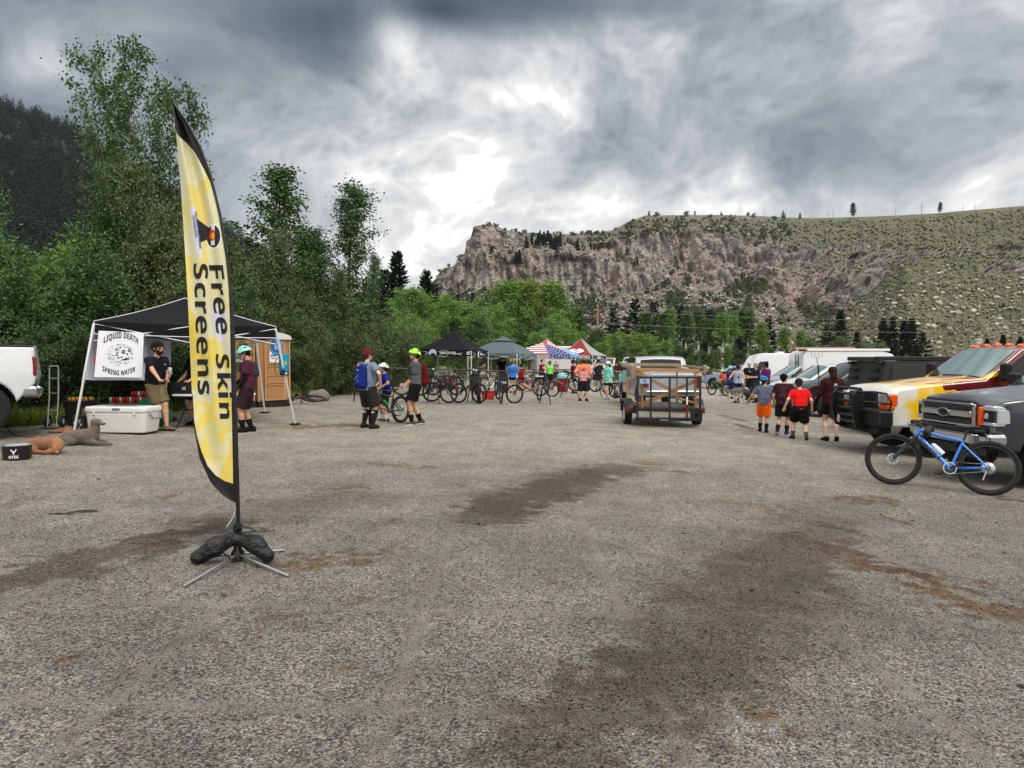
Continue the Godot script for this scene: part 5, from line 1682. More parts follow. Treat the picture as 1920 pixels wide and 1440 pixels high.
	for x in [-0.14, 0.14]:
		mb = MB.new()
		mb.lathe([Vector2(0.06, -0.03), Vector2(0.11, -0.035), Vector2(0.13, 0), Vector2(0.11, 0.035), Vector2(0.06, 0.03)], Transform3D(Basis.from_euler(V(0, 0, PI / 2)), V(x, 0.13, -0.02)), 20)
		var w := part("wheel", mb, rub, o)
		mb = MB.new()
		mb.lathe([Vector2(0, -0.03), Vector2(0.062, -0.02), Vector2(0.062, 0.02), Vector2(0, 0.03)], Transform3D(Basis.from_euler(V(0, 0, PI / 2)), V(x, 0.13, -0.02)), 14)
		part("rim", mb, mat("rim_white", Color(0.8, 0.8, 0.8), 0.4), w)
	# black tub with gold cans
	var tub := GP(133, 800) + V(0, 0, -0.35)
	o = thing("tub", "black plastic tub filled with gold-topped cans", "tub", tub)
	mb = MB.new()
	mb.lathe([Vector2(0.22, 0.0), Vector2(0.27, 0.02), Vector2(0.31, 0.5), Vector2(0.33, 0.5), Vector2(0.33, 0.53), Vector2(0.29, 0.53), Vector2(0.27, 0.46), Vector2(0, 0.46)], Transform3D(), 28)
	part("body", mb, mat("tub_black", Color(0.05, 0.05, 0.055), 0.5), o)
	var can := can_mesh().mesh()
	var gold := mat("can_gold", Color(0.72, 0.52, 0.16), 0.3, 0.8)
	rng.seed = 5
	for i in 16:
		var an := TAU * i / 11.0
		var p := tub + V(cos(an) * 0.21, 0.47, sin(an) * 0.21) if i < 11 else tub + V(-0.12 + 0.06 * (i - 11), 0.47, 0.02)
		var q := part("drink_can", can, gold)
		q.position = p
		tag(q, "gold can standing in the black tub beside the canopy leg", "can", "gold cans in the black tub")
	# cases of cans and green bags behind the cooler
	var reds := mat("can_red", Color(0.62, 0.13, 0.13), 0.35, 0.3)
	var silv := mat("can_silver", Color(0.74, 0.7, 0.68), 0.3, 0.6)
	var base := GP(210, 806) + V(0, 0, -0.75)
	o = thing("crate", "low cardboard tray stack carrying red drink cans behind the cooler", "crate", base)
	mb = MB.new()
	mb.bx(V(0, 0.25, 0), V(0.84, 0.5, 0.36), 0.01)
	part("tray", mb, mat("card", Color(0.42, 0.33, 0.24), 0.85), o)
	for k in 2:
		for i in 12:
			var q := part("drink_can", can, reds if (i + k) % 3 else silv)
			q.position = base + V(-0.39 + i * 0.07, 0.5 + k * 0.124 * (1 if i > 5 else 0), 0.1 - 0.07 * k)
			if k == 1 and i <= 5: q.position.z -= 0.03
			tag(q, "red or silver drink can in the rows behind the cooler", "can", "cans behind the cooler")
	o = thing("shopping_bag", "green reusable shopping bag slumped behind the cooler's right end", "bag", GP(253, 808) + V(0.0, 0, -0.62))
	var net := Net.new(V(-0.45, -0.05, -0.25), V(0.45, 0.75, 0.25), 0.03)
	net.bone(V(-0.22, 0.25, 0), V(0.2, 0.25, 0), 0.22, 0.24, 0.05)
	net.bone(V(-0.2, 0.45, 0), V(-0.08, 0.58, 0.02), 0.12, 0.07, 0.06); net.bone(V(0.05, 0.5, 0), V(0.16, 0.6, 0), 0.14, 0.07, 0.05); net.bone(V(0.22, 0.45, 0), V(0.32, 0.52, 0), 0.1, 0.06, 0.05)
	net.cut(Vector3.ZERO, Vector3.DOWN)
	mb = MB.new(); net.mesh_to(mb)
	part("bag", mb, mat("bag_green", Color(0.06, 0.36, 0.24), 0.7, 0.0, {"rim": 0.3}), o)
	# boxes on the ground by the leg
	o = thing("carton", "black and white printed carton behind the lying grey dog", "box", GP(138, 808) + V(0.05, 0, -0.12), 0.25)
	mb = MB.new(); mb.bx(V(0, 0.15, 0), V(0.2, 0.3, 0.2), 0.006)
	part("box", mb, mat("carton_black", Color(0.12, 0.12, 0.12), 0.6), o)
	mb = MB.new()
	for i in 22:
		rng.seed = 900 + i
		mb.box(Transform3D(Basis.from_euler(V(0, 0, rng.randf() * 3.0)), V(rng.randf_range(-0.08, 0.08), rng.randf_range(0.03, 0.27), 0.102)), V(rng.randf_range(0.015, 0.05), 0.008, 0.003))
	part("print", mb, mat("ink_white", Color.WHITE), o)
	o = thing("carton", "open brown cardboard box behind the white cooler's left end", "box", GP(150, 806) + V(0.0, 0, -0.5), -0.1)
	mb = MB.new()
	for q in [[0, 0.2, 0.14, 0.34, 0.4, 0.01], [0, 0.2, -0.14, 0.34, 0.4, 0.01], [-0.17, 0.2, 0, 0.01, 0.4, 0.29], [0.17, 0.2, 0, 0.01, 0.4, 0.29], [0, 0.01, 0, 0.34, 0.01, 0.28]]: mb.bx(V(q[0], q[1], q[2]), V(q[3], q[4], q[5]))
	part("box", mb, mat("card", Color.WHITE), o)
	o = thing("packet", "flattened orange and brown packet on the gravel by the leg", "packet", GP(116, 811), 0.3)
	mb = MB.new(); mb.box(xf(V(0, 0.03, 0), 0, 0.1, 0.12), V(0.34, 0.04, 0.16), 0.01)
	part("packet", mb, mat("packet_orange", Color(0.7, 0.25, 0.1), 0.7), o)
	mb = MB.new(); mb.box(xf(V(-0.08, 0.03, 0.1), 0.3, 0, -0.06), V(0.24, 0.03, 0.12), 0.01)
	part("flap", mb, mat("card", Color.WHITE), o)
	# folding table with a black box
	var tp := GP(392, 806)
	o = thing("folding_table", "white topped folding table under the near canopy", "table", tp + V(0, 0, -0.3), deg_to_rad(-6))
	mb = MB.new(); mb.bx(V(0, 0.72, 0), V(1.5, 0.045, 0.7), 0.012)
	part("tabletop", mb, mat("table_white", Color(0.82, 0.83, 0.84), 0.5), o)
	for x in [-0.55, 0.55]:
		mb = MB.new()
		mb.tube([V(x, 0.7, -0.25), V(x, 0.4, -0.22), V(x - 0.1, 0.14, -0.25), V(x - 0.14, 0.01, -0.3)], 0.014, 8)
		mb.tube([V(x, 0.7, 0.25), V(x, 0.4, 0.22), V(x - 0.1, 0.14, 0.25), V(x - 0.14, 0.01, 0.3)], 0.014, 8)
		mb.bar(V(x, 0.4, -0.22), V(x, 0.4, 0.22), 0.012)
		part("leg", mb, rub, o)
	o = thing("cash_box", "black case with white emblem on the folding table", "case", tp + V(-0.52, 0.745, -0.2), deg_to_rad(-6))
	mb = MB.new(); mb.bx(V(0, 0.12, 0), V(0.62, 0.24, 0.3), 0.02)
	part("case", mb, mat("tub_black", Color.BLACK), o)
	mb = MB.new()
	for q in [[-0.025, 0.14], [0.025, 0.14], [-0.025, 0.1], [0.025, 0.1], [0.0, 0.12]]: mb.bx(V(q[0], q[1], 0.151), V(0.022, 0.018, 0.003))
	part("emblem", mb, mat("ink_white", Color.WHITE), o)
	# dispenser and round sign on the right leg
	o = thing("drink_dispenser", "turquoise drink dispenser hung on the canopy's right leg", "dispenser", P(533, 704, 15.7))
	mb = MB.new()
	mb.lathe([Vector2(0, 0), Vector2(0.09, 0), Vector2(0.1, 0.02), Vector2(0.118, 0.48), Vector2(0.105, 0.49), Vector2(0, 0.49)], Transform3D(), 24)
	var img := Image.create_empty(64, 64, false, Image.FORMAT_RGB8)
	var nz := noise(6, 0.06, 3)
	for y in 64:
		for x in 64:
			var c := Color(0.08, 0.55, 0.68)
			if y / 64.0 < 0.16 + nz.get_noise_2d(x, 5) * 0.25: c = Color(0.07, 0.2, 0.42)
			img.set_pixel(x, y, c)
	
	for i in mb.t.size(): mb.t[i].y = mb.v[i].y / 0.49
	part("bucket", mb, mat("bucket", Color.WHITE, 0.45, 0.0, {"tex": ImageTexture.create_from_image(img)}), o)
	mb = MB.new()
	mb.bx(V(0.06, 0.3, 0.095), V(0.05, 0.03, 0.01), 0.003); mb.bx(V(0.06, 0.255, 0.093), V(0.05, 0.03, 0.01), 0.003); mb.sph(V(0.07, 0.04, 0.09), 0.03, 8, 6)
	part("yellow_tag", mb, mat("tag_yellow", Color(0.85, 0.75, 0.2), 0.6), o)
	mb = MB.new()
	mb.tube([V(-0.13, 0.42, 0), V(-0.2, 0.3, 0.02), V(-0.2, 0.05, 0.02), V(-0.14, 0.02, 0)], 0.02, 6, true, 0.4)
	part("strap", mb, rub, o)
	o = thing("round_sign", "round blue sign with white mark on the canopy's right leg", "sign", P(518, 651, 15.6), 0.25)
	mb = MB.new()
	mb.lathe([Vector2(0, -0.02), Vector2(0.17, -0.02), Vector2(0.18, -0.012), Vector2(0.18, 0.012), Vector2(0.17, 0.02), Vector2(0, 0.02)], Transform3D(Basis.from_euler(V(PI / 2, 0, 0)), Vector3.ZERO).scaled_local(V(0.72, 1, 1.05)), 32)
	part("disc", mb, mat("sign_blue", Color(0.10, 0.50, 0.78), 0.45), o)
	mb = MB.new()
	mb.lathe([Vector2(0.13, 0.021), Vector2(0.14, 0.024), Vector2(0.15, 0.021)], Transform3D(Basis.from_euler(V(PI / 2, 0, 0)), Vector3.ZERO).scaled_local(V(0.72, 1, 1.05)), 32)
	part("ring", mb, mat("ring_cyan", Color(0.35, 0.75, 0.9), 0.45), o)
	flat_text("k", 0.16, xf(V(0, 0, 0.023)), mat("ink_white", Color.WHITE), o)
	# dog bowl and leash
	o = thing("dog_bowl", "black steel dog bowl at the left edge beside the brown dog", "bowl", GP(16, 864) + V(0, 0, -0.17))
	mb = MB.new()
	mb.lathe([Vector2(0, 0), Vector2(0.16, 0), Vector2(0.175, 0.015), Vector2(0.185, 0.2)], Transform3D(), 32)
	part("body", mb, mat("bowl_black", Color(0.045, 0.045, 0.05), 0.35), o)
	mb = MB.new()
	mb.lathe([Vector2(0.185, 0.2), Vector2(0.195, 0.208), Vector2(0.18, 0.21), Vector2(0.16, 0.08), Vector2(0, 0.06)], Transform3D(), 32)
	part("rim", mb, mat("steel", Color(0.7, 0.71, 0.73), 0.25, 0.9), o)
	flat_text("STEE", 0.055, Transform3D(Basis.from_euler(V(0, 0.4, 0)), V(0.075, 0.05, 0.172)), mat("ink_white", Color.WHITE), o)
	mb = MB.new()
	for q in [[-0.02, 0.14, 0.5], [0.02, 0.14, -0.5], [0, 0.11, 0]]: mb.box(Transform3D(Basis.from_euler(V(0, 0.4, q[2])), V(0.075 + q[0], q[1], 0.173 - q[0] * 0.4)), V(0.012, 0.05, 0.004))
	part("emblem", mb, mat("ink_white", Color.WHITE), o)
	o = thing("leash", "black leash lying from the truck wheel to the brown dog", "leash")
	mb = MB.new()
	var lp := []
	for q in [[8, 806], [20, 812], [32, 818], [45, 820], [62, 821], [76, 824]]: lp.append(GP(q[0], q[1]) + V(0, 0.012 + (0.12 if q[0] < 12 else 0.0), 0))
	mb.tube(lp, 0.012, 6, true, 0.5)
	part("strap", mb, rub, o)
func make_toilets() -> void:
	var tan_ := mat("toilet_tan", Color(0.62, 0.45, 0.28), 0.55)
	var tan2 := mat("toilet_edge", Color(0.72, 0.58, 0.42), 0.5)
	var roofm := mat("toilet_roof", Color(0.78, 0.79, 0.78), 0.5)
	var yaw := deg_to_rad(50)
	var first: Node3D
	for k in 2:
		var p := G(497, 21.6)
		if k == 1: p = on(p.x - 1.2 * cos(yaw), p.z + 1.2 * sin(yaw))
		var lab: String = ["tan portable toilet on the right, nearer the trees", "tan portable toilet on the left, half behind the helmeted rider"][k]
		if k == 1:
			copy(first, lab, p, yaw)
			continue
		var o := thing("portable_toilet", lab, "toilet", p, yaw, "portable toilets beside the near canopy")
		first = o
		var mb := MB.new()
		mb.bx(V(0, 0.07, 0), V(1.12, 0.14, 1.16), 0.02)
		part("skid", mb, mat("rubber", Color.BLACK), o)
		mb = MB.new()
		mb.bx(V(0, 1.12, -0.03), V(1.1, 1.98, 1.08), 0.08)
		part("cabin", mb, tan_, o)
		mb = MB.new()
		var poly := PackedVector2Array()
		for i in 13: poly.append(Vector2(cos(PI * i / 12.0) * 0.58, 2.08 + sin(PI * i / 12.0) * 0.17))
		poly.append(Vector2(-0.58, 2.04)); poly.append(Vector2(0.58, 2.04))
		mb.prism(poly, xf(V(0, 0.02, 0)), 1.14)
		part("roof", mb, roofm, o)
		mb = MB.new()
		poly = PackedVector2Array([Vector2(-0.33, 0.2), Vector2(0.33, 0.2), Vector2(0.33, 1.8)])
		for i in 9: poly.append(Vector2(cos(PI * i / 8.0) * 0.33, 1.82 + sin(PI * i / 8.0) * 0.2))
		poly.append(Vector2(-0.33, 1.8))
		mb.prism(poly, xf(V(0, 0, 0.53)), 0.05)
		var door := part("door", mb, tan_, o)
		var pts := []
		for q in poly: pts.append(V(q.x, q.y, 0.56))
		pts.append(pts[0])
		mb = MB.new(); mb.tube(pts, 0.018, 6, false)
		part("door_frame", mb, tan2, door)
		for y in [0.62, 0.7, 0.92, 1.2, 1.28, 1.68]:
			mb = MB.new()
			mb.tube([V(-0.29, y, 0.555), V(-0.1, y + 0.035, 0.56), V(0.1, y + 0.035, 0.56), V(0.29, y, 0.555)], 0.017, 6)
			part("door_rib", mb, tan_, door)
		mb = MB.new(); mb.bx(V(0.26, 1.02, 0.57), V(0.07, 0.14, 0.03), 0.008)
		part("latch", mb, mat("latch_grey", Color(0.42, 0.46, 0.5), 0.4), door)
		mb = MB.new(); mb.bx(V(-0.02, 1.52, 0.573), V(0.34, 0.34, 0.008))
		var sg := part("notice", mb, mat("paper", Color(0.85, 0.85, 0.86), 0.7), door)
		flat_text("MSFT", 0.11, xf(V(-0.02, 1.56, 0.578)), mat("ink_black", Color.BLACK), sg)
		flat_text("RENTALS", 0.05, xf(V(-0.02, 1.47, 0.578)), mat("ink_blue", Color.WHITE), sg)
		for x in [-0.53, 0.53]:
			mb = MB.new(); mb.bx(V(x, 1.1, 0.5), V(0.05, 1.9, 0.08), 0.02)
			part("corner_post", mb, tan2, o)
func make_small() -> void:
	# boulders, sign, utility pole, wires, hut roof
	var st := mat("boulder", lin(0.36, 0.31, 0.27), 0.95)
	for a in [[1307, 676, 72, 1.25, 0.75, "wide flat-topped pale boulder in the grass beyond the silver pickup", 5], [1343, 676, 72, 0.75, 0.65, "pointed pale boulder in the grass beyond the orange-shirted child", 6], [597, 742, 24.5, 0.62, 0.5, "grey boulder at the verge under the olive tree", 8], [577, 738, 26, 0.6, 0.42, "low grey boulder beside the verge tree trunk", 9]]:
		var o := part("boulder", rock(a[6] * 31, V(a[3] * 1.25, a[4] * 1.35, a[3]), 10), st if a[2] > 60 else mat("boulder_dark", lin(0.17, 0.15, 0.125), 0.95))
		o.position = G(a[0], a[2]) - V(0, 0.05, 0)
		tag(o, a[5], "boulder")
	for i in 9:
		var o := part("stone", rock(700 + i, V(0.5, 0.35, 0.45)), st)
		o.position = on(18.6 + i * 0.55, -64.0 - (i % 3) * 0.8)
		tag(o, "dark stone in the low heap at the foot of the boulders", "stone", "stones by the boulders")
	var o := thing("notice_board", "brown wooden notice board standing left of the smaller white van", "sign", G(1391, 66))
	var wd := mat("sign_brown", lin(0.13, 0.075, 0.045), 0.8)
	var mb := MB.new()
	for x in [-0.28, 0.28]: mb.bx(V(x, 0.8, -0.05), V(0.09, 1.6, 0.09), 0.01)
	part("post", mb, wd, o)
	mb = MB.new(); mb.bx(V(0, 1.3, 0.02), V(0.72, 0.62, 0.05), 0.01)
	part("board", mb, wd, o)
	for i in 3:
		flat_text(["SINKS", "CANYON", "PARK"][i], 0.16, xf(V(0, 1.48 - i * 0.18, 0.05)), mat("sign_tan", Color(0.62, 0.54, 0.42), 0.8), o)
	o = thing("utility_pole", "brown wooden utility pole above the thicket carrying thin wires", "utility pole", G(1120, 92))
	mb = MB.new(); mb.tube([Vector3.ZERO, V(0, top_of(573, 92) - 0.2, 0)], [0.16, 0.11], 10)
	part("pole", mb, mat("pole_wood", lin(0.30, 0.17, 0.09), 0.85), o)
	mb = MB.new(); mb.bx(V(0, 7.9, 0), V(1.1, 0.1, 0.1), 0.01)
	part("crossarm", mb, mat("pole_wood", Color.WHITE), o)
	for k in 2:
		var y: float = [7.9, 6.2][k]
		var a := G(1120, 92) + V(0, y, 0)
		var b := G(2250, 110) + V(0, y + 2.2, 0)
		var pts := []
		for i in 25:
			var f := i / 24.0
			pts.append(a.lerp(b, f) - V(0, 4.0 * f * (1 - f) * 1.3, 0))
		mb = MB.new(); mb.tube(pts, 0.02, 4)
		tag(part("power_wire", mb, mat("wire", Color(0.5, 0.5, 0.5), 0.5)), ["upper thin power wire strung right from the utility pole", "lower thin power wire strung right from the utility pole"][k], "wire")
	o = thing("hut", "low hut whose tan roof shows above the long white van", "hut", on(32.4, -72))
	mb = MB.new(); mb.bx(V(0, 1.3, 0), V(5.6, 2.6, 3.2), 0.02)
	part("wall", mb, mat("hut_wall", Color(0.45, 0.36, 0.28), 0.85), o)
	mb = MB.new()
	mb.prism(PackedVector2Array([Vector2(-2.1, 2.6), Vector2(2.1, 2.6), Vector2(0, 3.5)]), Transform3D(Basis.from_euler(V(0, PI / 2, 0)), Vector3.ZERO), 6.2)
	part("roof", mb, mat("hut_roof", Color(0.55, 0.43, 0.37), 0.8), o)
	# red barrel with bag, bins, tables at the canopies
	o = thing("trash_barrel", "red plastic trash barrel lined with a turquoise bag", "barrel", G(1055, 37.5))
	mb = MB.new()
	mb.lathe([Vector2(0, 0), Vector2(0.26, 0), Vector2(0.29, 0.05), Vector2(0.32, 0.72), Vector2(0.33, 0.75), Vector2(0.30, 0.75), Vector2(0, 0.6)], Transform3D(), 24)
	part("barrel", mb, mat("barrel_red", Color(0.55, 0.05, 0.08), 0.5), o)
	var net := Net.new(V(-0.5, 0.5, -0.5), V(0.5, 1.2, 0.5), 0.04)
	net.bone(V(-0.1, 0.78, 0), V(0.12, 0.8, 0), 0.24, 0.22, 0.05); net.bone(V(-0.1, 0.85, 0.1), V(0.0, 0.98, 0), 0.14, 0.08, 0.05); net.bone(V(0.12, 0.85, 0), V(0.2, 0.95, 0), 0.12, 0.08, 0.05)
	mb = MB.new(); net.mesh_to(mb)
	part("liner_bag", mb, mat("bag_teal", Color(0.42, 0.66, 0.72), 0.4), o)
	for a in [[944, 33.5, "black wheeled bin with white lettering beside the hanging bikes", 0.45, 0.9, "bin"], [890, 36.0, "dark wheeled tool case under the black peaked canopy", 0.5, 0.75, "case"]]:
		o = thing("wheeled_bin", a[2], a[5], G(a[0], a[1]))
		mb = MB.new(); mb.bx(V(0, a[4] / 2 + 0.05, 0), V(a[3], a[4], a[3] * 0.8), 0.04)
		part("body", mb, mat("tub_black", Color.BLACK), o)
		mb = MB.new(); mb.bx(V(0, a[4] + 0.07, 0.0), V(a[3] * 1.06, 0.05, a[3] * 0.86), 0.02)
		part("lid", mb, mat("rubber", Color.BLACK), o)
		if a[0] == 944: flat_text("STEEL", 0.12, xf(V(0, 0.55, a[3] * 0.4 + 0.004)), mat("ink_white", Color.WHITE), o)
	o = thing("folding_table", "white folding table behind the woman in the blue shirt", "table", G(985, 40))
	mb = MB.new(); mb.bx(V(0, 0.73, 0), V(2.2, 0.04, 0.7), 0.01)
	part("tabletop", mb, mat("table_white", Color.WHITE), o)
	for x in [-0.9, 0.9]:
		mb = MB.new(); mb.bar(V(x, 0, -0.25), V(x, 0.72, -0.25), 0.018); mb.bar(V(x, 0, 0.25), V(x, 0.72, 0.25), 0.018)
		part("leg", mb, mat("leg_white", Color.WHITE), o)
	o = thing("crate", "red plastic crate on the gravel under the hanging bikes", "crate", G(915, 28.5))
	mb = MB.new(); mb.bx(V(0, 0.16, 0), V(0.5, 0.3, 0.35), 0.02)
	part("crate", mb, mat("crate_red", Color(0.72, 0.12, 0.10), 0.5), o)
	mb = MB.new(); mb.bx(V(0, 0.33, 0), V(0.54, 0.05, 0.39), 0.015)
	part("rim", mb, mat("crate_red", Color.WHITE), o)
	o = thing("backpack", "small black backpack set down beside the rack's right end", "backpack", G(1155, 33.0))
	net = Net.new(V(-0.25, -0.03, -0.2), V(0.25, 0.5, 0.2), 0.03)
	net.bone(V(0, 0.14, 0), V(0, 0.26, 0), 0.14, 0.11, 0.03); net.bone(V(0, 0.12, 0.08), V(0, 0.17, 0.08), 0.09, 0.08, 0.03)
	mb = MB.new(); net.mesh_to(mb)
	part("bag", mb, mat("bag_black", Color.BLACK), o)
	# fallen bikes and dark heap by the toilets
	o = thing("roof_rack_post", "pale timber kerb log along the grass island", "log", on(20.2, -58.2))
	mb = MB.new(); mb.tube([V(-1.2, 0.12, -0.8), V(3.2, 0.12, 0.5)], 0.14, 10)
	o.name = "kerb_log"
	part("log", mb, mat("log_pale", lin(0.38, 0.33, 0.26), 0.9), o)
# ---------------------------------------------------------------- people and dogs
var head_mb: MB
var hair_mb: MB
var hands := {}
var shoe_m: ArrayMesh
var sole_m: ArrayMesh
func make_templates() -> void:
	var n := Net.new(V(-0.12, -0.03, -0.15), V(0.12, 0.26, 0.16), 0.008)
	n.bone(V(0, 0.145, -0.032), V(0, 0.148, 0.012), 0.086, 0.08, 0.02)
	n.bone(V(0, 0.125, 0.045), V(0, 0.06, 0.055), 0.058, 0.044, 0.02)
	n.bone(V(0, 0.055, 0.03), V(0, 0.032, 0.06), 0.05, 0.032, 0.02)
	n.bone(V(0, 0.122, 0.098), V(0, 0.088, 0.118), 0.010, 0.014, 0.012)
	n.bone(V(-0.03, 0.135, 0.088), V(0.03, 0.135, 0.088), 0.014, 0.014, 0.012)
	n.bone(V(-0.017, 0.055, 0.094), V(0.017, 0.055, 0.094), 0.009, 0.009, 0.008)
	for s in [-1.0, 1.0]: n.bone(V(s * 0.084, 0.125, -0.008), V(s * 0.08, 0.088, 0.0), 0.015, 0.011, 0.008)
	head_mb = MB.new(); n.mesh_to(head_mb)
	n = Net.new(V(-0.13, -0.03, -0.16), V(0.13, 0.28, 0.14), 0.010)
	n.bone(V(0, 0.150, -0.034), V(0, 0.156, 0.012), 0.098, 0.088, 0.02)
	n.bone(V(0, 0.1, -0.05), V(0, 0.06, -0.045), 0.07, 0.05, 0.03)
	n.cut(V(0, 0.145, 0.06), V(0, -0.62, 0.78).normalized())
	hair_mb = MB.new(); n.mesh_to(hair_mb)
	for kind in ["relaxed", "grip"]:
		n = Net.new(V(-0.07, -0.2, -0.05), V(0.08, 0.03, 0.09), 0.006)
		for x in [-0.022, 0.0, 0.022]: n.bone(V(x * 0.8, 0.0, 0), V(x, -0.085, 0), 0.016, 0.014, 0.012)
		var i := 0
		for L in [0.052, 0.066, 0.072, 0.062]:
			var x := -0.031 + i * 0.0205
			var c := 0.35 if kind == "relaxed" else 1.25
			var a := V(x, -0.088, 0)
			var b: Vector3 = a + V(x * 0.1, -cos(c * 0.5), sin(c * 0.5)) * L * 0.5
			var d: Vector3 = b + V(0, -cos(c * 1.4), sin(c * 1.4)) * L * 0.55
			n.bone(a, b, 0.0095, 0.0088, 0.003); n.bone(b, d, 0.0088, 0.0075, 0.003)
			i += 1
		n.bone(V(0.022, -0.025, 0.004), V(0.048, -0.06, 0.016), 0.013, 0.0105, 0.006)
		n.bone(V(0.048, -0.06, 0.016), V(0.05 if kind == "relaxed" else 0.03, -0.095, 0.026 if kind == "relaxed" else 0.045), 0.0105, 0.0085, 0.003)
		var m := MB.new(); n.mesh_to(m)
		hands[kind] = m
	n = Net.new(V(-0.08, -0.02, -0.13), V(0.08, 0.16, 0.22), 0.011)
	n.bone(V(0, 0.04, -0.05), V(0.0, 0.03, 0.13), 0.046, 0.04, 0.03)
	n.bone(V(0, 0.06, -0.04), V(0, 0.09, -0.03), 0.046, 0.048, 0.02)
	n.bone(V(0, 0.06, 0.0), V(0.0, 0.045, 0.08), 0.042, 0.036, 0.02)
	n.cut(V(0, 0.012, 0), Vector3.DOWN); n.cut(V(0, 0.11, 0), Vector3.UP)
	var sm := MB.new(); n.mesh_to(sm)
	shoe_m = sm.mesh()
	var so := MB.new()
	var poly := PackedVector2Array()
	for i in 20:
		var t := TAU * i / 20.0
		poly.append(Vector2(cos(t) * (0.05 + 0.006 * sin(t)), 0.045 + sin(t) * 0.135))
	so.prism(poly, Transform3D(Basis(Vector3.RIGHT, Vector3.BACK, Vector3.DOWN), V(0, 0.012, 0)), 0.026)
	sole_m = so.mesh()
func ik(a: Vector3, c: Vector3, l1: float, l2: float, hint: Vector3) -> Array:
	var d := c - a
	var L := minf(d.length(), (l1 + l2) * 0.998)
	var u := d.normalized()
	var q := (l1 * l1 - l2 * l2 + L * L) / (2.0 * L)
	var h := sqrt(maxf(0.0, l1 * l1 - q * q))
	var w := (hint - u * hint.dot(u)).normalized()
	return [a + u * q + w * h, a + u * L]
func person(label: String, at: Vector3, yaw: float, H: float, o: Dictionary) -> Node3D:
	var root := thing("person", label, "person", at, deg_to_rad(yaw))
	var s := H / 1.75
	var kid := clampf((1.55 - H) / 0.3, 0.0, 1.0)
	var w: float = o.get("w", 1.0) * (0.93 if o.get("fem", false) else 1.0)
	var cell: float = o.get("cell", 0.017)
	var lean: float = o.get("lean", 0.0)
	var pel: Vector3 = V(0, 0.93, 0) + o.get("pel", Vector3.ZERO)
	var tb := Basis.from_euler(V(lean, o.get("twist", 0.0), o.get("side", 0.0)))
	var T := func(v: Vector3) -> Vector3: return (pel + tb * (v - V(0, 0.93, 0))) * s
	var sw := 0.185 * w
	var sh := [T.call(V(sw, 1.41, 0)), T.call(V(-sw, 1.41, 0))]
	var hip := [(pel + V(0.085, -0.02, 0)) * s, (pel + V(-0.085, -0.02, 0)) * s]
	var fl: Vector3 = o.get("fl", V(0.1, 0.09, 0)) * s
	var fr: Vector3 = o.get("fr", V(-0.1, 0.09, 0)) * s
	var kl: Array = ik(hip[0], fl, 0.43 * s, 0.425 * s, o.get("kneel", V(0.1, 0, 1)))
	var kr: Array = ik(hip[1], fr, 0.43 * s, 0.425 * s, o.get("kneer", V(-0.1, 0, 1)))
	var hl: Vector3 = sh[0] + tb * (o.get("hl", V(0.09, -0.53, 0.05)) * s)
	var hr: Vector3 = sh[1] + tb * (o.get("hr", V(-0.09, -0.53, 0.05)) * s)
	var el: Array = ik(sh[0], hl, 0.285 * s, 0.26 * s, tb * o.get("el", V(0.35, -0.2, -1)))
	var er: Array = ik(sh[1], hr, 0.285 * s, 0.26 * s, tb * o.get("er", V(-0.35, -0.2, -1)))
	var arms := [[sh[0], el[0], el[1]], [sh[1], er[0], er[1]]]
	var legs := [[hip[0], kl[0], kl[1]], [hip[1], kr[0], kr[1]]]
	var lo := V(9, 9, 9)
	var hi := -lo
	for g in arms + legs:
		for p in g: lo = lo.min(p); hi = hi.max(p)
	var nk: Vector3 = T.call(V(0, 1.56, 0.015))
	lo = lo.min(nk); hi = hi.max(nk)
	var pad := V(0.2, 0.12, 0.2) * s
	var skin: Color = o.get("skin", Color(0.50, 0.29, 0.19))
	var skm := mat("skin", Color.WHITE, 0.55, 0.0, {"vc": true, "spec": 0.4})
	var hipr := 0.118 if o.get("fem", false) else 0.108
	var wai := 0.09 if o.get("fem", false) else 0.102 * w
	# body
	var n := Net.new(lo - pad, hi + pad, cell)
	for q in [-1.0, 1.0]:
		n.bone(T.call(V(q * 0.078 * w, 1.33, 0)), T.call(V(q * 0.06 * w, 1.09, 0)), 0.108 * s, wai * s, 0.03)
		n.bone(T.call(V(q * 0.06 * w, 1.09, 0)), T.call(V(q * 0.068, 0.93, -0.01)), wai * s, hipr * s, 0.03)
	n.bone(sh[0].lerp(sh[1], 0.12), sh[0].lerp(sh[1], 0.88), 0.058 * s, 0.058 * s, 0.04)
	n.bone(T.call(V(0, 1.42, -0.01)), nk, 0.06 * s, 0.05 * s, 0.03)
	for g in arms:
		n.bone(g[0], g[1], 0.05 * s * w, 0.041 * s, 0.02)
		n.bone(g[1], g[2], 0.042 * s, 0.028 * s, 0.015)
	for g in legs:
		n.bone(g[0], g[1], 0.084 * s, 0.057 * s, 0.02)
		var m: Vector3 = g[1].lerp(g[2], 0.35) + (tb * V(0, 0, -0.012)) * s
		n.bone(g[1], m, 0.052 * s, 0.057 * s, 0.015)
		n.bone(m, g[2], 0.057 * s, 0.036 * s, 0.015)
	var mb := MB.new()
	mb.col = skin
	n.mesh_to(mb)
	# head and hands
	var hs := s * lerpf(1.0, 1.16, kid)
	var hb := tb * Basis.from_euler(V(o.get("nod", 0.0) - lean * 0.7, o.get("turn", 0.0), 0))
	var hx := Transform3D(hb.scaled_local(Vector3.ONE * hs), nk - hb * V(0, 0.028, -0.005) * hs)
	head_mb.c.fill(skin)
	mb.add(head_mb, hx)
	var bare: bool = not o.has("glove")
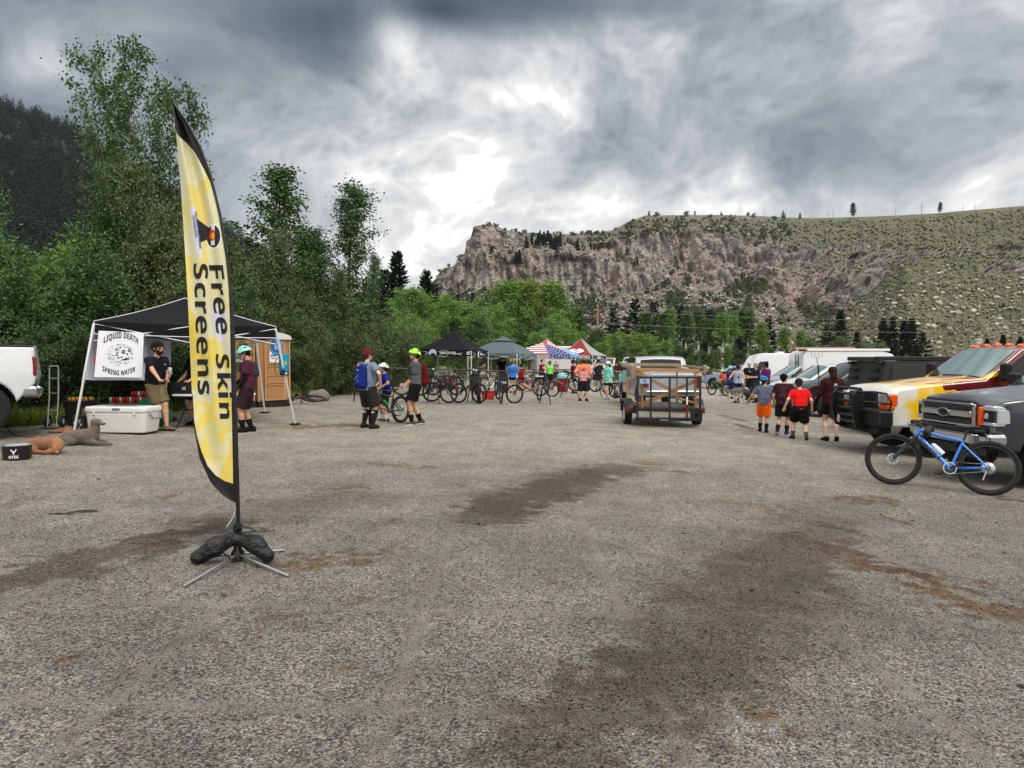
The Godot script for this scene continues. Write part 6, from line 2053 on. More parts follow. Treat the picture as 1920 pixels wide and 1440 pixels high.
	for k in 2:
		var g: Array = arms[k]
		var y: Vector3 = (g[1] - g[2]).normalized()
		var fwd: Vector3 = tb * V(0, 0, 1)
		var x: Vector3 = y.cross(fwd)
		if x.length() < 0.2: x = y.cross(tb * V(1, 0, 0))
		x = x.normalized()
		var hand: MB = hands[o.get("hand", "relaxed")]
		var side := 1.0 if k == 1 else -1.0
		var hxf := Transform3D(Basis(x * side, y, x.cross(y)).scaled_local(Vector3.ONE * s), g[2] + y * 0.012)
		if bare:
			hand.c.fill(skin)
			mb.add(hand, hxf)
		else:
			var gm := MB.new()
			gm.add(hand, hxf.scaled_local(V(1.12, 1.05, 1.15)))
			part("glove", gm, mat("glove_black", Color(0.05, 0.05, 0.055), 0.7), root)
	part("body", mb, skm, root)
	# shirt
	var cloth := func(c: Color) -> StandardMaterial3D:
		return mat("cloth_" + c.to_html(false), c, 0.88, 0.0, {"wrinkle": 2.4, "fine": 1.1, "spec": 0.3})
	var sc: Color = o.shirt
	n = Net.new(lo - pad, hi + pad, cell)
	var hem: float = o.get("hem", 0.86)
	var fat: float = 0.02 * s + (o.get("loose", 0.0)) * s
	for q in [-1.0, 1.0]:
		n.bone(T.call(V(q * 0.078 * w, 1.345, 0)), T.call(V(q * 0.064 * w, 1.10, 0)), 0.112 * s + fat * 0.8, wai * s + fat * 1.3, 0.03)
		n.bone(T.call(V(q * 0.064 * w, 1.10, 0)), T.call(V(q * 0.07, hem, -0.005)), wai * s + fat * 1.3, hipr * s + fat, 0.03, true)
	n.bone(sh[0].lerp(sh[1], 0.1), sh[0].lerp(sh[1], 0.9), 0.058 * s + fat * 0.8, 0.058 * s + fat * 0.8, 0.04)
	var sl: float = o.get("sleeve", 0.72)
	for g in arms:
		if sl > 1.0:
			n.bone(g[0], g[1], 0.05 * s + fat, 0.042 * s + fat * 0.7, 0.02)
			n.bone(g[1], g[1].lerp(g[2], sl - 1.0), 0.043 * s + fat * 0.7, 0.036 * s + fat * 0.5, 0.015, true)
		elif sl > 0.0: n.bone(g[0], g[0].lerp(g[1], sl), 0.052 * s + fat, 0.056 * s + fat, 0.025, true)
	mb = MB.new()
	n.mesh_to(mb, o.get("paint"))
	if o.has("paint"): part("shirt", mb, mat("cloth_print", Color.WHITE, 0.85, 0.0, {"vc": true, "wrinkle": 2.4, "fine": 1.1}), root)
	else: part("shirt", mb, cloth.call(sc), root)
	if o.has("arm_cover"):
		n = Net.new(lo - pad, hi + pad, cell)
		for g in arms:
			n.bone(g[0].lerp(g[1], 0.5), g[1], 0.05 * s, 0.046 * s, 0.02); n.bone(g[1], g[2], 0.047 * s, 0.035 * s, 0.02)
		mb = MB.new(); n.mesh_to(mb)
		part("arm_sleeves", mb, cloth.call(o.arm_cover), root)
	# shorts
	n = Net.new(lo - pad, hi + pad, cell)
	var sf: float = 0.018 * s + o.get("baggy", 0.014) * s
	n.bone(hip[0] + V(-0.015, 0.03, 0) * s, hip[1] + V(0.015, 0.03, 0) * s, hipr * s + 0.012, hipr * s + 0.012, 0.03)
	for g in legs:
		var e: Vector3 = g[0].lerp(g[1], minf(1.0, o.get("short", 0.85)))
		n.bone(g[0], e, 0.086 * s + sf, 0.066 * s + sf * 1.25, 0.03, o.get("short", 0.85) <= 1.0)
	n.cut(T.call(V(0, 1.03, 0)), tb * Vector3.UP)
	mb = MB.new(); n.mesh_to(mb)
	part("shorts", mb, cloth.call(o.get("shorts", Color(0.06, 0.06, 0.065))), root)
	# socks, shoes
	var k := 0
	for g in legs:
		var so: float = o.get("sock", 0.0)
		if so > 0.0:
			mb = MB.new()
			mb.tube([g[2] + V(0, -0.03, 0), g[2].lerp(g[1], so * 0.4), g[2].lerp(g[1], so * 0.7), g[2].lerp(g[1], so)], [0.044 * s, lerpf(0.045, 0.063, minf(1, so)) * s, lerpf(0.05, 0.069, minf(1, so * 1.6)) * s, lerpf(0.052, 0.069, minf(1, so * 1.6)) * s], 12)
			part("sock", mb, cloth.call(o.get("sockc", Color(0.05, 0.05, 0.055))), root)
		var toe: float = [o.get("toel", 0.25), o.get("toer", -0.25)][k]
		var tip: float = [o.get("heell", 0.0), o.get("heelr", 0.0)][k]
		var fx := Transform3D(Basis.from_euler(V(tip, toe, 0)).scaled_local(V(1, 1, 1) * s * 1.02), g[2] - Basis.from_euler(V(tip, 0, 0)) * V(0, 0.085, 0.0) * s)
		var p := part("shoe", shoe_m, cloth.call(o.get("shoe", Color(0.12, 0.11, 0.10))), root)
		p.transform = fx
		part("sole", sole_m, cloth.call(o.get("sole", Color(0.10, 0.10, 0.10))), p)
		k += 1
	# hair, hats, helmets
	var hc: Color = o.get("hair", Color(0.10, 0.065, 0.04))
	var hat: String = o.get("hat", "")
	if hat != "bald":
		mb = MB.new()
		mb.add(hair_mb, hx)
		if o.get("long", false):
			var tail := Net.new(V(-0.15, -0.3, -0.22), V(0.15, 0.25, 0.12), 0.014)
			tail.bone(V(0, 0.14, -0.06), V(0, 0.0, -0.09), 0.085, 0.07, 0.03); tail.bone(V(0, 0.0, -0.09), V(0.02, -0.16, -0.1), 0.075, 0.035, 0.03)
			var tm := MB.new(); tail.mesh_to(tm)
			mb.add(tm, hx)
		if o.get("tail", false):
			var pts := []
			for q in [[0, 0.15, -0.11], [0, 0.13, -0.16], [0.01, 0.04, -0.17], [0.0, -0.06, -0.14]]: pts.append(hx * V(q[0], q[1], q[2]))
			mb.tube(pts, [0.02 * s, 0.032 * s, 0.03 * s, 0.008 * s], 8)
		part("hair", mb, cloth.call(hc), root)
	if o.has("beard"):
		var bn := Net.new(V(-0.1, -0.07, -0.05), V(0.1, 0.12, 0.14), 0.010)
		bn.bone(V(-0.03, 0.045, 0.05), V(0.03, 0.045, 0.05), 0.046, 0.046, 0.02); bn.bone(V(0, 0.03, 0.065), V(0, 0.0, 0.06), 0.044, 0.03, 0.02)
		mb = MB.new()
		var bm := MB.new(); bn.mesh_to(bm); mb.add(bm, hx)
		part("beard", mb, cloth.call(o.beard), root)
	if o.get("face", false):
		for q in [-1.0, 1.0]:
			mb = MB.new()
			mb.ball(hx * Transform3D(Basis.from_scale(V(0.013, 0.008, 0.008)), V(q * 0.033, 0.118, 0.092)), 8, 6)
			part("eye", mb, mat("eye", Color(0.09, 0.07, 0.06), 0.2), root)
		mb = MB.new()
		mb.ball(hx * Transform3D(Basis.from_scale(V(0.022, 0.005, 0.008)), V(0, 0.055, 0.102)), 8, 4)
		part("mouth", mb, mat("lips", Color(0.45, 0.22, 0.2), 0.6), root)
	if hat == "cap" or hat == "backcap":
		mb = MB.new()
		var prof := []
		for i in 9: prof.append(Vector2(0.112 * cos(PI / 2 * i / 8.0), 0.112 * sin(PI / 2 * i / 8.0)))
		mb.lathe(prof, hx * Transform3D(Basis.from_euler(V(-0.08, 0, 0)).scaled_local(V(0.98, 1.12, 1.2)), V(0, 0.138, -0.02)), 20)
		var cp := part("cap", mb, cloth.call(o.hatc), root)
		mb = MB.new()
		var rows := []
		var dz := 1.0 if hat == "cap" else -1.0
		for i in 5:
			var r := PackedVector3Array()
			for j in 9:
				var a := lerpf(-1.05, 1.05, j / 8.0)
				var rr := 0.10 + 0.075 * i / 4.0 * cos(a * 0.8)
				r.append(hx * V(sin(a) * (0.098 + 0.0 * i), 0.155 - 0.016 * i * 0.6 - absf(a) * 0.012, dz * cos(a) * rr * 1.05 - 0.005))
			rows.append(r)
		mb.grid(rows)
		part("brim", mb, cloth.call(o.get("brimc", o.hatc)), cp)
	elif hat == "helmet":
		mb = MB.new()
		var rows := []
		for i in 11:
			var t := i / 10.0
			var r := PackedVector3Array()
			for j in 24:
				var a := TAU * j / 24.0
				var c := cos(PI / 2 * t)
				var lowz := -0.045 if sin(a) < 0 else 0.0
				var rib := 1.0 + 0.035 * cos(a * 8.0) * sin(PI * t)
				r.append(hx * V(cos(a) * 0.122 * c * rib, 0.148 + lowz * (1 - t) * absf(sin(a)) + 0.125 * sin(PI / 2 * t), sin(a) * 0.152 * c * rib - 0.015))
			rows.append(r)
		mb.grid(rows, true, hx * V(0, 0.1, 0))
		var hp := part("helmet", mb, mat("helmet_" + o.hatc.to_html(false), o.hatc, 0.35, 0.0, {"coat": 0.5}), root)
		mb = MB.new()
		rows = []
		for i in 4:
			var r := PackedVector3Array()
			for j in 9:
				var a := lerpf(-0.95, 0.95, j / 8.0)
				r.append(hx * V(sin(a) * 0.118, 0.172 + 0.006 * i - absf(a) * 0.012, cos(a) * (0.125 + 0.022 * i)))
			rows.append(r)
		mb.grid(rows)
		part("visor", mb, mat("helmet_" + o.hatc.to_html(false), o.hatc), hp)
		mb = MB.new()
		for q in [[0.07, 0.225, 0.03, 0.5], [0.085, 0.205, -0.05, -0.4], [0.0, 0.262, 0.03, 0.0], [0.045, 0.24, -0.1, -0.9], [0.04, 0.243, 0.085, 0.9]]:
			for sg in [-1.0, 1.0]:
				mb.ball(hx * Transform3D(Basis.from_euler(V(q[3], 0, -sg * q[0] * 9.0)).scaled_local(V(0.015, 0.012, 0.036)), V(sg * q[0] * 1.12, q[1], q[2] - 0.015)), 8, 6)
		part("vent", mb, mat("vent_black", Color(0.03, 0.03, 0.035), 0.8), hp)
		mb = MB.new()
		for sg in [-1.0, 1.0]: mb.tube([hx * V(sg * 0.098, 0.16, -0.01), hx * V(sg * 0.088, 0.08, 0.01), hx * V(sg * 0.03, 0.0, 0.05), hx * V(0, -0.004, 0.055)], 0.006, 5)
		part("chin_strap", mb, mat("vent_black", Color.BLACK), hp)
	if o.has("glasses"):
		mb = MB.new()
		for sg in [-1.0, 1.0]:
			mb.ball(hx * Transform3D(Basis.from_scale(V(0.03, 0.02, 0.012)), V(sg * 0.036, 0.12, 0.1)), 8, 6)
			mb.tube([hx * V(sg * 0.066, 0.124, 0.088), hx * V(sg * 0.088, 0.12, 0.0)], 0.004, 4)
		part("sunglasses", mb, mat("lens", o.glasses, 0.15), root)
	if o.has("pack"):
		n = Net.new(V(-0.25, 0.75, -0.5) * s, V(0.25, 1.6, 0.1) * s, 0.02)
		n.bone(V(0, 1.02, -0.19) * s, V(0, 1.36, -0.18) * s, 0.125 * s, 0.105 * s, 0.03)
		n.bone(V(-0.07, 1.0, -0.19) * s, V(-0.06, 1.36, -0.18) * s, 0.10 * s, 0.085 * s, 0.03); n.bone(V(0.07, 1.0, -0.19) * s, V(0.06, 1.36, -0.18) * s, 0.10 * s, 0.085 * s, 0.03)
		n.bone(V(0, 1.02, -0.27) * s, V(0, 1.18, -0.26) * s, 0.085 * s, 0.07 * s, 0.02)
		mb = MB.new()
		var pk := MB.new(); n.mesh_to(pk)
		var px := Transform3D(tb, (pel - tb * V(0, 0.93, 0)) * s)
		mb.add(pk, px)
		var pp := part("backpack", mb, cloth.call(o.pack), root)
		mb = MB.new()
		for q in [-1.0, 1.0]:
			var pts := []
			for e in [[0.085, 1.42, -0.13], [0.10, 1.485, -0.03], [0.105, 1.46, 0.07], [0.11, 1.34, 0.14], [0.13, 1.18, 0.13], [0.17, 1.08, 0.02], [0.12, 1.02, -0.14]]: pts.append(px * (V(q * e[0] * w, e[1], e[2]) * s))
			mb.tube(pts, 0.024 * s, 6, true, 0.45)
		part("strap", mb, cloth.call(o.get("strapc", o.pack)), pp)
		if o.has("packtag"):
			mb = MB.new(); mb.sph(px * (V(0, 1.42, -0.27) * s), 0.028 * s, 8, 6)
			part("emblem", mb, mat("tag_orange", Color(0.85, 0.4, 0.3), 0.6), pp)
			mb = MB.new()
			for q in [[-0.06, 1.2, 0.06, 1.1], [-0.06, 1.1, 0.06, 1.0], [-0.08, 1.3, -0.02, 1.34]]: mb.bar(px * (V(q[0], q[1], -0.335) * s), px * (V(q[2], q[3], -0.345) * s), 0.004)
			part("cord", mb, mat("cord_white", Color.WHITE), pp)
	if o.has("band"):
		mb = MB.new()
		var g: Array = arms[o.get("bandarm", 0)]
		mb.bar(g[2].lerp(g[1], 0.12), g[2].lerp(g[1], 0.2), 0.036 * s, 10)
		part("wristband", mb, mat("band", o.band, 0.6), root)
	if o.has("print"):
		mb = MB.new()
		for q in o.print:
			var c: Vector3 = T.call(V(q[0], q[1], q[2]))
			mb.box(Transform3D(tb * Basis.from_euler(V(0, 0, q[5] if q.size() > 5 else 0.0)), c), V(q[3], q[4], 0.012) * s, 0.003)
		part("shirt_print", mb, mat("print_" + o.get("printc", Color(0.8, 0.8, 0.8)).to_html(false), o.get("printc", Color(0.8, 0.8, 0.8)), 0.8), root)
	return root
func make_people() -> void:
	make_templates()
	var black := Color(0.06, 0.06, 0.07)
	var pale := Color(0.62, 0.39, 0.29)
	var tanned := Color(0.50, 0.28, 0.18)
	# at the stall
	var p := person("bearded man in black polo and cap leaning on the stall table", GP(296, 807), 68, 1.8, {"shirt": Color(0.065, 0.07, 0.10), "shorts": Color(0.42, 0.37, 0.28), "short": 0.88, "fl": V(0.02, 0.09, 0.22), "fr": V(0.02, 0.09, -0.06), "pel": V(0.0, -0.02, -0.05), "lean": 0.1, "hl": V(-0.2, -0.34, 0.30), "hr": V(-0.12, -0.36, 0.50), "el": V(1, -0.6, -0.4), "hand": "grip", "hat": "backcap", "hatc": black, "beard": Color(0.16, 0.09, 0.05), "face": true, "shoe": Color(0.42, 0.36, 0.28), "skin": tanned, "band": Color(0.85, 0.45, 0.1), "w": 1.08, "print": [[0.09, 1.34, 0.135, 0.025, 0.02]], "glasses": Color(0.04, 0.04, 0.04)})
	var can := can_mesh()
	var cm := MB.new()
	cm.add(can, Transform3D(Basis.from_scale(Vector3.ONE * 1.25), Vector3.ZERO))
	var c := part("drink_can", cm, mat("can_silver", Color.WHITE))
	c.position = p.transform * V(0.0, 1.13, 0.36)
	tag(c, "silver drink can held by the bearded man in black", "can")
	person("person in black shirt behind the feather flag at the table", G(366, 15.2), -30, 1.76, {"shirt": black, "shorts": Color(0.08, 0.08, 0.09), "hat": "cap", "hatc": black, "hl": V(0.0, -0.42, 0.28), "hr": V(0.05, -0.42, 0.28), "shoe": black, "skin": tanned, "face": true})
	person("rider in mint helmet and purple shirt looking down at the table", GP(466, 810), -74, 1.74, {"shirt": Color(0.28, 0.12, 0.20), "shorts": Color(0.17, 0.10, 0.13), "short": 1.0, "baggy": 0.03, "sock": 0.42, "hat": "helmet", "hatc": Color(0.50, 0.78, 0.74), "nod": 0.5, "arm_cover": black, "glove": true, "hl": V(0.0, -0.50, 0.18), "hr": V(0.02, -0.44, 0.28), "face": true, "shoe": Color(0.08, 0.08, 0.085), "fl": V(0.09, 0.09, 0.10), "fr": V(-0.09, 0.09, -0.05), "glasses": Color(0.05, 0.05, 0.06), "skin": tanned, "loose": 0.01})
	var vest := MB.new()
	var vn := Net.new(V(-0.3, 0.95, -0.3), V(0.3, 1.6, 0.3), 0.02)
	vn.bone(V(-0.05, 1.2, -0.14), V(-0.05, 1.38, -0.12), 0.085, 0.07, 0.02); vn.bone(V(0.05, 1.2, -0.14), V(0.05, 1.38, -0.12), 0.085, 0.07, 0.02)
	vn.mesh_to(vest)
	for q in [-1.0, 1.0]: vest.tube([V(q * 0.08, 1.42, -0.13), V(q * 0.1, 1.47, 0.0), V(q * 0.1, 1.4, 0.13), V(q * 0.12, 1.25, 0.15), V(q * 0.17, 1.16, 0.04), V(q * 0.1, 1.15, -0.14)], 0.03, 6, true, 0.5)
	part("chest_pack", vest, mat("bag_black", Color.BLACK), get_child(get_child_count() - 1))
	# the trio with the bike
	person("man with blue backpack and maroon cap seen from behind", GP(689, 803), 146, 1.75, {"shirt": Color(0.42, 0.47, 0.56), "shorts": Color(0.15, 0.15, 0.125), "short": 1.0, "baggy": 0.035, "pack": Color(0.06, 0.15, 0.42), "packtag": true, "hat": "cap", "hatc": Color(0.36, 0.06, 0.12), "sock": 0.78, "sockc": Color(0.09, 0.09, 0.10), "shoe": Color(0.13, 0.10, 0.09), "hl": V(-0.05, -0.36, 0.22), "hr": V(-0.13, -0.38, 0.08), "er": V(-1, 0, -0.5), "fl": V(0.15, 0.09, 0.03), "fr": V(-0.16, 0.09, 0), "skin": pale, "hair": Color(0.28, 0.22, 0.17), "w": 1.1, "turn": -0.25, "loose": 0.012, "glasses": Color(0.04, 0.04, 0.04)})
	person("child in royal blue shirt and white helmet straddling a black bike", GP(724, 791), -68, 1.46, {"shirt": Color(0.06, 0.12, 0.50), "shorts": black, "short": 0.9, "hat": "helmet", "hatc": Color(0.80, 0.84, 0.84), "pel": V(0, -0.03, -0.02), "lean": 0.12, "fl": V(0.17, 0.09, 0.02), "fr": V(-0.17, 0.09, 0.05), "hl": V(0.02, -0.30, 0.18), "el": V(1, -0.2, -0.6), "hr": V(0.05, -0.36, 0.40), "sock": 0.35, "sockc": Color(0.8, 0.8, 0.8), "shoe": Color(0.2, 0.2, 0.15), "sole": Color(0.75, 0.73, 0.68), "face": true, "skin": tanned, "band": Color(0.9, 0.5, 0.2)})
	person("tall teen in lime helmet and grey shirt with maroon backpack", GP(779, 797), -72, 1.80, {"shirt": Color(0.32, 0.33, 0.35), "shorts": Color(0.05, 0.05, 0.055), "short": 0.82, "baggy": 0.03, "pack": Color(0.30, 0.05, 0.07), "strapc": Color(0.22, 0.04, 0.06), "hat": "helmet", "hatc": Color(0.62, 0.95, 0.06), "hl": V(-0.13, -0.46, 0.20), "hr": V(0.11, -0.46, 0.22), "hand": "grip", "fl": V(0.08, 0.09, 0.1), "fr": V(-0.08, 0.10, -0.14), "heelr": 0.15, "sock": 0.4, "shoe": Color(0.28, 0.27, 0.25), "sole": Color(0.78, 0.76, 0.7), "face": true, "skin": tanned, "glasses": Color(0.12, 0.06, 0.03), "band": Color(0.9, 0.55, 0.25), "bandarm": 0, "w": 0.9, "loose": 0.012, "print": [[0.0, 1.36, 0.135, 0.1, 0.05], [0.0, 1.27, 0.137, 0.07, 0.05]], "printc": Color(0.13, 0.32, 0.24), "turn": 0.15})
	# under and before the canopies (small in the picture)
	var far := 0.03
	person("person in slate shirt bending down under the black peaked canopy", G(894, 36.2), 60, 1.75, {"cell": far, "shirt": Color(0.24, 0.26, 0.36), "lean": 0.85, "pel": V(0, -0.06, -0.1), "hl": V(0, -0.5, 0.1), "hr": V(0, -0.5, 0.1), "skin": tanned})
	person("person in dark plum shirt standing under the grey-green canopy", G(941, 45.5), 170, 1.85, {"cell": far, "shirt": Color(0.10, 0.06, 0.08), "hl": V(0.2, -0.4, 0.2), "skin": tanned})
	person("fair-haired woman in bright blue shirt and black shorts from behind", GP(961, 737), 176, 1.60, {"cell": 0.024, "fem": true, "shirt": Color(0.16, 0.45, 0.80), "hem": 0.84, "short": 0.42, "hair": Color(0.40, 0.28, 0.18), "hl": V(0.14, -0.3, 0.24), "hr": V(-0.14, -0.3, 0.24), "skin": pale, "shoe": Color(0.2, 0.15, 0.12), "print": [[-0.03, 1.22, -0.155, 0.06, 0.07], [0.06, 1.3, -0.15, 0.03, 0.06]], "printc": Color(0.10, 0.22, 0.42), "w": 1.05, "loose": 0.012})
	person("child in red and black top behind the blue-shirted woman", G(977, 37.5), 160, 1.42, {"cell": far, "shirt": Color(0.50, 0.08, 0.07), "skin": tanned, "hl": V(0.0, -0.3, 0.3)})
	person("person in red checked shirt raising a phone under the striped canopy", G(1016, 41.5), 60, 1.72, {"cell": far, "shirt": Color(0.42, 0.13, 0.15), "hl": V(-0.1, 0.05, 0.32), "hr": V(0.1, 0.02, 0.34), "skin": pale, "hair": Color(0.14, 0.07, 0.04), "print": [[0, 1.3, -0.14, 0.12, 0.05], [0.06, 1.15, -0.14, 0.08, 0.06], [-0.08, 1.1, -0.14, 0.07, 0.04]], "printc": Color(0.75, 0.7, 0.7)})
	person("rider in lime green tank top and dark helmet at the rack", G(1031, 40.0), 20, 1.62, {"cell": far, "fem": true, "shirt": Color(0.42, 0.85, 0.30), "sleeve": 0.0, "hat": "helmet", "hatc": Color(0.20, 0.24, 0.32), "skin": tanned, "hl": V(0.1, -0.3, 0.2), "hr": V(-0.12, -0.2, 0.3), "shorts": black})
	person("bald man in light grey shirt looking at his raised hands", GP(1043, 724), -55, 1.76, {"cell": 0.026, "shirt": Color(0.46, 0.46, 0.46), "shorts": Color(0.15, 0.15, 0.15), "short": 0.95, "hat": "bald", "skin": pale, "hl": V(-0.05, -0.15, 0.32), "hr": V(0.05, -0.18, 0.32), "shoe": Color(0.16, 0.12, 0.1)})
	person("person in wine red jersey and dark cap left of the coral shirt", G(1075, 36.0), 100, 1.72, {"cell": far, "shirt": Color(0.36, 0.05, 0.14), "sleeve": 1.9, "hat": "cap", "hatc": Color(0.12, 0.12, 0.14), "skin": tanned, "shorts": black})
	var coral := func(q: Vector3) -> Color:
		return Color(0.80, 0.20, 0.08).lerp(Color(0.72, 0.28, 0.26), smoothstep(1.42, 1.2, q.y))
	person("man in coral fishing shirt and camouflage cap seen from behind", GP(1094, 752), 172, 1.80, {"cell": 0.022, "shirt": Color(0.85, 0.4, 0.3), "paint": coral, "sleeve": 1.55, "hem": 0.82, "shorts": Color(0.15, 0.15, 0.17), "short": 1.02, "baggy": 0.04, "hat": "cap", "hatc": Color(0.42, 0.37, 0.28), "skin": tanned, "shoe": Color(0.12, 0.08, 0.06), "fl": V(0.14, 0.09, 0), "fr": V(-0.13, 0.09, 0), "hl": V(0.16, -0.42, 0.02), "hr": V(-0.12, -0.46, 0.12), "print": [[0, 1.28, -0.17, 0.2, 0.018], [0, 1.31, -0.165, 0.13, 0.018], [0.0, 1.34, -0.16, 0.06, 0.015]], "printc": Color(0.28, 0.2, 0.36), "loose": 0.012, "w": 1.06, "turn": 0.3})
	person("person in black cap and tee drinking beside the maroon canopy", G(1122, 41), 0, 1.78, {"cell": far, "shirt": Color(0.13, 0.13, 0.15), "hat": "cap", "hatc": black, "hr": V(0.1, 0.05, 0.22), "er": V(-1, -0.5, 0), "skin": pale})
	var teal := func(q: Vector3) -> Color:
		return Color(0.05, 0.16, 0.16) if sin(q.x * 62 + sin(q.y * 31) * 2.5) * sin(q.y * 48 + q.z * 50) > 0.35 else Color(0.22, 0.72, 0.60)
	person("woman in patterned teal top and black and white cap", GP(1140, 751), -62, 1.67, {"cell": 0.02, "fem": true, "shirt": Color(0.3, 0.8, 0.7), "paint": teal, "sleeve": 1.2, "hem": 0.80, "loose": 0.03, "short": 0.55, "hat": "cap", "hatc": Color(0.78, 0.8, 0.82), "brimc": black, "hair": Color(0.07, 0.05, 0.04), "long": true, "skin": pale, "shoe": Color(0.2, 0.5, 0.55), "sole": Color(0.8, 0.8, 0.8), "hl": V(0.02, -0.50, 0.1), "hr": V(0.0, -0.50, 0.12), "fl": V(0.08, 0.09, 0.08), "fr": V(-0.08, 0.09, -0.04)})
	person("man in brown shirt with white badge facing the lot", GP(1157, 725), 8, 1.74, {"cell": 0.026, "shirt": Color(0.26, 0.10, 0.08), "shorts": Color(0.27, 0.25, 0.25), "short": 0.95, "hat": "cap", "hatc": Color(0.3, 0.12, 0.08), "skin": tanned, "hl": V(-0.1, -0.36, 0.22), "hr": V(0.1, -0.36, 0.22), "print": [[0.08, 1.3, 0.14, 0.05, 0.05]], "shoe": Color(0.1, 0.07, 0.06)})
	person("child in lime helmet and purple shirt with arms spread", G(1327, 50), 170, 1.50, {"cell": 0.026, "shirt": Color(0.26, 0.14, 0.24), "hat": "helmet", "hatc": Color(0.55, 0.9, 0.1), "hl": V(0.42, -0.08, 0.1), "hr": V(-0.4, -0.1, 0.1), "skin": pale, "short": 0.45, "shoe": Color(0.5, 0.5, 0.5), "fl": V(0.07, 0.09, 0.05), "fr": V(-0.07, 0.09, -0.05)})
	person("child in orange shirt and pale lime helmet straddling a bike", G(1357, 38.2), -78, 1.40, {"cell": 0.024, "shirt": Color(0.88, 0.20, 0.06), "hat": "helmet", "hatc": Color(0.62, 0.82, 0.45), "skin": tanned, "shorts": Color(0.2, 0.2, 0.22), "lean": 0.15, "fl": V(0.16, 0.09, 0), "fr": V(-0.16, 0.09, 0.05), "hl": V(0.0, -0.3, 0.4), "hr": V(0.0, -0.3, 0.4), "shoe": Color(0.7, 0.7, 0.7)})
	person("rider in purple sleeveless top and mint helmet behind the husky", G(1369, 35.0), 150, 1.62, {"cell": 0.024, "fem": true, "shirt": Color(0.24, 0.16, 0.38), "sleeve": 0.0, "hat": "helmet", "hatc": Color(0.42, 0.72, 0.66), "skin": tanned, "shorts": Color(0.14, 0.2, 0.42), "hl": V(0.1, -0.45, 0.15)})
	person("woman in pale tank top and denim shorts beside the husky", G(1384, 31.0), 172, 1.70, {"cell": 0.02, "fem": true, "shirt": Color(0.60, 0.62, 0.68), "sleeve": 0.0, "hem": 0.90, "shorts": Color(0.10, 0.16, 0.30), "short": 0.36, "hair": Color(0.20, 0.09, 0.05), "tail": true, "skin": pale, "hl": V(0.16, -0.32, 0.25), "hr": V(-0.12, -0.5, 0.05), "shoe": Color(0.3, 0.3, 0.3), "print": [[0.0, 1.2, -0.145, 0.05, 0.11], [0.03, 1.18, -0.145, 0.02, 0.06]], "printc": Color(0.15, 0.16, 0.3), "w": 1.1})
	person("tall man in black tee and visor facing the dog owners", G(1405, 34.0), -10, 1.87, {"cell": 0.022, "shirt": Color(0.05, 0.06, 0.06), "shorts": Color(0.06, 0.06, 0.07), "short": 0.95, "baggy": 0.03, "hat": "cap", "hatc": Color(0.7, 0.7, 0.7), "skin": tanned, "hl": V(-0.1, -0.3, 0.25), "hr": V(0.1, -0.32, 0.25), "sock": 0.3, "shoe": black, "print": [[0.0, 1.3, 0.145, 0.14, 0.03], [0.0, 1.36, 0.14, 0.08, 0.02]], "printc": Color(0.45, 0.55, 0.52)})
	person("grey-haired man in navy tee holding something at his chest", GP(1417, 755), -82, 1.80, {"cell": 0.02, "shirt": Color(0.10, 0.12, 0.20), "shorts": Color(0.16, 0.16, 0.15), "short": 0.95, "baggy": 0.03, "hair": Color(0.55, 0.5, 0.46), "skin": pale, "hl": V(-0.12, -0.28, 0.3), "hr": V(0.1, -0.3, 0.3), "hand": "grip", "sock": 0.3, "shoe": black, "w": 1.1, "fl": V(0.1, 0.09, 0.06), "fr": V(-0.1, 0.09, -0.08), "face": true, "glasses": Color(0.05, 0.05, 0.05)})
	person("dark-haired man in magenta purple tee right of the navy tee", G(1437, 33.5), -150, 1.83, {"cell": 0.022, "shirt": Color(0.32, 0.07, 0.34), "shorts": Color(0.10, 0.10, 0.12), "hair": Color(0.04, 0.03, 0.03), "beard": Color(0.05, 0.04, 0.04), "skin": tanned, "hl": V(-0.05, -0.34, 0.25), "hr": V(0.05, -0.36, 0.25), "w": 1.05})
	person("person in grey cap half hidden behind the purple tee", G(1429, 37.5), 20, 1.74, {"cell": far, "shirt": Color(0.42, 0.44, 0.48), "hat": "cap", "hatc": Color(0.2, 0.2, 0.22), "skin": tanned})
	# three boys and a woman walking by the trucks
	person("boy in blue cap, grey tee and orange shorts walking away", GP(1432, 810), 158, 1.36, {"shirt": Color(0.34, 0.36, 0.44), "shorts": Color(0.92, 0.38, 0.04), "short": 0.95, "baggy": 0.03, "hat": "cap", "hatc": Color(0.10, 0.42, 0.62), "sock": 0.45, "shoe": Color(0.09, 0.10, 0.12), "fl": V(0.12, 0.09, 0.14), "fr": V(-0.08, 0.09, -0.16), "lean": 0.08, "hl": V(0.30, -0.42, 0.12), "hr": V(-0.12, -0.52, -0.02), "skin": tanned, "band": Color(0.85, 0.8, 0.8), "turn": -0.5, "w": 1.06, "loose": 0.008, "hair": Color(0.2, 0.13, 0.08)})
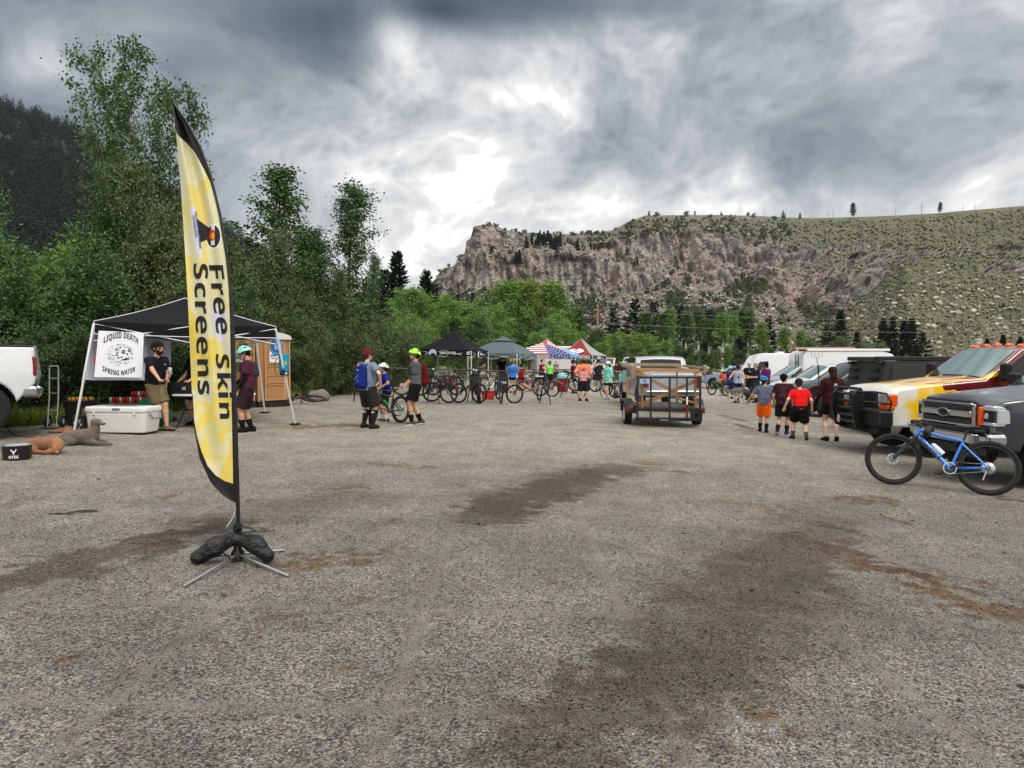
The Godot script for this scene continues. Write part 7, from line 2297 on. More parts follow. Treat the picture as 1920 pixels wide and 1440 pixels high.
	person("boy with dark curly hair, maroon printed tee and black shorts", GP(1468, 816), 150, 1.46, {"shirt": Color(0.18, 0.07, 0.10), "shorts": black, "short": 0.85, "baggy": 0.03, "hair": Color(0.03, 0.022, 0.02), "sock": 0.45, "shoe": Color(0.10, 0.16, 0.32), "sole": Color(0.75, 0.76, 0.8), "fl": V(0.12, 0.13, -0.2), "heell": 0.5, "fr": V(-0.08, 0.09, 0.12), "lean": 0.12, "hl": V(0.1, -0.5, 0.1), "hr": V(-0.05, -0.52, 0.05), "skin": tanned, "turn": -0.4, "loose": 0.016, "print": [[0.0, 1.36, -0.145, 0.2, 0.012], [-0.02, 1.31, -0.15, 0.16, 0.012], [0.02, 1.26, -0.15, 0.18, 0.012], [-0.03, 1.21, -0.152, 0.12, 0.012], [0.02, 1.16, -0.152, 0.16, 0.012], [0.0, 1.11, -0.152, 0.18, 0.012]], "printc": Color(0.42, 0.32, 0.36)})
	person("boy in bright red tee and navy cap leaning forward", GP(1499, 824), 168, 1.40, {"shirt": Color(0.80, 0.06, 0.07), "shorts": Color(0.055, 0.06, 0.065), "short": 0.95, "baggy": 0.035, "hat": "cap", "hatc": Color(0.06, 0.07, 0.14), "sock": 0.32, "sockc": Color(0.3, 0.26, 0.26), "shoe": Color(0.20, 0.18, 0.13), "fl": V(0.16, 0.10, 0.12), "fr": V(-0.16, 0.09, -0.14), "lean": 0.3, "pel": V(0, -0.03, -0.08), "hl": V(0.22, -0.44, 0.1), "hr": V(-0.14, -0.46, 0.12), "skin": pale, "turn": -0.3, "band": Color(0.85, 0.8, 0.8), "hair": Color(0.3, 0.2, 0.12)})
	person("woman in maroon long sleeve top and black shorts from behind", GP(1559, 827), 176, 1.66, {"fem": true, "shirt": Color(0.19, 0.055, 0.06), "sleeve": 1.8, "hem": 0.88, "shorts": Color(0.045, 0.045, 0.05), "short": 0.62, "baggy": 0.03, "hair": Color(0.16, 0.09, 0.05), "long": true, "skin": pale, "shoe": Color(0.08, 0.06, 0.055), "hl": V(0.06, -0.36, 0.26), "hr": V(-0.14, -0.5, 0.08), "fl": V(0.13, 0.09, 0), "fr": V(-0.11, 0.09, -0.02), "loose": 0.014, "w": 1.08, "print": [[-0.02, 1.36, -0.145, 0.06, 0.02], [-0.045, 1.34, -0.147, 0.02, 0.04], [0.0, 1.325, -0.147, 0.05, 0.015]], "printc": Color(0.85, 0.8, 0.78)})
func make_dogs() -> void:
	var furn := noise(55, 0.1, 3)
	# brown dog curled asleep
	var o := thing("dog", "reddish brown dog curled up asleep beside the bowl", "dog", GP(75, 852) + V(0, 0, -0.16), 0.0)
	o.scale = Vector3.ONE * 0.86
	var n := Net.new(V(-0.55, -0.05, -0.4), V(0.55, 0.5, 0.45), 0.014)
	n.bone(V(-0.28, 0.13, -0.04), V(0.08, 0.16, -0.06), 0.14, 0.135, 0.05)
	n.bone(V(0.08, 0.16, -0.06), V(0.22, 0.15, 0.02), 0.135, 0.095, 0.05)
	n.bone(V(0.22, 0.15, 0.02), V(0.26, 0.10, 0.12), 0.085, 0.075, 0.04)
	n.bone(V(0.26, 0.085, 0.13), V(0.17, 0.05, 0.20), 0.07, 0.045, 0.03)
	n.bone(V(0.17, 0.05, 0.2), V(0.09, 0.04, 0.23), 0.042, 0.034, 0.02)
	n.bone(V(-0.26, 0.10, 0.05), V(-0.12, 0.07, 0.17), 0.10, 0.06, 0.04)
	n.bone(V(-0.12, 0.06, 0.17), V(0.04, 0.04, 0.2), 0.045, 0.032, 0.02)
	n.bone(V(0.14, 0.08, 0.08), V(0.30, 0.035, 0.18), 0.05, 0.032, 0.02)
	n.bone(V(-0.38, 0.08, -0.06), V(-0.42, 0.03, 0.08), 0.04, 0.022, 0.02)
	n.cut(Vector3.ZERO, Vector3.DOWN)
	var fur := func(q: Vector3) -> Color:
		return Color(0.20, 0.075, 0.022).lerp(Color(0.30, 0.13, 0.045), clampf(q.x * 1.6 + q.z * 1.5, 0, 1)) * (1.0 + 0.35 * furn.get_noise_3dv(q * 60.0))
	var mb := MB.new(); n.mesh_to(mb, fur)
	var fm := mat("fur", Color.WHITE, 0.8, 0.0, {"vc": true, "rim": 0.3, "wrinkle": 1.2, "fine": 8.0})
	part("body", mb, fm, o)
	mb = MB.new()
	for q in [[0.30, 0.12, 0.11, 0.4], [0.20, 0.12, 0.16, -0.3]]: mb.ball(Transform3D(Basis.from_euler(V(0.5, q[3], 0.2)).scaled_local(V(0.03, 0.055, 0.014)), V(q[0], q[1], q[2] + 0.02)), 10, 6)
	mb.c.fill(Color(0.19, 0.075, 0.025))
	part("ear", mb, fm, o)
	mb = MB.new(); mb.sph(V(0.075, 0.045, 0.25), 0.014, 8, 6)
	part("nose", mb, mat("nose_black", Color(0.05, 0.04, 0.04), 0.4), o)
	# grey dog lying with raised head
	o = thing("dog", "grey-brown dog lying with head raised before the cooler", "dog", GP(150, 836) + V(0, 0, -0.12), 0.0)
	o.scale = Vector3.ONE * 0.88
	n = Net.new(V(-0.75, -0.05, -0.3), V(0.75, 0.62, 0.35), 0.014)
	n.bone(V(-0.30, 0.15, 0), V(0.12, 0.17, 0.0), 0.135, 0.15, 0.05)
	n.bone(V(0.12, 0.19, 0), V(0.2, 0.3, -0.01), 0.12, 0.085, 0.05)
	n.bone(V(0.2, 0.3, -0.01), V(0.2, 0.42, -0.02), 0.08, 0.07, 0.04)
	n.bone(V(0.2, 0.44, -0.02), V(0.27, 0.445, 0.0), 0.075, 0.062, 0.03)
	n.bone(V(0.28, 0.43, 0.0), V(0.38, 0.405, 0.02), 0.045, 0.032, 0.025)
	n.bone(V(0.12, 0.09, 0.09), V(0.36, 0.045, 0.13), 0.06, 0.038, 0.03)
	n.bone(V(0.36, 0.045, 0.13), V(0.58, 0.03, 0.12), 0.034, 0.03, 0.02)
	n.bone(V(0.14, 0.09, -0.09), V(0.34, 0.045, -0.11), 0.06, 0.036, 0.03)
	n.bone(V(-0.34, 0.12, 0.08), V(-0.12, 0.08, 0.15), 0.10, 0.05, 0.04)
	n.bone(V(-0.12, 0.06, 0.15), V(-0.3, 0.035, 0.18), 0.04, 0.03, 0.02)
	n.bone(V(-0.42, 0.08, 0), V(-0.68, 0.03, 0.05), 0.03, 0.014, 0.02)
	n.cut(Vector3.ZERO, Vector3.DOWN)
	var grey := func(q: Vector3) -> Color:
		return Color(0.105, 0.078, 0.062) * (1.0 + 0.3 * furn.get_noise_3dv(q * 60.0) + (0.35 if q.y > 0.4 else 0.0))
	mb = MB.new(); n.mesh_to(mb, grey)
	part("body", mb, fm, o)
	mb = MB.new()
	for q in [0.06, -0.095]: mb.ball(Transform3D(Basis.from_euler(V(0.1, 0, 0.25)).scaled_local(V(0.036, 0.07, 0.014)), V(0.2, 0.425, q)), 10, 6)
	mb.c.fill(Color(0.10, 0.07, 0.055))
	part("ear", mb, fm, o)
	mb = MB.new(); mb.sph(V(0.41, 0.412, 0.022), 0.016, 8, 6); mb.sph(V(0.30, 0.465, 0.045), 0.009, 6, 4)
	part("nose", mb, mat("nose_black", Color.BLACK), o)
	mb = MB.new(); mb.tube([V(0.12, 0.29, 0.0), V(0.17, 0.27, 0.085), V(0.27, 0.27, 0.0), V(0.2, 0.3, -0.09), V(0.12, 0.29, 0.0)], 0.012, 6, true)
	part("collar", mb, mat("rubber", Color.BLACK), o)
	# standing dogs
	for a in [["grey and white husky standing among the people by the vans", GP(1377, 756), 70, 1.0, "husky"], ["black dog standing behind the woman in denim shorts", G(1397, 31.6), 105, 0.92, "black"]]:
		o = thing("dog", a[0], "dog", a[1], deg_to_rad(a[2]))
		var k: float = a[3]
		n = Net.new(V(-0.25, -0.03, -0.6) * k, V(0.25, 0.9, 0.65) * k, 0.02)
		n.bone(V(0, 0.47, 0.22) * k, V(0, 0.49, -0.25) * k, 0.14 * k, 0.105 * k, 0.04)
		n.bone(V(0, 0.44, 0.24) * k, V(0, 0.42, 0.1) * k, 0.13 * k, 0.12 * k, 0.04)
		n.bone(V(0, 0.53, 0.27) * k, V(0, 0.66, 0.38) * k, 0.095 * k, 0.085 * k, 0.04)
		n.bone(V(0, 0.68, 0.4) * k, V(0, 0.67, 0.46) * k, 0.085 * k, 0.06 * k, 0.03)
		n.bone(V(0, 0.655, 0.47) * k, V(0, 0.635, 0.57) * k, 0.045 * k, 0.03 * k, 0.02)
		for x in [-0.08, 0.08]:
			n.bone(V(x, 0.42, 0.25) * k, V(x, 0.22, 0.23) * k, 0.06 * k, 0.036 * k, 0.02); n.bone(V(x, 0.22, 0.23) * k, V(x, 0.03, 0.25) * k, 0.034 * k, 0.03 * k, 0.02); n.bone(V(x, 0.025, 0.25) * k, V(x, 0.025, 0.3) * k, 0.032 * k, 0.028 * k, 0.01)
			n.bone(V(x, 0.45, -0.26) * k, V(x, 0.3, -0.2) * k, 0.095 * k, 0.06 * k, 0.03); n.bone(V(x, 0.3, -0.2) * k, V(x, 0.17, -0.34) * k, 0.05 * k, 0.034 * k, 0.02); n.bone(V(x, 0.17, -0.34) * k, V(x, 0.03, -0.31) * k, 0.032 * k, 0.028 * k, 0.02); n.bone(V(x, 0.025, -0.31) * k, V(x, 0.025, -0.26) * k, 0.03 * k, 0.028 * k, 0.01)
			n.bone(V(x * 0.75, 0.74, 0.385) * k, V(x * 0.85, 0.81, 0.37) * k, 0.03 * k, 0.012 * k, 0.01)
		if a[4] == "husky":
			n.bone(V(0, 0.53, -0.32) * k, V(0.03, 0.68, -0.42) * k, 0.05 * k, 0.06 * k, 0.03); n.bone(V(0.03, 0.68, -0.42) * k, V(0.06, 0.73, -0.28) * k, 0.06 * k, 0.04 * k, 0.02)
		else: n.bone(V(0, 0.53, -0.32) * k, V(0.0, 0.62, -0.55) * k, 0.03 * k, 0.014 * k, 0.02)
		var coat := func(q: Vector3) -> Color:
			var y := q.y / k
			if a[4] == "black": return Color(0.018, 0.017, 0.018)
			return Color(0.06, 0.058, 0.06).lerp(Color(0.52, 0.47, 0.40), smoothstep(0.5, 0.36, y + 0.03 * sin(q.z * 40.0))) if y < 0.6 else Color(0.13, 0.12, 0.12).lerp(Color(0.5, 0.46, 0.4), smoothstep(0.42, 0.5, q.z / k))
		mb = MB.new(); n.mesh_to(mb, coat)
		part("body", mb, fm, o)
		mb = MB.new(); mb.sph(V(0, 0.64, 0.6) * k, 0.016, 8, 6)
		part("nose", mb, mat("nose_black", Color.BLACK), o)
# ---------------------------------------------------------------- bicycles
var bike_parts := {}
func bike_meshes(R: float, tyre: float) -> Dictionary:
	var key := "%.2f_%.3f" % [R, tyre]
	if bike_parts.has(key): return bike_parts[key]
	var d := {}
	var turn := Transform3D(Basis.from_euler(V(PI / 2, 0, 0)), Vector3.ZERO)
	var m := MB.new()
	var prof := []
	for i in 13: prof.append(Vector2(R - tyre - cos(TAU * i / 12.0) * tyre * -1.0, sin(TAU * i / 12.0) * tyre))
	m.lathe(prof, turn, 40, 0.5)
	for i in 44:
		var a := TAU * i / 44.0
		for z in [-0.5, 0.5]: m.box(Transform3D(Basis.from_euler(V(0, 0, a)), V(cos(a) * (R - 0.004), sin(a) * (R - 0.004), z * tyre * (1.0 if i % 2 else 0.5))), V(0.01, 0.022, tyre * 0.5))
	d.tyre = m.mesh()
	m = MB.new()
	var ri := R - tyre * 1.75
	m.lathe([Vector2(ri - 0.022, -0.012), Vector2(ri + 0.008, -0.014), Vector2(ri + 0.008, 0.014), Vector2(ri - 0.022, 0.012), Vector2(ri - 0.022, -0.012)], turn, 40, 0.9)
	d.rim = m.mesh()
	m = MB.new()
	for i in 28:
		var a := TAU * i / 28.0
		var b := a + (0.5 if i % 4 < 2 else -0.5)
		m.tube([V(cos(b) * 0.025, sin(b) * 0.025, 0.025 if i % 2 else -0.025), V(cos(a) * (ri - 0.02), sin(a) * (ri - 0.02), 0)], 0.001, 3, false)
	d.spokes = m.mesh()
	m = MB.new()
	m.lathe([Vector2(0, -0.05), Vector2(0.012, -0.05), Vector2(0.014, -0.03), Vector2(0.026, -0.026), Vector2(0.018, 0), Vector2(0.026, 0.026), Vector2(0.014, 0.03), Vector2(0.012, 0.05), Vector2(0, 0.05)], turn, 12)
	d.hub = m.mesh()
	m = MB.new()
	for i in 24:
		var a := TAU * i / 24.0
		var b := TAU * (i + 1) / 24.0
		m.face([V(cos(a) * 0.055, sin(a) * 0.055, 0.03), V(cos(a) * 0.08, sin(a) * 0.08, 0.03), V(cos(b) * 0.08, sin(b) * 0.08, 0.03), V(cos(b) * 0.055, sin(b) * 0.055, 0.03)], V(0, 0, 1))
	for i in 6:
		var a := TAU * i / 6.0
		m.tube([V(cos(a) * 0.02, sin(a) * 0.02, 0.03), V(cos(a + 0.5) * 0.058, sin(a + 0.5) * 0.058, 0.03)], 0.005, 4)
	d.rotor = m.mesh()
	bike_parts[key] = d
	return d
# origin under the rear axle; x forward. o: frame, rim, fork colours; R; tyre; steer; full
func bike(label: String, at: Transform3D, o: Dictionary) -> Node3D:
	var root := thing("bicycle", label, "bicycle")
	root.transform = at
	var R: float = o.get("R", 0.365)
	var k := R / 0.365
	var d := bike_meshes(R, o.get("tyre", 0.028))
	var rub := mat("rubber", Color.BLACK)
	var blk := mat("bike_black", Color(0.04, 0.04, 0.045), 0.4)
	var metal := mat("steel", Color.WHITE)
	var fc: Color = o.frame
	var fm := mat("bikepaint_" + fc.to_html(false), fc, 0.35, 0.0, {"coat": 0.6})
	var forkm: Material = mat("bikepaint_" + o.fork.to_html(false), o.fork, 0.35, 0.0, {"coat": 0.6}) if o.has("fork") else blk
	var wb := 1.13 * k
	var bb := V(0.43 * k, 0.31 * k, 0)
	var st := V(0.30 * k, 0.70 * k, 0)
	var hb := V(0.865 * k, 0.72 * k, 0)
	var ht := V(0.825 * k, 0.83 * k, 0)
	var ra := V(0, R, 0)
	var m := MB.new()
	m.tube([bb, hb + V(-0.08, -0.045, 0) * k, hb], [0.027 * k, 0.03 * k, 0.028 * k], 10)
	m.tube([st, st.lerp(ht, 0.5) - V(0, 0.02, 0), ht - V(0, 0.02, 0)], [0.02 * k, 0.02 * k, 0.026 * k], 10)
	m.tube([bb, st], 0.019 * k, 10)
	m.tube([hb, ht], 0.028 * k, 10)
	for z in [-0.055, 0.055]:
		m.tube([bb + V(-0.03, 0.01, z * 0.5), V(0.2 * k, R * 0.93, z * 0.9), ra + V(0, 0, z)], [0.014 * k, 0.012 * k, 0.013 * k], 8)
		m.tube([st + V(0.01, -0.04, z * 0.3), ra + V(0, 0, z)], [0.013 * k, 0.011 * k], 8)
	m.lathe([Vector2(0, -0.045), Vector2(0.026, -0.045), Vector2(0.026, 0.045), Vector2(0, 0.045)], Transform3D(Basis.from_euler(V(PI / 2, 0, 0)), bb), 12)
	part("frame", m, fm, root)
	if o.has("word"):
		var dir := (bb - hb).normalized()
		var wx := Transform3D(Basis(dir, V(0, 0, 1).cross(dir), V(0, 0, 1)), bb.lerp(hb, 0.52))
		for sg in [1.0]: flat_text(o.word, 0.075 * k, wx * xf(V(0, -0.0, 0.030 * k)), mat("word_navy", Color(0.03, 0.05, 0.10), 0.4), root, "lettering", "Droid Sans", 700, 1.7)
		var wz := Transform3D(Basis(-dir, V(0, 0, -1).cross(-dir), V(0, 0, -1)), bb.lerp(hb, 0.52))
		flat_text(o.word, 0.075 * k, wz * xf(V(0, 0, 0.030 * k)), mat("word_navy", Color.WHITE), root, "lettering", "Droid Sans", 700, 1.7)
	if o.get("full", false):
		m = MB.new()
		m.tube([bb + V(0.1, 0.1, 0) * k, st.lerp(ht, 0.3)], [0.022 * k, 0.014 * k], 8)
		m.tube([st + V(-0.02, -0.16, 0.03) * k, ra + V(0.02, 0.02, 0.05)], 0.012 * k, 6)
		part("shock", m, blk, root)
	m = MB.new()
	m.tube([st, st + V(-0.045, 0.17, 0) * k], 0.014 * k, 8)
	part("seatpost", m, blk, root)
	m = MB.new()
	var sp := st + V(-0.05, 0.19, 0) * k
	var rows := []
	for i in 9:
		var t := i / 8.0
		var wd := lerpf(0.075, 0.022, smoothstep(0.15, 0.7, t)) * (0.75 if i == 0 else 1.0)
		var r := PackedVector3Array()
		for j in 10:
			var a := TAU * j / 10.0
			r.append(sp + V(lerpf(-0.13, 0.15, t), sin(a) * 0.024 + 0.012 * (2 * t - 1) * (2 * t - 1), cos(a) * wd) * k)
		rows.append(r)
	m.grid(rows, true, sp)
	part("saddle", m, blk, root)
	# steering: fork, bars and front wheel turn about the head tube
	var ax := (ht - hb).normalized()
	var sx := Transform3D(Basis(ax, o.get("steer", 0.0)), Vector3.ZERO)
	sx.origin = hb - sx.basis * hb
	var fa := V(wb, R, 0)
	m = MB.new()
	for z in [-0.062, 0.062]:
		m.tube([sx * (hb + V(0, 0, z)), sx * (hb + V(0, 0, z)).lerp(fa + V(0, 0, z), 0.48)], 0.016 * k, 8)
		m.tube([sx * (hb + V(0, 0, z)).lerp(fa + V(0, 0, z), 0.45), sx * (fa + V(0.01, 0, z))], [0.022 * k, 0.018 * k], 8)
	m.tube([sx * (hb + V(0, 0.0, -0.07)), sx * (hb + V(0, 0, 0.07))], 0.02 * k, 8)
	m.tube([sx * (hb + V(0.06, -0.1, -0.065) * k), sx * (hb + V(0.09, -0.04, 0) * k), sx * (hb + V(0.06, -0.1, 0.065) * k)], 0.012 * k, 6)
	part("fork", m, forkm, root)
	m = MB.new()
	var sm := ht + V(0.03, 0.06, 0) * k
	m.tube([sx * ht, sx * (ht + ax * 0.05 * k), sx * (sm + V(0.02, 0, 0))], 0.018 * k, 8)
	m.tube([sx * (sm + V(-0.04, 0.03, -0.37) * k), sx * (sm + V(0.0, 0.02, -0.2) * k), sx * (sm + V(0.02, 0, 0)), sx * (sm + V(0.0, 0.02, 0.2) * k), sx * (sm + V(-0.04, 0.03, 0.37) * k)], 0.012 * k, 8)
	for z in [-1.0, 1.0]:
		m.tube([sx * (sm + V(-0.04, 0.03, z * 0.37) * k), sx * (sm + V(-0.02, 0.025, z * 0.25) * k)], 0.018 * k, 8)
		m.tube([sx * (sm + V(0.0, 0.015, z * 0.22) * k), sx * (sm + V(0.06, -0.01, z * 0.3) * k)], 0.007, 5)
	m.tube([sx * (sm + V(0.03, 0, 0.15) * k), sx * (sm + V(0.12, 0.02, 0.06) * k), sx * (hb + V(0.03, 0.02, 0.03) * k), hb + V(-0.1, -0.05, 0.03) * k], 0.004, 5)
	part("handlebar", m, blk, root)
	m = MB.new()
	var ca: float = o.get("crank", 0.6)
	for z in [-1.0, 1.0]:
		var e := bb + V(cos(ca) * z, sin(ca) * z, 0) * 0.17 * k + V(0, 0, z * 0.075)
		m.tube([bb + V(0, 0, z * 0.065), e], [0.016 * k, 0.012 * k], 6)
		m.box(Transform3D(Basis(), e + V(0, 0, z * 0.05)), V(0.1, 0.02, 0.09) * k, 0.004)
	part("crank", m, blk, root)
	m = MB.new()
	m.lathe([Vector2(0.07 * k, -0.002), Vector2(0.082 * k, -0.002), Vector2(0.082 * k, 0.002), Vector2(0.07 * k, 0.002)], Transform3D(Basis.from_euler(V(PI / 2, 0, 0)), bb + V(0, 0, -0.05)), 24)
	m.lathe([Vector2(0.03, -0.02), Vector2(0.075 * k, -0.002), Vector2(0.075 * k, 0.002), Vector2(0.03, 0.02)], Transform3D(Basis.from_euler(V(PI / 2, 0, 0)), ra + V(0, 0, -0.04)), 20)
	for y in [0.08, -0.08]: m.tube([bb + V(0, y * k, -0.05), ra + V(0, y * 0.6 * k, -0.045)], 0.004, 4)
	m.tube([ra + V(0.02, -0.06, -0.05) * k, ra + V(0.05, -0.17, -0.05) * k], 0.012, 6)
	part("drivetrain", m, metal, root)
	for w in 2:
		var hub := part("wheel", d.hub, metal, root)
		hub.transform = Transform3D(Basis(), ra) if w == 0 else sx * Transform3D(Basis(), fa)
		part("tyre", d.tyre, rub, hub)
		part("rim", d.rim, mat("rim_" + o.get("rim", Color(0.06, 0.06, 0.065)).to_html(false), o.get("rim", Color(0.06, 0.06, 0.065)), 0.4), hub)
		part("spokes", d.spokes, mat("spoke_grey", Color(0.3, 0.3, 0.31), 0.4), hub)
		part("disc", d.rotor, metal, hub)
	if o.has("bottle"):
		m = MB.new()
		var bx := bb.lerp(hb, 0.45) + V(-0.035, 0.065, 0) * k
		var dy := (hb - bb).normalized()
		m.lathe([Vector2(0, 0), Vector2(0.036, 0), Vector2(0.037, 0.12), Vector2(0.028, 0.135), Vector2(0.035, 0.15), Vector2(0.03, 0.17), Vector2(0.012, 0.19), Vector2(0, 0.2)], Transform3D(Basis(dy.cross(V(0, 0, 1)), dy, V(0, 0, 1)), bx - dy * 0.09), 14)
		part("bottle", m, mat("bottle_" + o.bottle.to_html(false), o.bottle, 0.4), root)
	return root
func bike_on(rear: Vector3, front: Vector3, lean := 0.0) -> Transform3D:
	var x := (front - rear).normalized()
	var z := x.cross(Vector3.UP).normalized()
	var b := Basis(x, z.cross(x), z)
	return Transform3D(Basis(x, lean) * b, rear)
func rack(label: String, pts: Array, h: float) -> void:
	var o := thing("bike_rack", label, "bike rack")
	var blk := mat("bike_black", Color.WHITE)
	var m := MB.new()
	var a: Vector3 = pts[0] + V(0, h, 0)
	var b: Vector3 = pts[-1] + V(0, h, 0)
	m.bar(a, b, 0.028, 10)
	part("rail", m, blk, o)
	var side := (b - a).cross(Vector3.UP).normalized()
	for p in pts:
		for s in [-1.0, 1.0]:
			m = MB.new()
			m.bar(p + V(0, h, 0), p + side * s * 0.48 + (b - a).normalized() * 0.12 * s, 0.022, 8)
			part("leg", m, blk, o)
		m = MB.new(); m.sph(p + V(0, h, 0), 0.05, 10, 8)
		part("joint", m, mat("steel", Color.WHITE), o)
func make_bikes() -> void:
	var blk := Color(0.05, 0.05, 0.055)
	bike("bright blue hardtail mountain bike leaning on the grey pickup's bumper", bike_on(GP(1850, 929), GP(1668, 908), deg_to_rad(13)), {"frame": Color(0.08, 0.46, 0.82), "steer": 0.35, "word": "TREK", "bottle": Color(0.75, 0.82, 0.85), "crank": -0.5, "tyre": 0.03})
	var o := thing("frame_bag", "small black bag strapped under the blue bike's handlebar", "bag", Vector3.ZERO)
	var m := MB.new()
	m.box(Transform3D(Basis.from_euler(V(0.1, 0.6, 0.5)), Vector3.ZERO), V(0.2, 0.13, 0.09), 0.03)
	part("bag", m, mat("bag_black", Color.BLACK), o)
	o.position = bike_on(GP(1850, 929), GP(1668, 908), deg_to_rad(13)) * V(0.72, 0.80, 0.0)
	bike("black full suspension bike with green bottle under the seated child", bike_on(GP(752, 793), GP(690, 799), 0.03), {"frame": Color(0.045, 0.05, 0.05), "R": 0.34, "tyre": 0.03, "full": true, "bottle": Color(0.05, 0.55, 0.15), "steer": 0.5})
	bike("black and yellow bike under the orange-shirted child", bike_on(G(1362, 37.7), G(1341, 38.4), 0.05), {"frame": Color(0.30, 0.42, 0.06), "R": 0.34, "tyre": 0.03})
	# racks
	var r1 := [G(672, 24.4), G(812, 25.0), G(888, 25.8)]
	var r2 := [G(893, 26.2), G(1022, 26.6)]
	rack("long black bike rack left of the black canopy", r1, 1.22)
	rack("black bike rack before the grey-green canopy", r2, 1.2)
	rack("black bike rack behind the man in coral shirt", [G(1068, 31.5), G(1112, 32.5)], 1.2)
	# hung bikes: place along the rail, the way the front wheel points
	var hung := [
		[762, 24.9, 20, "light blue bike hung on the rack behind the tall teen", Color(0.30, 0.5, 0.6), null, 0],
		[797, 25.0, -20, "black bike hung left of the rack's middle legs", blk, null, 0],
		[819, 25.3, -28, "black bike with red fork hung beside the rack's middle legs", blk, Color(0.6, 0.05, 0.06), 0],
		[861, 25.8, -35, "grey-green bike hung on the rack under the black canopy", Color(0.16, 0.2, 0.18), null, 0],
		[893, 26.2, -82, "black fat-tyred bike facing the lot between the two racks", blk, null, 1],
		[913, 27.2, 60, "white and green bike hung with its wheel over the red crate", Color(0.7, 0.75, 0.72), Color(0.2, 0.5, 0.45), 0],
		[932, 26.4, -80, "dark blue bike facing the lot before the wheeled bin", Color(0.07, 0.09, 0.3), null, 1],
		[1006, 26.7, 205, "red and black bike hung at the right end of the front rack", Color(0.5, 0.06, 0.06), null, 0],
		[1024, 29.5, 250, "green bike hung behind the lime tank top rider's rack", Color(0.1, 0.32, 0.2), null, 0],
		[1072, 32.2, 190, "grey bike hung left of the man in coral shirt", Color(0.3, 0.33, 0.35), null, 0],
		[1122, 32.0, -40, "silver and black bike hung between coral man and teal woman", Color(0.48, 0.55, 0.56), null, 0],
		[1146, 35.5, -50, "black bike standing behind the woman in teal", blk, null, 0],
		[835, 37.0, -60, "red bike standing under the left of the black canopy", Color(0.6, 0.05, 0.07), Color(0.5, 0.05, 0.05), 0],
		[845, 37.6, -120, "second red bike beside the one under the black canopy", Color(0.55, 0.05, 0.06), null, 0],
		[985, 38.5, 30, "dark bike parked near the white folding table", Color(0.12, 0.12, 0.14), null, 0],
	]
	for h in hung:
		var p := G(h[0], h[1])
		var yaw := deg_to_rad(h[2])
		var lift := 0.27 if h[1] < 34 else 0.0
		var x := V(cos(yaw), 0, -sin(yaw))
		var sad := p - x * 0.0
		var rear := sad - x * 0.25 + V(0, lift, 0)
		var cfg := {"frame": h[4], "rim": Color(0.1, 0.1, 0.1), "crank": h[0] * 0.1, "tyre": 0.042 if h[6] == 1 and h[0] < 900 else 0.028}
		if h[5] != null: cfg.fork = h[5]
		if h[0] == 932: cfg.bottle = Color(0.2, 0.22, 0.5)
		if h[0] == 1006: cfg.bottle = Color(0.8, 0.6, 0.55)
		bike(h[3], bike_on(rear, rear + x * 1.13 - V(0, lift * 0.95, 0)), cfg)
	# bikes lying by the toilets
	bike("dark bike lying on the gravel beside the portable toilets", Transform3D(Basis.from_euler(V(-1.35, 0.5, 0)), G(525, 22.0) + V(0, 0.08, 0)), {"frame": Color(0.25, 0.06, 0.06)})
# ---------------------------------------------------------------- vehicles
# Side outline in metres (x forward, y up) from the rear bottom over the roof to the front bottom; the builder adds wheel arches and width.
class Car:
	var W := 2.0
	var tumble := 0.16
	var belt := 1.2
	var nose := 0.10
	var tail := 0.05
	var x0 := -5.0
	var x1 := 0.0
	var r := 0.05
	func hw(x: float, y: float) -> float:
		var h := W / 2
		if y > belt: h -= (y - belt) * tumble
		else: h -= pow((belt - y) / belt, 2.0) * 0.07
		h -= nose * pow(clampf((x - (x1 - 0.6)) / 0.6, 0, 1), 2.0)
		h -= tail * pow(clampf(((x0 + 0.5) - x) / 0.5, 0, 1), 2.0)
		return h
	func sheet(mb: MB, poly: PackedVector2Array, off: float, sides := [-1.0, 1.0]) -> void:
		var lo := poly[0]
		var hi := poly[0]
		for p in poly: lo = lo.min(p); hi = hi.max(p)
		var ys := [lo.y]
		for y in [belt * 0.45, belt * 0.75, belt, belt + 0.3]:
			if y > lo.y + 0.01 and y < hi.y - 0.01: ys.append(y)
		ys.append(hi.y)
		var nx := maxi(1, int((hi.x - lo.x) / 0.3))
		for i in nx:
			for j in ys.size() - 1:
				var xa := lerpf(lo.x, hi.x, float(i) / nx)
				var xb := lerpf(lo.x, hi.x, float(i + 1) / nx)
				for q in Geometry2D.intersect_polygons(poly, PackedVector2Array([Vector2(xa, ys[j]), Vector2(xb, ys[j]), Vector2(xb, ys[j + 1]), Vector2(xa, ys[j + 1])])):
					var tr := Geometry2D.triangulate_polygon(q)
					for s in sides:
						var b := mb.v.size()
						for p in q:
							var h := hw(p.x, p.y)
							var n := Vector3(-(hw(p.x + 0.02, p.y) - hw(p.x - 0.02, p.y)) / 0.04, -(hw(p.x, p.y + 0.03) - hw(p.x, p.y - 0.03)) / 0.06, 1).normalized()
							mb.vert(Vector3(p.x, p.y, s * (h + off)), Vector3(n.x, n.y, n.z * s), p)
						for t in range(0, tr.size(), 3): mb.tri(b + tr[t], b + tr[t + 1], b + tr[t + 2])
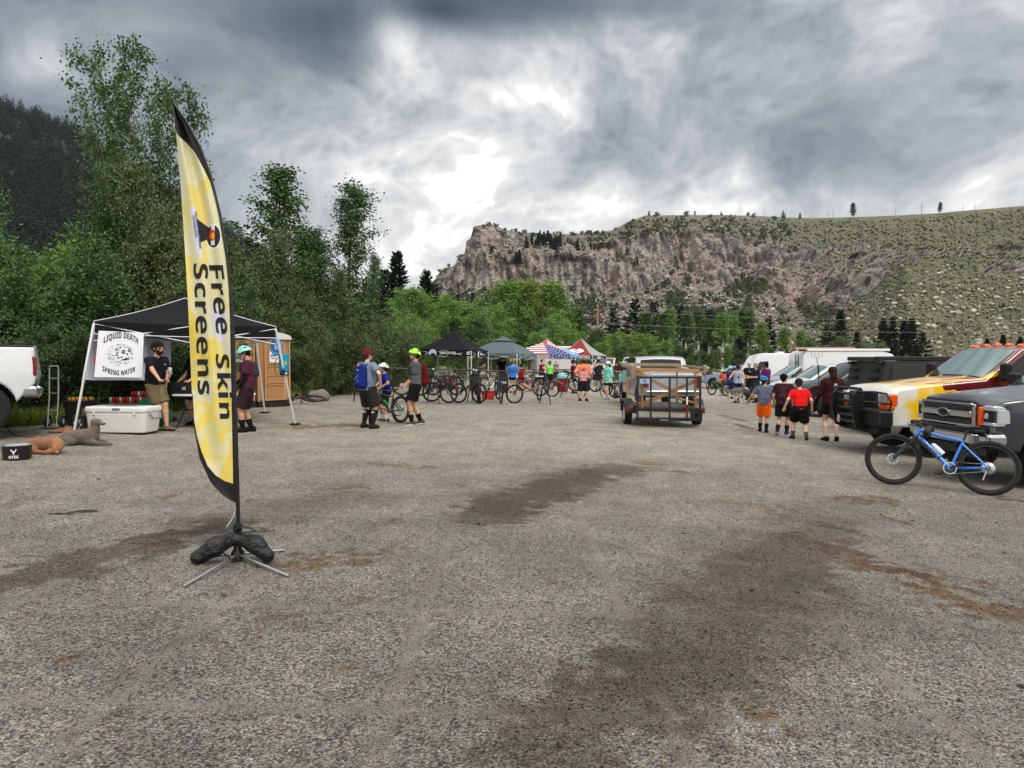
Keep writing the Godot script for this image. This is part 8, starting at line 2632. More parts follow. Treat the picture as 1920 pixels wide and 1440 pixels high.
func car_outline(top: Array, wx: Array, R: float, sill: float) -> Array:
	var pts := PackedVector2Array()
	var kind := []      # per edge leaving the point: 0 skin, 1 underside
	for i in range(0, top.size(), 2):
		pts.append(Vector2(top[i], top[i + 1])); kind.append(0)
	kind[-1] = 1
	for w in wx:
		var dy := R - sill
		var ar := R + 0.085
		var a0 := asin(clampf((sill - R) / ar, -1, 1))
		for i in 13:
			var a := lerpf(a0, PI - a0, i / 12.0)
			pts.append(Vector2(w + cos(a) * ar, R + sin(a) * ar)); kind.append(1)
	return [pts, kind]
func car(called: String, label: String, category: String, at: Vector3, yaw: float, o: Dictionary) -> Node3D:
	var root := thing(called, label, category, at, deg_to_rad(yaw))
	var c := Car.new()
	var top: Array = o.top
	c.W = o.get("W", 2.0); c.tumble = o.get("tumble", 0.16); c.belt = o.get("belt", 1.2); c.nose = o.get("nose", 0.10)
	c.x1 = -99.0; c.x0 = 99.0
	for i in range(0, top.size(), 2):
		c.x1 = maxf(c.x1, top[i]); c.x0 = minf(c.x0, top[i])
	var R: float = o.get("R", 0.4)
	var ol := car_outline(top, o.wheels, R, o.get("sill", 0.42))
	var pts: PackedVector2Array = ol[0]
	var kind: Array = ol[1]
	var N := pts.size()
	var cw := Geometry2D.is_polygon_clockwise(pts)
	var nrm := []
	for i in N:
		var e1 := (pts[i] - pts[(i + N - 1) % N]).normalized()
		var e2 := (pts[(i + 1) % N] - pts[i]).normalized()
		var sg := -1.0 if cw else 1.0
		var n1 := Vector2(e1.y, -e1.x) * sg
		var n2 := Vector2(e2.y, -e2.x) * sg
		nrm.append([(n1 + n2).normalized(), n1, n2, n1.dot(n2)])
	var body := MB.new()
	var under := MB.new()
	# rounded shoulder along the outline, then the flat of the side
	var K := 4
	var inner := PackedVector2Array()
	for i in N: inner.append(pts[i] - nrm[i][0] * c.r / maxf(0.5, sqrt((1 + nrm[i][3]) / 2)))
	for s in [-1.0, 1.0]:
		for i in N:
			var j := (i + 1) % N
			var b := body.v.size()
			for q in K + 1:
				var th := PI / 2 * q / K
				var f := 1.0 - cos(th)
				for e in [i, j]:
					var p: Vector2 = pts[e].lerp(inner[e], f)
					var n2: Vector2 = nrm[e][0] if nrm[e][3] > 0.7 else (nrm[i][2])
					body.vert(V(p.x, p.y, s * (c.hw(p.x, p.y) - c.r + c.r * sin(th))), V(n2.x * cos(th), n2.y * cos(th), s * sin(th)).normalized(), p)
			for q in K:
				body.tri(b + q * 2, b + q * 2 + 1, b + q * 2 + 3); body.tri(b + q * 2, b + q * 2 + 3, b + q * 2 + 2)
	c.sheet(body, inner, 0.0)
	var crown: float = o.get("crown", 0.035)
	var surf := func(i: int, f: float, z: float, off: float) -> Array:
		var j := (i + 1) % N
		var p: Vector2 = pts[i].lerp(pts[j], f)
		var na: Vector2 = nrm[i][0] if nrm[i][3] > 0.75 else nrm[i][2]
		var nb: Vector2 = nrm[j][0] if nrm[j][3] > 0.75 else nrm[j][1]
		var n: Vector2 = na.lerp(nb, f).normalized()
		var va: Vector2 = (nrm[i][0] as Vector2).lerp(nrm[j][0], f)
		var cr := lerpf(crown, o.get("bow", 0.1), clampf(absf(va.x) * 1.2 - 0.2, 0, 1))
		var zz: float = z * (c.hw(p.x, p.y) - c.r)
		p += va * cr * (1.0 - z * z)
		return [V(p.x + n.x * off, p.y + n.y * off, zz), V(n.x, n.y, z * 0.12 * signf(n.y) if absf(n.y) > 0.3 else z * 0.2).normalized(), Vector2(p.x, p.y + (1.0 - absf(z)) * 0.95)]
	var strip := func(mb: MB, i: int, f0: float, f1: float, z0: float, z1: float, off: float, nf: int) -> void:
		var b := mb.v.size()
		for q in nf + 1:
			for z in 9:
				var t: Array = surf.call(i, lerpf(f0, f1, float(q) / nf), lerpf(z0, z1, z / 8.0), off)
				mb.vert(t[0], t[1], t[2])
		for q in nf:
			for z in 8:
				var k := b + q * 9 + z
				mb.tri(k, k + 1, k + 10); mb.tri(k, k + 10, k + 9)
	for i in N:
		if kind[i] == 0: strip.call(body, i, 0.0, 1.0, -1.0, 1.0, 0.0, 4)
		else: strip.call(under, i, 0.0, 1.0, -1.0, 1.0, 0.0, 1)
	var paint: Material = o.paint
	part("body", body, paint, root)
	part("underbody", under, mat("under_black", Color(0.03, 0.03, 0.03), 0.9), root)
	var glass: Material = o.get("glass", mat("glass_dark", Color(0.03, 0.035, 0.04), 0.08))
	for w in o.get("windows", []):
		var poly := PackedVector2Array()
		for i in range(0, w.size(), 2): poly.append(Vector2(w[i], w[i + 1]))
		for s in [-1.0, 1.0]:
			var fr := MB.new()
			for q in Geometry2D.offset_polygon(poly, 0.03): c.sheet(fr, q, 0.004, [s])
			var wf := part("window", fr, mat("trim_black", Color(0.035, 0.035, 0.04), 0.5), root)
			var gm := MB.new()
			c.sheet(gm, poly, 0.008, [s])
			part("pane", gm, glass, wf)
	for g in o.get("screens", []):        # [edge, inset along, half width share, glass]
		var gm := MB.new()
		strip.call(gm, g[0], g[1], 1.0 - g[1], -g[2], g[2], 0.006, 3)
		part("windscreen" if g[0] > 5 else "rear_window", gm, g[3] if g.size() > 3 else glass, root)
	for q in o.get("patches", []):        # [name, material, flat polygon] on both sides
		var poly := PackedVector2Array()
		for i in range(0, q[2].size(), 2): poly.append(Vector2(q[2][i], q[2][i + 1]))
		var pm := MB.new()
		c.sheet(pm, poly, q[3] if q.size() > 3 else 0.006)
		part(q[0], pm, q[1], root)
	# door seams and handles
	var seam := MB.new()
	for x in o.get("seams", []):
		for s in [-1.0, 1.0]:
			var line := []
			for i in 7:
				var y := lerpf(o.get("sill", 0.42) + 0.12, c.belt + 0.1, i / 6.0)
				line.append(V(x, y, s * (c.hw(x, y) + 0.001)))
			seam.tube(line, 0.005, 4)
	if o.has("seams"): part("door_seam", seam, mat("trim_black", Color.WHITE), root)
	for x in o.get("handles", []):
		for s in [-1.0, 1.0]:
			var hm := MB.new()
			hm.bx(V(x, c.belt - 0.14, s * (c.hw(x, c.belt - 0.14) + 0.02)), V(0.2, 0.03, 0.035), 0.01)
			part("door_handle", hm, o.get("handlem", paint), root)
	if o.has("mirror"):
		for s in [-1.0, 1.0]:
			var mm := MB.new()
			mm.bx(V(o.mirror[0], o.mirror[1], s * (c.W / 2 + 0.13)), V(0.12, o.get("mirror_h", 0.2), 0.24), 0.04)
			mm.bar(V(o.mirror[0], o.mirror[1] - 0.05, s * (c.W / 2 - 0.06)), V(o.mirror[0], o.mirror[1] - 0.05, s * (c.W / 2 + 0.1)), 0.03)
			part("mirror", mm, o.get("mirrorm", mat("trim_black", Color.WHITE)), root)
	if not mats.has("tyre_mesh"):
		var tm := MB.new()
		var turn := Transform3D(Basis.from_euler(V(PI / 2, 0, 0)), Vector3.ZERO)
		tm.lathe([Vector2(0.62, -0.28), Vector2(0.78, -0.33), Vector2(0.93, -0.31), Vector2(0.985, -0.24), Vector2(1.0, -0.1), Vector2(1.0, 0.1), Vector2(0.985, 0.24), Vector2(0.93, 0.31), Vector2(0.78, 0.33), Vector2(0.62, 0.28)], turn, 40, 0.6)
		for i in 40:
			var a := TAU * i / 40.0
			for z in [-0.2, 0.0, 0.2]: tm.box(Transform3D(Basis.from_euler(V(0, 0, a + (0.07 if z == 0 else 0.0))), V(cos(a + (0.07 if z == 0 else 0.0)), sin(a + (0.07 if z == 0 else 0.0)), z) * V(0.992, 0.992, 1)), V(0.035, 0.1, 0.15))
		mats["tyre_mesh"] = tm.mesh()
		tm = MB.new()
		tm.lathe([Vector2(0, 0.16), Vector2(0.12, 0.18), Vector2(0.14, 0.12), Vector2(0.5, 0.1), Vector2(0.6, 0.2), Vector2(0.655, 0.28), Vector2(0.655, -0.28), Vector2(0.6, -0.2), Vector2(0.5, -0.1), Vector2(0, -0.1)], turn, 32)
		for i in 6:
			var a := TAU * i / 6.0
			tm.box(Transform3D(Basis.from_euler(V(0, 0, a)), V(cos(a), sin(a), 0) * 0.36 + V(0, 0, 0.15)), V(0.5, 0.13, 0.1), 0.03)
		mats["rim_mesh"] = tm.mesh()
	for x in o.wheels:
		for s in [-1.0, 1.0]:
			var w := part("wheel", mats["rim_mesh"], o.get("rimm", mat("alloy", Color(0.5, 0.5, 0.52), 0.35, 0.8)), root)
			w.transform = Transform3D(Basis.from_euler(V(0, 0 if s > 0 else PI, 0)).scaled_local(V(R, R, R)), V(x, R, s * (c.W / 2 - 0.15)))
			part("tyre", mats["tyre_mesh"], mat("rubber", Color.BLACK), w)
	return root
# boxes [x, y, z, sx, sy, sz, bevel], mirrored in z when z > 0
func bits(root: Node3D, called: String, m: Material, list: Array, mirror := true, single := true) -> void:
	var mb := MB.new()
	for q in list:
		for s in ([1.0, -1.0] if mirror and q[2] > 0.001 else [1.0]):
			if not single: mb = MB.new()
			mb.bx(V(q[0], q[1], q[2] * s), V(q[3], q[4], q[5]), q[6] if q.size() > 6 else 0.01)
			if not single: part(called, mb, m, root)
	if single: part(called, mb, m, root)
func pickup_top(L: float, hood0: float, hood1: float, ws: float, roof: float, rail: float, cab: float) -> Array:
	return [-L, 0.58, -L - 0.03, 1.0, -L, rail, -L + 0.06, rail + 0.01, cab - 0.2, rail + 0.01, cab - 0.02, roof - 0.08, cab + 0.18, roof, ws - 0.85, roof + 0.01, ws - 0.72, roof - 0.03, ws, hood1, -0.42, hood0 + 0.05, -0.12, hood0, 0.0, hood0 - 0.14, 0.0, 0.56]
func paintm(key: String, c: Color, metal := 0.0) -> StandardMaterial3D:
	return mat("paint_" + key, c, 0.32, metal, {"coat": 1.0})
func flame_texture() -> ImageTexture:
	var W := 512
	var H := 192
	var im := Image.create_empty(W, H, false, Image.FORMAT_RGB8)
	var nz := noise(44, 0.02, 2)
	for y in H:
		for x in W:
			var u := -2.6 + 2.7 * x / W          # metres along the truck, nose at 0
			var v := 0.4 + 1.9 * (1.0 - float(y) / H)
			var c := Color(0.36, 0.03, 0.06)
			var edge := -1.45 + 0.30 * sin(v * 11.0) + 0.16 * sin(v * 23.0 + 1.0) + nz.get_noise_2d(x * 0.3, y) * 0.5
			if u > edge: c = Color(0.93, 0.72, 0.08)
			var white := -0.30 + 0.14 * sin(v * 9.0) + nz.get_noise_2d(x, y) * 0.3
			c = c.lerp(Color(0.86, 0.86, 0.86), smoothstep(white - 0.4, white + 0.2, u)) if u > edge else c
			# licks: maroon drops with long tails
			for d in [[-0.98, 1.33, 0.07, 0.9], [-1.3, 1.05, 0.06, 0.8], [-0.80, 1.56, 0.075, 0.9], [-1.2, 1.85, 0.06, 0.6], [-1.3, 1.44, 0.04, 0.6], [-0.7, 2.05, 0.08, 0.9]]:
				var tx: float = (d[0] - u)
				if tx > -d[2] and tx < d[3]:
					var wv: float = d[2] * (sqrt(maxf(0.0, 1.0 - pow(minf(tx, 0.0) / d[2], 2.0))) if tx < 0 else pow(1.0 - tx / d[3], 1.3))
					if absf(v - d[1] - 0.12 * tx * tx) < wv: c = Color(0.36, 0.03, 0.06)
			im.set_pixel(x, y, c)
	return ImageTexture.create_from_image(im)
func make_vehicles() -> void:
	var chrome := mat("chrome", Color(0.78, 0.79, 0.80), 0.12, 1.0)
	var blk := mat("trim_black", Color(0.035, 0.035, 0.04), 0.5)
	var amber := mat("amber_lens", Color(0.85, 0.33, 0.03), 0.2)
	var red := mat("red_lens", Color(0.45, 0.02, 0.03), 0.2)
	var clear := mat("clear_lens", Color(0.72, 0.75, 0.78), 0.1, 0.4)
	var gd := mat("glass_dark", Color(0.03, 0.035, 0.04), 0.08)
	var gl := mat("glass_sky", Color(0.17, 0.36, 0.33), 0.04, 0.0, {"coat": 1.0})  # teal sky reflection painted into the glass colour
	var white := paintm("white", Color(0.80, 0.81, 0.82))
	var top := pickup_top(5.85, 1.22, 1.38, -1.5, 1.95, 1.40, -3.95)
	var win := [[-1.72, 1.42, -2.32, 1.84, -2.95, 1.88, -2.95, 1.42], [-3.05, 1.42, -3.05, 1.88, -3.8, 1.86, -3.9, 1.42]]
	# grey pickup, nose to the left
	var v := car("pickup_truck", "dark grey pickup with chrome grille behind the blue bike", "pickup truck", on(6.80, -10.65), 180, {"top": top, "wheels": [-0.85, -4.7], "R": 0.42, "W": 2.03, "sill": 0.5, "paint": paintm("grey", Color(0.20, 0.215, 0.245), 0.5), "windows": win, "screens": [[8, 0.06, 0.9, gl], [4, 0.1, 0.8]], "seams": [-1.45, -3.0, -3.95], "handles": [-2.75, -3.75], "mirror": [-1.75, 1.5], "nose": 0.16, "bow": 0.14})
	bits(v, "grille", blk, [[0.06, 0.98, 0, 0.10, 0.5, 1.12, 0.03]])
	bits(v, "grille_bar", chrome, [[0.13, 1.02, 0, 0.06, 0.12, 1.22, 0.03], [0.12, 0.86, 0, 0.05, 0.035, 1.2, 0.01], [0.12, 1.17, 0, 0.05, 0.035, 1.2, 0.01], [0.10, 1.0, 0.62, 0.05, 0.36, 0.06, 0.02]])
	var slats := []
	for i in 16: slats.append([0.125, 1.12, 0.035 + i * 0.035, 0.02, 0.07, 0.010, 0.002]); slats.append([0.125, 0.91, 0.035 + i * 0.035, 0.02, 0.07, 0.010, 0.002])
	bits(v, "grille_slat", mat("slat_grey", Color(0.35, 0.36, 0.37), 0.4, 0.5), slats)
	var e := MB.new()
	e.ball(Transform3D(Basis.from_scale(V(0.02, 0.062, 0.14)), V(0.165, 1.02, 0)), 20, 10)
	var badge := part("badge", e, mat("badge_blue", Color(0.06, 0.08, 0.16), 0.25), v)
	e = MB.new(); var ring := []
	for i in 25: ring.append(V(0.168, 1.02 + sin(TAU * i / 24.0) * 0.062, cos(TAU * i / 24.0) * 0.14))
	e.tube(ring, 0.008, 6)
	part("badge_ring", e, chrome, badge)
	bits(v, "headlight", clear, [[-0.10, 1.12, 0.80, 0.26, 0.09, 0.24, 0.03], [-0.06, 0.90, 0.80, 0.2, 0.06, 0.24, 0.02], [-0.13, 1.01, 0.90, 0.22, 0.22, 0.06, 0.02], [0.0, 1.01, 0.765, 0.1, 0.12, 0.1, 0.04]], true, false)
	bits(v, "indicator", amber, [[0.03, 1.0, 0.68, 0.1, 0.28, 0.07, 0.02]], true, false)
	bits(v, "lens_surround", blk, [[-0.05, 1.01, 0.80, 0.14, 0.20, 0.22, 0.02]], true, false)
	bits(v, "bumper", chrome, [[0.10, 0.68, 0, 0.22, 0.22, 1.5, 0.06], [-0.02, 0.68, 0.86, 0.32, 0.22, 0.26, 0.07]])
	bits(v, "lower_bumper", blk, [[0.12, 0.80, 0, 0.2, 0.06, 1.6, 0.02], [0.08, 0.5, 0, 0.16, 0.16, 1.6, 0.04]])
	bits(v, "fog_light", clear, [[0.19, 0.66, 0.62, 0.05, 0.1, 0.14, 0.02]], true, false)
	bits(v, "tow_hook", blk, [[0.2, 0.56, 0.4, 0.1, 0.07, 0.05, 0.02]], true, false)
	bits(v, "wiper", blk, [[-1.42, 1.40, 0.3, 0.05, 0.02, 0.6, 0.005]], true, false)
	# maroon pickup with painted flames
	var ft := mat("paint_flames", Color.WHITE, 0.3, 0.0, {"coat": 1.0, "tex": flame_texture()})
	ft.uv1_scale = V(1.0 / 2.7, -1.0 / 1.9, 1); ft.uv1_offset = V(2.6 / 2.7, 1.0 + 0.4 / 1.9, 0); ft.texture_repeat = false
	top = pickup_top(6.1, 1.28, 1.46, -1.72, 2.06, 1.45, -3.9)
	v = car("pickup_truck", "maroon pickup with painted flames and black brush guard", "pickup truck", on(7.14, -13.95), 180, {"top": top, "wheels": [-0.98, -4.9], "R": 0.43, "W": 2.03, "sill": 0.55, "paint": ft, "belt": 1.3, "windows": [[-1.98, 1.50, -2.55, 1.94, -3.05, 1.97, -3.05, 1.50], [-3.14, 1.5, -3.14, 1.97, -3.75, 1.95, -3.82, 1.5]], "screens": [[8, 0.05, 0.92, gl], [4, 0.1, 0.8]], "seams": [-1.7, -3.1], "handles": [-2.9], "mirror": [-1.98, 1.6], "mirror_h": 0.34, "rimm": chrome})
	bits(v, "grille", mat("grille_grey", Color(0.16, 0.16, 0.17), 0.4, 0.4), [[0.05, 1.03, 0, 0.1, 0.34, 1.1, 0.03]])
	bits(v, "headlight", clear, [[0.0, 1.08, 0.78, 0.2, 0.22, 0.3, 0.04]], true, false)
	bits(v, "indicator", amber, [[-0.02, 1.07, 0.92, 0.2, 0.22, 0.08, 0.03], [0.02, 0.93, 0.80, 0.16, 0.09, 0.32, 0.02]], true, false)
	bits(v, "bumper", blk, [[0.15, 0.72, 0, 0.3, 0.34, 2.1, 0.06], [0.05, 0.5, 0, 0.3, 0.2, 1.6, 0.05]])
	e = MB.new()
	for z in [-0.42, 0.42]:
		e.prism(PackedVector2Array([Vector2(0.2, 0.45), Vector2(0.42, 0.5), Vector2(0.5, 0.8), Vector2(0.48, 1.15), Vector2(0.36, 1.28), Vector2(0.28, 1.22), Vector2(0.24, 0.8)]), xf(V(0, 0, z)), 0.06)
	for y in [0.62, 0.74, 0.88, 1.02, 1.16]: e.tube([V(0.40, y, -0.44), V(0.44, y, 0), V(0.40, y, 0.44)], 0.028, 8)
	e.tube([V(0.34, 1.26, -0.44), V(0.36, 1.27, 0), V(0.34, 1.26, 0.44)], 0.03, 8)
	for s in [-1.0, 1.0]:
		e.tube([V(0.38, 1.2, s * 0.42), V(0.26, 1.22, s * 0.8), V(0.12, 1.19, s * 0.98), V(0.06, 1.05, s * 1.03), V(0.08, 0.9, s * 1.02), V(0.2, 0.86, s * 0.85), V(0.34, 0.86, s * 0.44)], 0.022, 8)
		e.tube([V(0.36, 1.02, s * 0.42), V(0.2, 1.02, s * 0.85), V(0.07, 1.0, s * 1.03)], 0.016, 8)
	part("brush_guard", e, mat("guard_black", Color(0.05, 0.05, 0.055), 0.35), v)
	bits(v, "number_plate", mat("plate_white", Color(0.6, 0.62, 0.64), 0.5), [[0.46, 0.64, 0.2, 0.02, 0.15, 0.1, 0.005]], false)
	for z in [-0.5, -0.25, 0.0, 0.25, 0.5]:
		e = MB.new(); e.ball(Transform3D(Basis.from_scale(V(0.09, 0.045, 0.05)), V(-2.62, 2.12 - z * z * 0.1, z * 1.3)), 12, 8)
		part("roof_light", e, amber, v)
	# dark grey pickup with bed topper, tail to the left
	top = pickup_top(5.7, 1.15, 1.3, -1.5, 1.85, 1.33, -3.7)
	var dk := paintm("charcoal", Color(0.14, 0.14, 0.15), 0.4)
	v = car("pickup_truck", "charcoal pickup with black angular bed topper, tail to the left", "pickup truck", on(14.95, -18.0), 0, {"top": top, "wheels": [-0.95, -4.5], "R": 0.41, "W": 1.95, "sill": 0.5, "paint": dk, "windows": win, "screens": [[8, 0.06, 0.9]], "seams": [-1.45, -3.0], "handles": [-2.75], "mirror": [-1.75, 1.5]})
	e = MB.new()
	e.prism(PackedVector2Array([Vector2(-5.85, 1.36), Vector2(-5.72, 2.02), Vector2(-3.78, 2.02), Vector2(-3.72, 1.36)]), xf(Vector3.ZERO), 1.74)
	var topper := part("bed_topper", e, mat("topper_grey", Color(0.13, 0.13, 0.135), 0.55), v)
	bits(topper, "side_panel", mat("topper_panel", Color(0.17, 0.17, 0.175), 0.6), [[-4.72, 1.68, 0.875, 1.7, 0.52, 0.02, 0.008]], true, false)
	bits(topper, "roof_rail", blk, [[-4.3, 2.08, 0.7, 3.2, 0.11, 0.1, 0.02], [-4.3, 2.05, 0.0, 3.0, 0.05, 1.4, 0.01]])
	bits(topper, "rear_vent", blk, [[-5.83, 1.8, 0.5, 0.05, 0.08, 0.4, 0.01], [-5.85, 1.6, 0.5, 0.05, 0.08, 0.4, 0.01], [-5.80, 1.97, 0.72, 0.12, 0.08, 0.16, 0.02]])
	flat_text("RSI", 0.09, Transform3D(Basis(), V(-5.3, 1.46, 0.888)), mat("topper_word", Color(0.35, 0.35, 0.36), 0.5), topper)
	bits(v, "tail_light", red, [[-5.72, 1.12, 0.9, 0.08, 0.34, 0.14, 0.03]], true, false)
	bits(v, "bumper", blk, [[-5.85, 0.66, 0, 0.22, 0.2, 1.9, 0.04]])
	# cars in the row behind
	var suv := [-4.7, 0.5, -4.78, 0.9, -4.7, 1.2, -4.45, 1.62, -4.2, 1.72, -2.4, 1.75, -1.95, 1.68, -1.1, 1.14, -0.25, 1.0, -0.05, 0.85, 0.0, 0.5]
	var sw := [[-1.55, 1.16, -2.05, 1.58, -2.6, 1.64, -2.6, 1.16], [-2.7, 1.16, -2.7, 1.64, -3.5, 1.63, -3.6, 1.16], [-3.7, 1.2, -3.6, 1.62, -4.15, 1.58, -4.4, 1.22]]
	var rows := [
		["sport_utility", "black sport utility whose front wheel shows behind the boys", "car", on(9.75, -24.0), 180, paintm("black", Color(0.035, 0.037, 0.042)), suv, sw, 1.06, 0.40],
		["sport_utility", "white sport utility with black grille behind the boy in blue cap", "car", on(10.8, -28.6), 182, white, suv, sw, 1.0, 0.38],
		["car", "white crossover with slanting windscreen behind the black one", "car", on(12.9, -32.0), 180, white, suv, sw, 1.02, 0.36],
		["car", "silver white car in front of the smaller white van", "car", on(12.6, -36.0), 180, paintm("silver", Color(0.62, 0.65, 0.68), 0.3), suv, sw, 0.98, 0.36],
		["car", "light blue car parked beyond the silver pickup's right side", "car", on(13.9, -50.0), 150, paintm("paleblue", Color(0.55, 0.64, 0.74), 0.3), suv, sw, 0.92, 0.34],
		["car", "dark green-grey car left of the silver pickup", "car", on(10.6, -62.0), 100, paintm("greengrey", Color(0.18, 0.22, 0.24), 0.3), suv, sw, 0.9, 0.34],
		["sport_utility", "silver sport utility with black roof rails ahead of the silver pickup", "car", on(7.45, -38.2), 90, paintm("silver", Color.WHITE), suv, sw, 1.16, 0.38],
	]
	for a in rows:
		var t := []
		for i in a[6].size(): t.append(a[6][i] * (a[8] if i % 2 else 1.0))
		var ww := []
		for w in a[7]:
			var q := []
			for i in w.size(): q.append(w[i] * (a[8] if i % 2 else 1.0))
			ww.append(q)
		v = car(a[0], a[1], a[2], a[3], a[4], {"top": t, "wheels": [-0.85, -3.75], "R": a[9], "W": 1.88, "sill": 0.38, "belt": 1.1 * a[8], "paint": a[5], "windows": ww, "screens": [[6, 0.05, 0.9, gl if a[9] < 0.4 else gd], [2, 0.1, 0.85]], "seams": [-1.35, -2.65, -3.6], "handles": [-2.45, -3.4], "mirror": [-1.6, 1.18], "nose": 0.2, "bow": 0.16})
		bits(v, "grille", blk, [[0.09, 0.78, 0, 0.1, 0.2, 0.9, 0.03], [0.08, 0.5, 0, 0.12, 0.12, 1.4, 0.03]])
		bits(v, "headlight", clear, [[-0.02, 0.82 * a[8], 0.68, 0.2, 0.14, 0.3, 0.04]], true, false)
		bits(v, "tail_light", red, [[-4.74, 1.05 * a[8], 0.76, 0.1, 0.24, 0.2, 0.04]], true, false)
		if a[4] == 90: bits(v, "roof_rail", blk, [[-3.2, 2.06, 0.62, 2.2, 0.05, 0.05, 0.015]])
	# light stand on the black car's rack
	var st := thing("light_stand", "thin stand with a caged lamp head beside the maroon-clad woman", "stand", G(1537, 23.2))
	e = MB.new(); e.bar(V(0, 0, 0), V(-0.03, 1.75, 0), 0.018); e.bar(V(-0.03, 1.3, 0), V(-0.1, 2.02, 0), 0.012)
	part("pole", e, blk, st)
	e = MB.new()
	for i in 4:
		e.bar(V(-0.28 + i * 0.12, 2.02, 0), V(-0.28 + i * 0.12, 2.24, 0), 0.01, 5)
		e.bar(V(-0.30, 2.02 + i * 0.07, 0), V(0.10, 2.02 + i * 0.07, 0), 0.01, 5)
	part("cage", e, mat("steel", Color.WHITE), st)
	# vans
	var vt := [-5.9, 0.5, -5.95, 1.3, -5.85, 2.5, -5.7, 2.66, -1.9, 2.68, -1.35, 2.5, -0.75, 1.45, -0.1, 1.15, 0.0, 0.85, 0.0, 0.5]
	v = car("van", "long white high-roofed van with roof awning beyond the topper pickup", "van", on(20.6, -36.0), 0, {"top": vt, "wheels": [-0.95, -4.6], "R": 0.36, "W": 2.05, "belt": 1.5, "tumble": 0.08, "paint": white, "windows": [[-1.05, 1.5, -1.5, 2.05, -2.0, 2.1, -2.0, 1.5]], "screens": [[6, 0.05, 0.9]], "seams": [-2.1, -3.5, -5.2], "mirror": [-1.1, 1.6]})
	bits(v, "awning", mat("awning_white", Color(0.85, 0.86, 0.87), 0.4), [[-3.6, 2.72, 0.9, 4.2, 0.12, 0.16, 0.03]], false)
	bits(v, "tail_light", red, [[-5.9, 1.25, 0.92, 0.1, 0.5, 0.12, 0.03]], true, false)
	bits(v, "ladder", blk, [[-6.0, 1.7, 0.6, 0.04, 1.6, 0.04], [-6.0, 1.7, 0.3, 0.04, 1.6, 0.04], [-5.9, 2.7, 0.85, 0.3, 0.1, 0.25]], false)
	bits(v, "ladder_rung", blk, [[-6.0, 1.2, 0.45, 0.03, 0.03, 0.3], [-6.0, 1.5, 0.45, 0.03, 0.03, 0.3], [-6.0, 1.8, 0.45, 0.03, 0.03, 0.3], [-6.0, 2.1, 0.45, 0.03, 0.03, 0.3]], false, false)
	v = car("van", "smaller white van with roof vent facing left past the notice board", "van", on(14.9, -46.5), 180, {"top": vt.map(func(q): return q * 0.93), "wheels": [-0.9, -4.2], "R": 0.35, "W": 2.0, "belt": 1.4, "tumble": 0.08, "paint": white, "windows": [[-1.0, 1.4, -1.4, 1.92, -1.9, 1.96, -1.9, 1.4]], "screens": [[6, 0.05, 0.9]], "seams": [-2.0, -3.3], "mirror": [-1.0, 1.5]})
	bits(v, "roof_vent", white, [[-3.0, 2.56, 0, 0.5, 0.12, 0.5, 0.03]])
	bits(v, "headlight", clear, [[-0.1, 0.95, 0.8, 0.3, 0.2, 0.2, 0.04]], true, false)
	v = car("pickup_truck", "black pickup parked between the two white vans", "pickup truck", on(22.0, -52.5), 0, {"top": pickup_top(5.6, 1.1, 1.28, -1.5, 1.85, 1.3, -3.7), "wheels": [-0.9, -4.5], "R": 0.4, "paint": paintm("black", Color.WHITE), "windows": win, "screens": [[8, 0.05, 0.9]]})
	# pickups seen from behind and at the far left
	top = pickup_top(5.8, 1.18, 1.34, -1.5, 1.90, 1.36, -3.9)
	v = car("pickup_truck", "silver pickup seen from behind, hitched to the wooden-railed trailer", "pickup truck", on(5.47, -29.5), 90, {"top": top, "wheels": [-0.95, -4.6], "R": 0.41, "W": 2.02, "sill": 0.5, "paint": paintm("silver", Color.WHITE), "windows": win, "screens": [[8, 0.06, 0.9], [4, 0.12, 0.84, gd]], "seams": [-1.45, -3.0], "mirror": [-1.75, 1.5], "mirror_h": 0.26})
	bits(v, "tailgate", paintm("silver", Color.WHITE), [[-5.86, 1.05, 0, 0.06, 0.52, 1.5, 0.02]])
	bits(v, "tail_light", red, [[-5.82, 1.05, 0.89, 0.1, 0.42, 0.16, 0.03]], true, false)
	bits(v, "bumper", chrome, [[-5.95, 0.66, 0, 0.22, 0.2, 1.9, 0.05]])
	bits(v, "number_plate", mat("plate_blue", Color.WHITE), [[-6.065, 0.68, 0, 0.01, 0.14, 0.3, 0.003]])
	bits(v, "tailgate_handle", blk, [[-5.9, 1.2, 0, 0.04, 0.07, 0.26, 0.01]])
	v = car("pickup_truck", "white pickup with dark tailgate parked beyond the brown-shirted man", "pickup truck", on(14.8, -76.0), 55, {"top": top, "wheels": [-0.95, -4.6], "R": 0.41, "W": 2.0, "sill": 0.5, "paint": white, "windows": win, "screens": [[8, 0.06, 0.9, gl], [4, 0.1, 0.88, gd]], "seams": [-1.45, -3.0], "mirror": [-1.75, 1.5]})
	bits(v, "tailgate", blk, [[-5.86, 1.0, 0, 0.06, 0.6, 1.6, 0.02]])
	bits(v, "bumper", chrome, [[-5.95, 0.66, 0, 0.22, 0.2, 1.9, 0.05]])
	v = car("pickup_truck", "old cream truck half hidden behind the maroon canopy", "pickup truck", on(7.4, -58.5), 250, {"top": top, "wheels": [-0.95, -4.6], "R": 0.41, "W": 1.95, "paint": paintm("cream", Color(0.66, 0.66, 0.60)), "windows": win, "screens": [[8, 0.06, 0.9, gd]]})
	bits(v, "grille", blk, [[0.05, 0.9, 0, 0.1, 0.3, 1.3, 0.03]])
	top = pickup_top(5.85, 1.2, 1.36, -1.5, 1.95, 1.47, -3.95)
	top[1] = 0.84
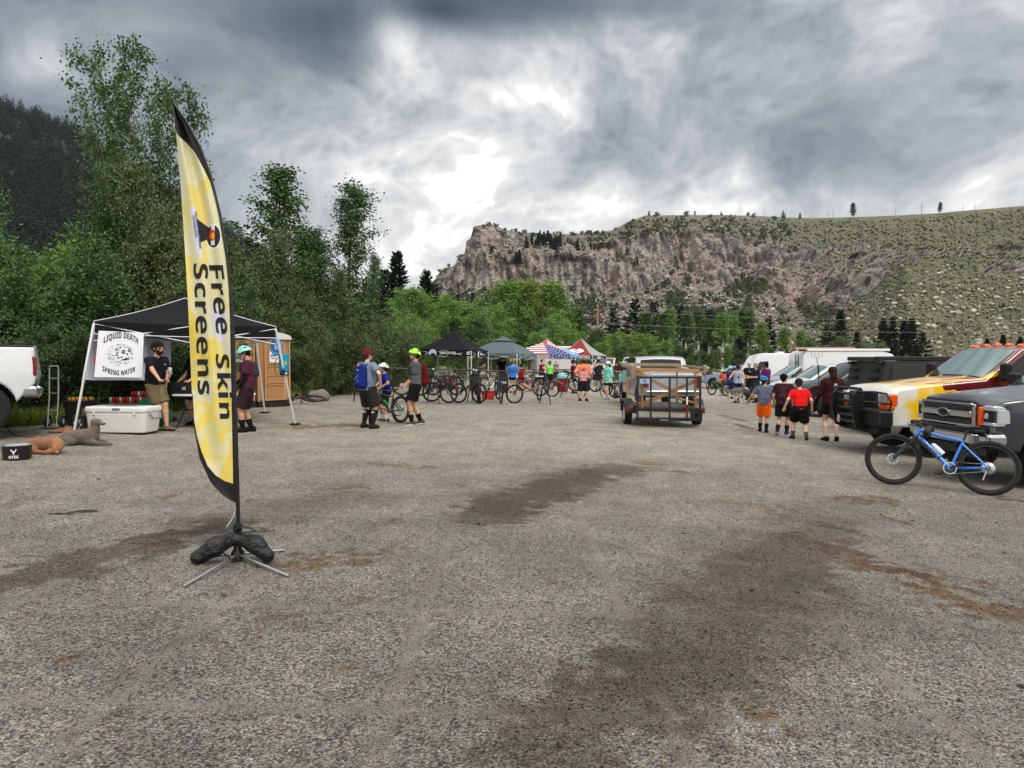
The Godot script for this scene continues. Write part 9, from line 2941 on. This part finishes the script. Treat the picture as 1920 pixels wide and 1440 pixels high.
	v = car("pickup_truck", "white pickup's tail end cut off by the left edge", "pickup truck", on(-13.72, -9.58), -144, {"top": top, "wheels": [-0.95, -5.08], "R": 0.42, "W": 2.04, "sill": 0.52, "paint": white, "windows": win, "screens": [[8, 0.06, 0.9], [4, 0.1, 0.85]], "seams": [-1.45, -3.0, -3.95], "handles": [-2.75]})
	bits(v, "tail_light", red, [[-5.84, 1.14, 0.94, 0.08, 0.36, 0.10, 0.03]], true, false)
	bits(v, "bumper", chrome, [[-5.86, 0.70, 0, 0.22, 0.24, 1.8, 0.07], [-5.76, 0.70, 0.90, 0.32, 0.24, 0.18, 0.08]])
	bits(v, "bed_cover", blk, [[-4.95, 1.50, 0, 1.75, 0.03, 1.84, 0.01]])
	make_trailer()
func make_trailer() -> void:
	var blk := mat("trailer_black", Color(0.06, 0.06, 0.065), 0.45)
	var wood := mat("timber", lin(0.33, 0.18, 0.075), 0.75)
	var grey := mat("timber_grey", lin(0.25, 0.19, 0.13), 0.85)
	var red := mat("red_lens", Color.WHITE)
	var p := on(4.02, -17.75)
	var o := thing("utility_trailer", "small black utility trailer with mesh gate and timber rails", "trailer", p, deg_to_rad(-1.5))
	var g := MB.new()
	for x in [-0.80, 0.80]: g.bx(V(x, 0.77, 0), V(0.05, 1.1, 0.05), 0.006)
	for y in [0.24, 1.30]: g.bx(V(0, y, 0.001), V(1.65, 0.05, 0.05), 0.006)
	for x in [-0.46, 0.02, 0.46]: g.bx(V(x, 0.77, 0), V(0.045, 1.06, 0.04), 0.004)
	var gate := part("gate", g, blk, o)
	g = MB.new()
	for i in range(-26, 40):
		for s in [-1.0, 1.0]:
			var x0 := -0.8 + i * 0.06
			var a := Vector2(x0, 0.26)
			var b := Vector2(x0 + 1.02 * 0.75 , 1.28)
			if s < 0: a.x = -a.x; b.x = -b.x
			var t0 := 0.0
			var t1 := 1.0
			for lim in [-0.78, 0.78]:
				var f: float = (lim - a.x) / (b.x - a.x)
				if (b.x > a.x) == (lim > 0): t1 = minf(t1, f)
				else: t0 = maxf(t0, f)
			if t1 > t0 + 0.02:
				var q0 := a.lerp(b, t0)
				var q1 := a.lerp(b, t1)
				g.tube([V(q0.x, q0.y, 0.0), V(q1.x, q1.y, 0.0)], 0.0022, 3, false)
	part("wire_mesh", g, mat("mesh_grey", Color(0.25, 0.25, 0.26), 0.5, 0.5), gate, "", "stuff")
	g = MB.new()
	g.bx(V(0, 0.46, -1.3), V(1.6, 0.06, 2.4), 0.005)
	g.bx(V(0, 0.22, -0.05), V(1.72, 0.09, 0.09), 0.006)
	for x in [-0.8, 0.8]: g.bx(V(x, 0.42, -1.3), V(0.06, 0.12, 2.5), 0.006)
	for x in [-0.8, 0.8]: beam(g, V(x, 0.4, -2.5), V(0, 0.4, -3.6), 0.06, 0.09)
	beam(g, V(0, 0.4, -2.4), V(0, 0.45, -5.3), 0.07, 0.09)
	part("chassis", g, blk, o)
	for i in 7:
		g = MB.new(); g.bx(V(-0.66 + i * 0.22, 0.505, -1.3), V(0.2, 0.035, 2.38), 0.004)
		part("plank", g, mat("deck_dark", lin(0.045, 0.04, 0.036), 0.8), o)
	var turn := Transform3D(Basis.from_euler(V(0, PI / 2, 0)).scaled_local(V(0.31, 0.31, 0.31)), Vector3.ZERO)
	for s in [-1.0, 1.0]:
		var w := part("wheel", mats["rim_mesh"], mat("rim_white", Color.WHITE), o)
		w.transform = Transform3D(turn.basis, V(s * 0.93, 0.31, -0.95))
		part("tyre", mats["tyre_mesh"], mat("rubber", Color.BLACK), w)
		g = MB.new()
		var rows := []
		for i in 11:
			var a := PI * i / 10.0
			rows.append(PackedVector3Array([V(s * 0.82, 0.34 + sin(a) * 0.38, -0.95 + cos(a) * 0.46), V(s * 1.05, 0.34 + sin(a) * 0.38, -0.95 + cos(a) * 0.46), V(s * 1.05, 0.31 + sin(a) * 0.34, -0.95 + cos(a) * 0.44)]))
		g.grid(rows, false, V(s * 0.9, 0.2, -0.95))
		var f := part("mudguard", g, blk, o)
		g = MB.new(); g.bx(V(s * 0.94, 0.44, -0.46), V(0.13, 0.11, 0.05), 0.015)
		part("tail_light", g, red, f)
	for q in [[-0.12, 0.2, mat("ink_white", Color.WHITE)], [0.10, 0.3, red]]:
		g = MB.new(); g.bx(V(q[0], 0.215, 0.0), V(q[1], 0.04, 0.004))
		part("reflector_strip", g, q[2], o)
	g = MB.new(); g.bx(V(0.46, 0.45, 0.03), V(0.05, 0.32, 0.012), 0.003)
	part("reflector_strip", g, red, gate)
	g = MB.new(); g.bx(V(0.46, 0.70, 0.03), V(0.035, 0.2, 0.012), 0.003)
	part("reflector_strip", g, mat("ink_white", Color.WHITE), gate)
	g = MB.new(); g.bx(V(-0.62, 1.2, 0.035), V(0.24, 0.12, 0.006), 0.002)
	var pl := part("maker_plate", g, mat("plate_pale", Color(0.55, 0.66, 0.78), 0.5), gate)
	flat_text("PJ", 0.1, xf(V(-0.62, 1.2, 0.04)), mat("ink_blue", Color.WHITE), pl)
	# timber rails
	for q in [[-0.86, 1.50, -0.12, 0.80, 1.47, -0.12, 0.09, wood], [-0.86, 1.62, -2.45, 0.84, 1.60, -2.45, 0.09, grey], [-0.66, 0.5, -0.12, -0.66, 1.46, -0.12, 0.09, wood], [0.70, 0.5, -0.12, 0.70, 1.43, -0.12, 0.09, wood], [-0.72, 0.5, -2.45, -0.72, 1.58, -2.45, 0.09, wood], [0.72, 0.5, -2.45, 0.72, 1.56, -2.45, 0.09, wood], [-0.72, 0.56, -0.18, 0.70, 1.2, -0.18, 0.09, wood], [-0.62, 1.45, -2.38, 0.70, 0.80, -2.38, 0.09, wood], [-0.74, 1.44, -0.15, -0.74, 1.55, -2.4, 0.09, grey], [0.76, 1.42, -0.15, 0.76, 1.53, -2.4, 0.09, grey], [-0.74, 0.62, -0.15, -0.74, 0.62, -2.4, 0.09, wood], [0.76, 0.62, -0.15, 0.76, 0.62, -2.4, 0.09, wood]]:
		g = MB.new()
		beam(g, V(q[0], q[1], q[2]), V(q[3], q[4], q[5]), 0.045 if absf(q[0] - q[3]) < 0.05 and absf(q[2] - q[5]) < 0.05 else q[6], q[6] if absf(q[0] - q[3]) < 0.05 and absf(q[2] - q[5]) < 0.05 else 0.042, 0.004, V(0, 0, 1) if absf(q[2] - q[5]) < 0.05 else Vector3.ZERO)
		part("timber", g, q[7], o)
	# canvas thrown over the corners
	for s in [[-0.88, "grey-tan canvas bundle hung on the trailer's left rail", 1.0], [0.84, "pale canvas strip hung on the trailer's right rail", 0.6]]:
		var n := Net.new(V(-0.35, -0.4, -2.4), V(0.35, 0.35, 0.3), 0.03)
		var k: float = s[2]
		n.bone(V(0, 0.03, -0.1), V(0.02, 0.08, -2.0), 0.075 * k, 0.06 * k, 0.04)
		n.bone(V(-0.08 * signf(-s[0]), 0.05, 0.0), V(0.06 * signf(s[0]), -0.22 * k, 0.06), 0.12 * k, 0.05 * k, 0.04)
		n.bone(V(0.1 * signf(s[0]), 0.04, -0.2), V(0.14 * signf(s[0]), -0.18, -0.2), 0.09 * k, 0.04 * k, 0.04)
		g = MB.new(); n.mesh_to(g)
		var t := part("canvas_sheet", g, mat("canvas", Color(0.50, 0.44, 0.38), 0.9))
		t.position = p + V(s[0], 1.5, 0.0)
		tag(t, s[1], "canvas")
func _ready() -> void:
	setup_view()
	make_ground()
	make_cliff()
	make_left_hill()
	make_plants()
	make_flag()
	make_canopies()
	make_stall()
	make_toilets()
	make_small()
	make_bikes()
	make_vehicles()
	make_people()
	make_dogs()
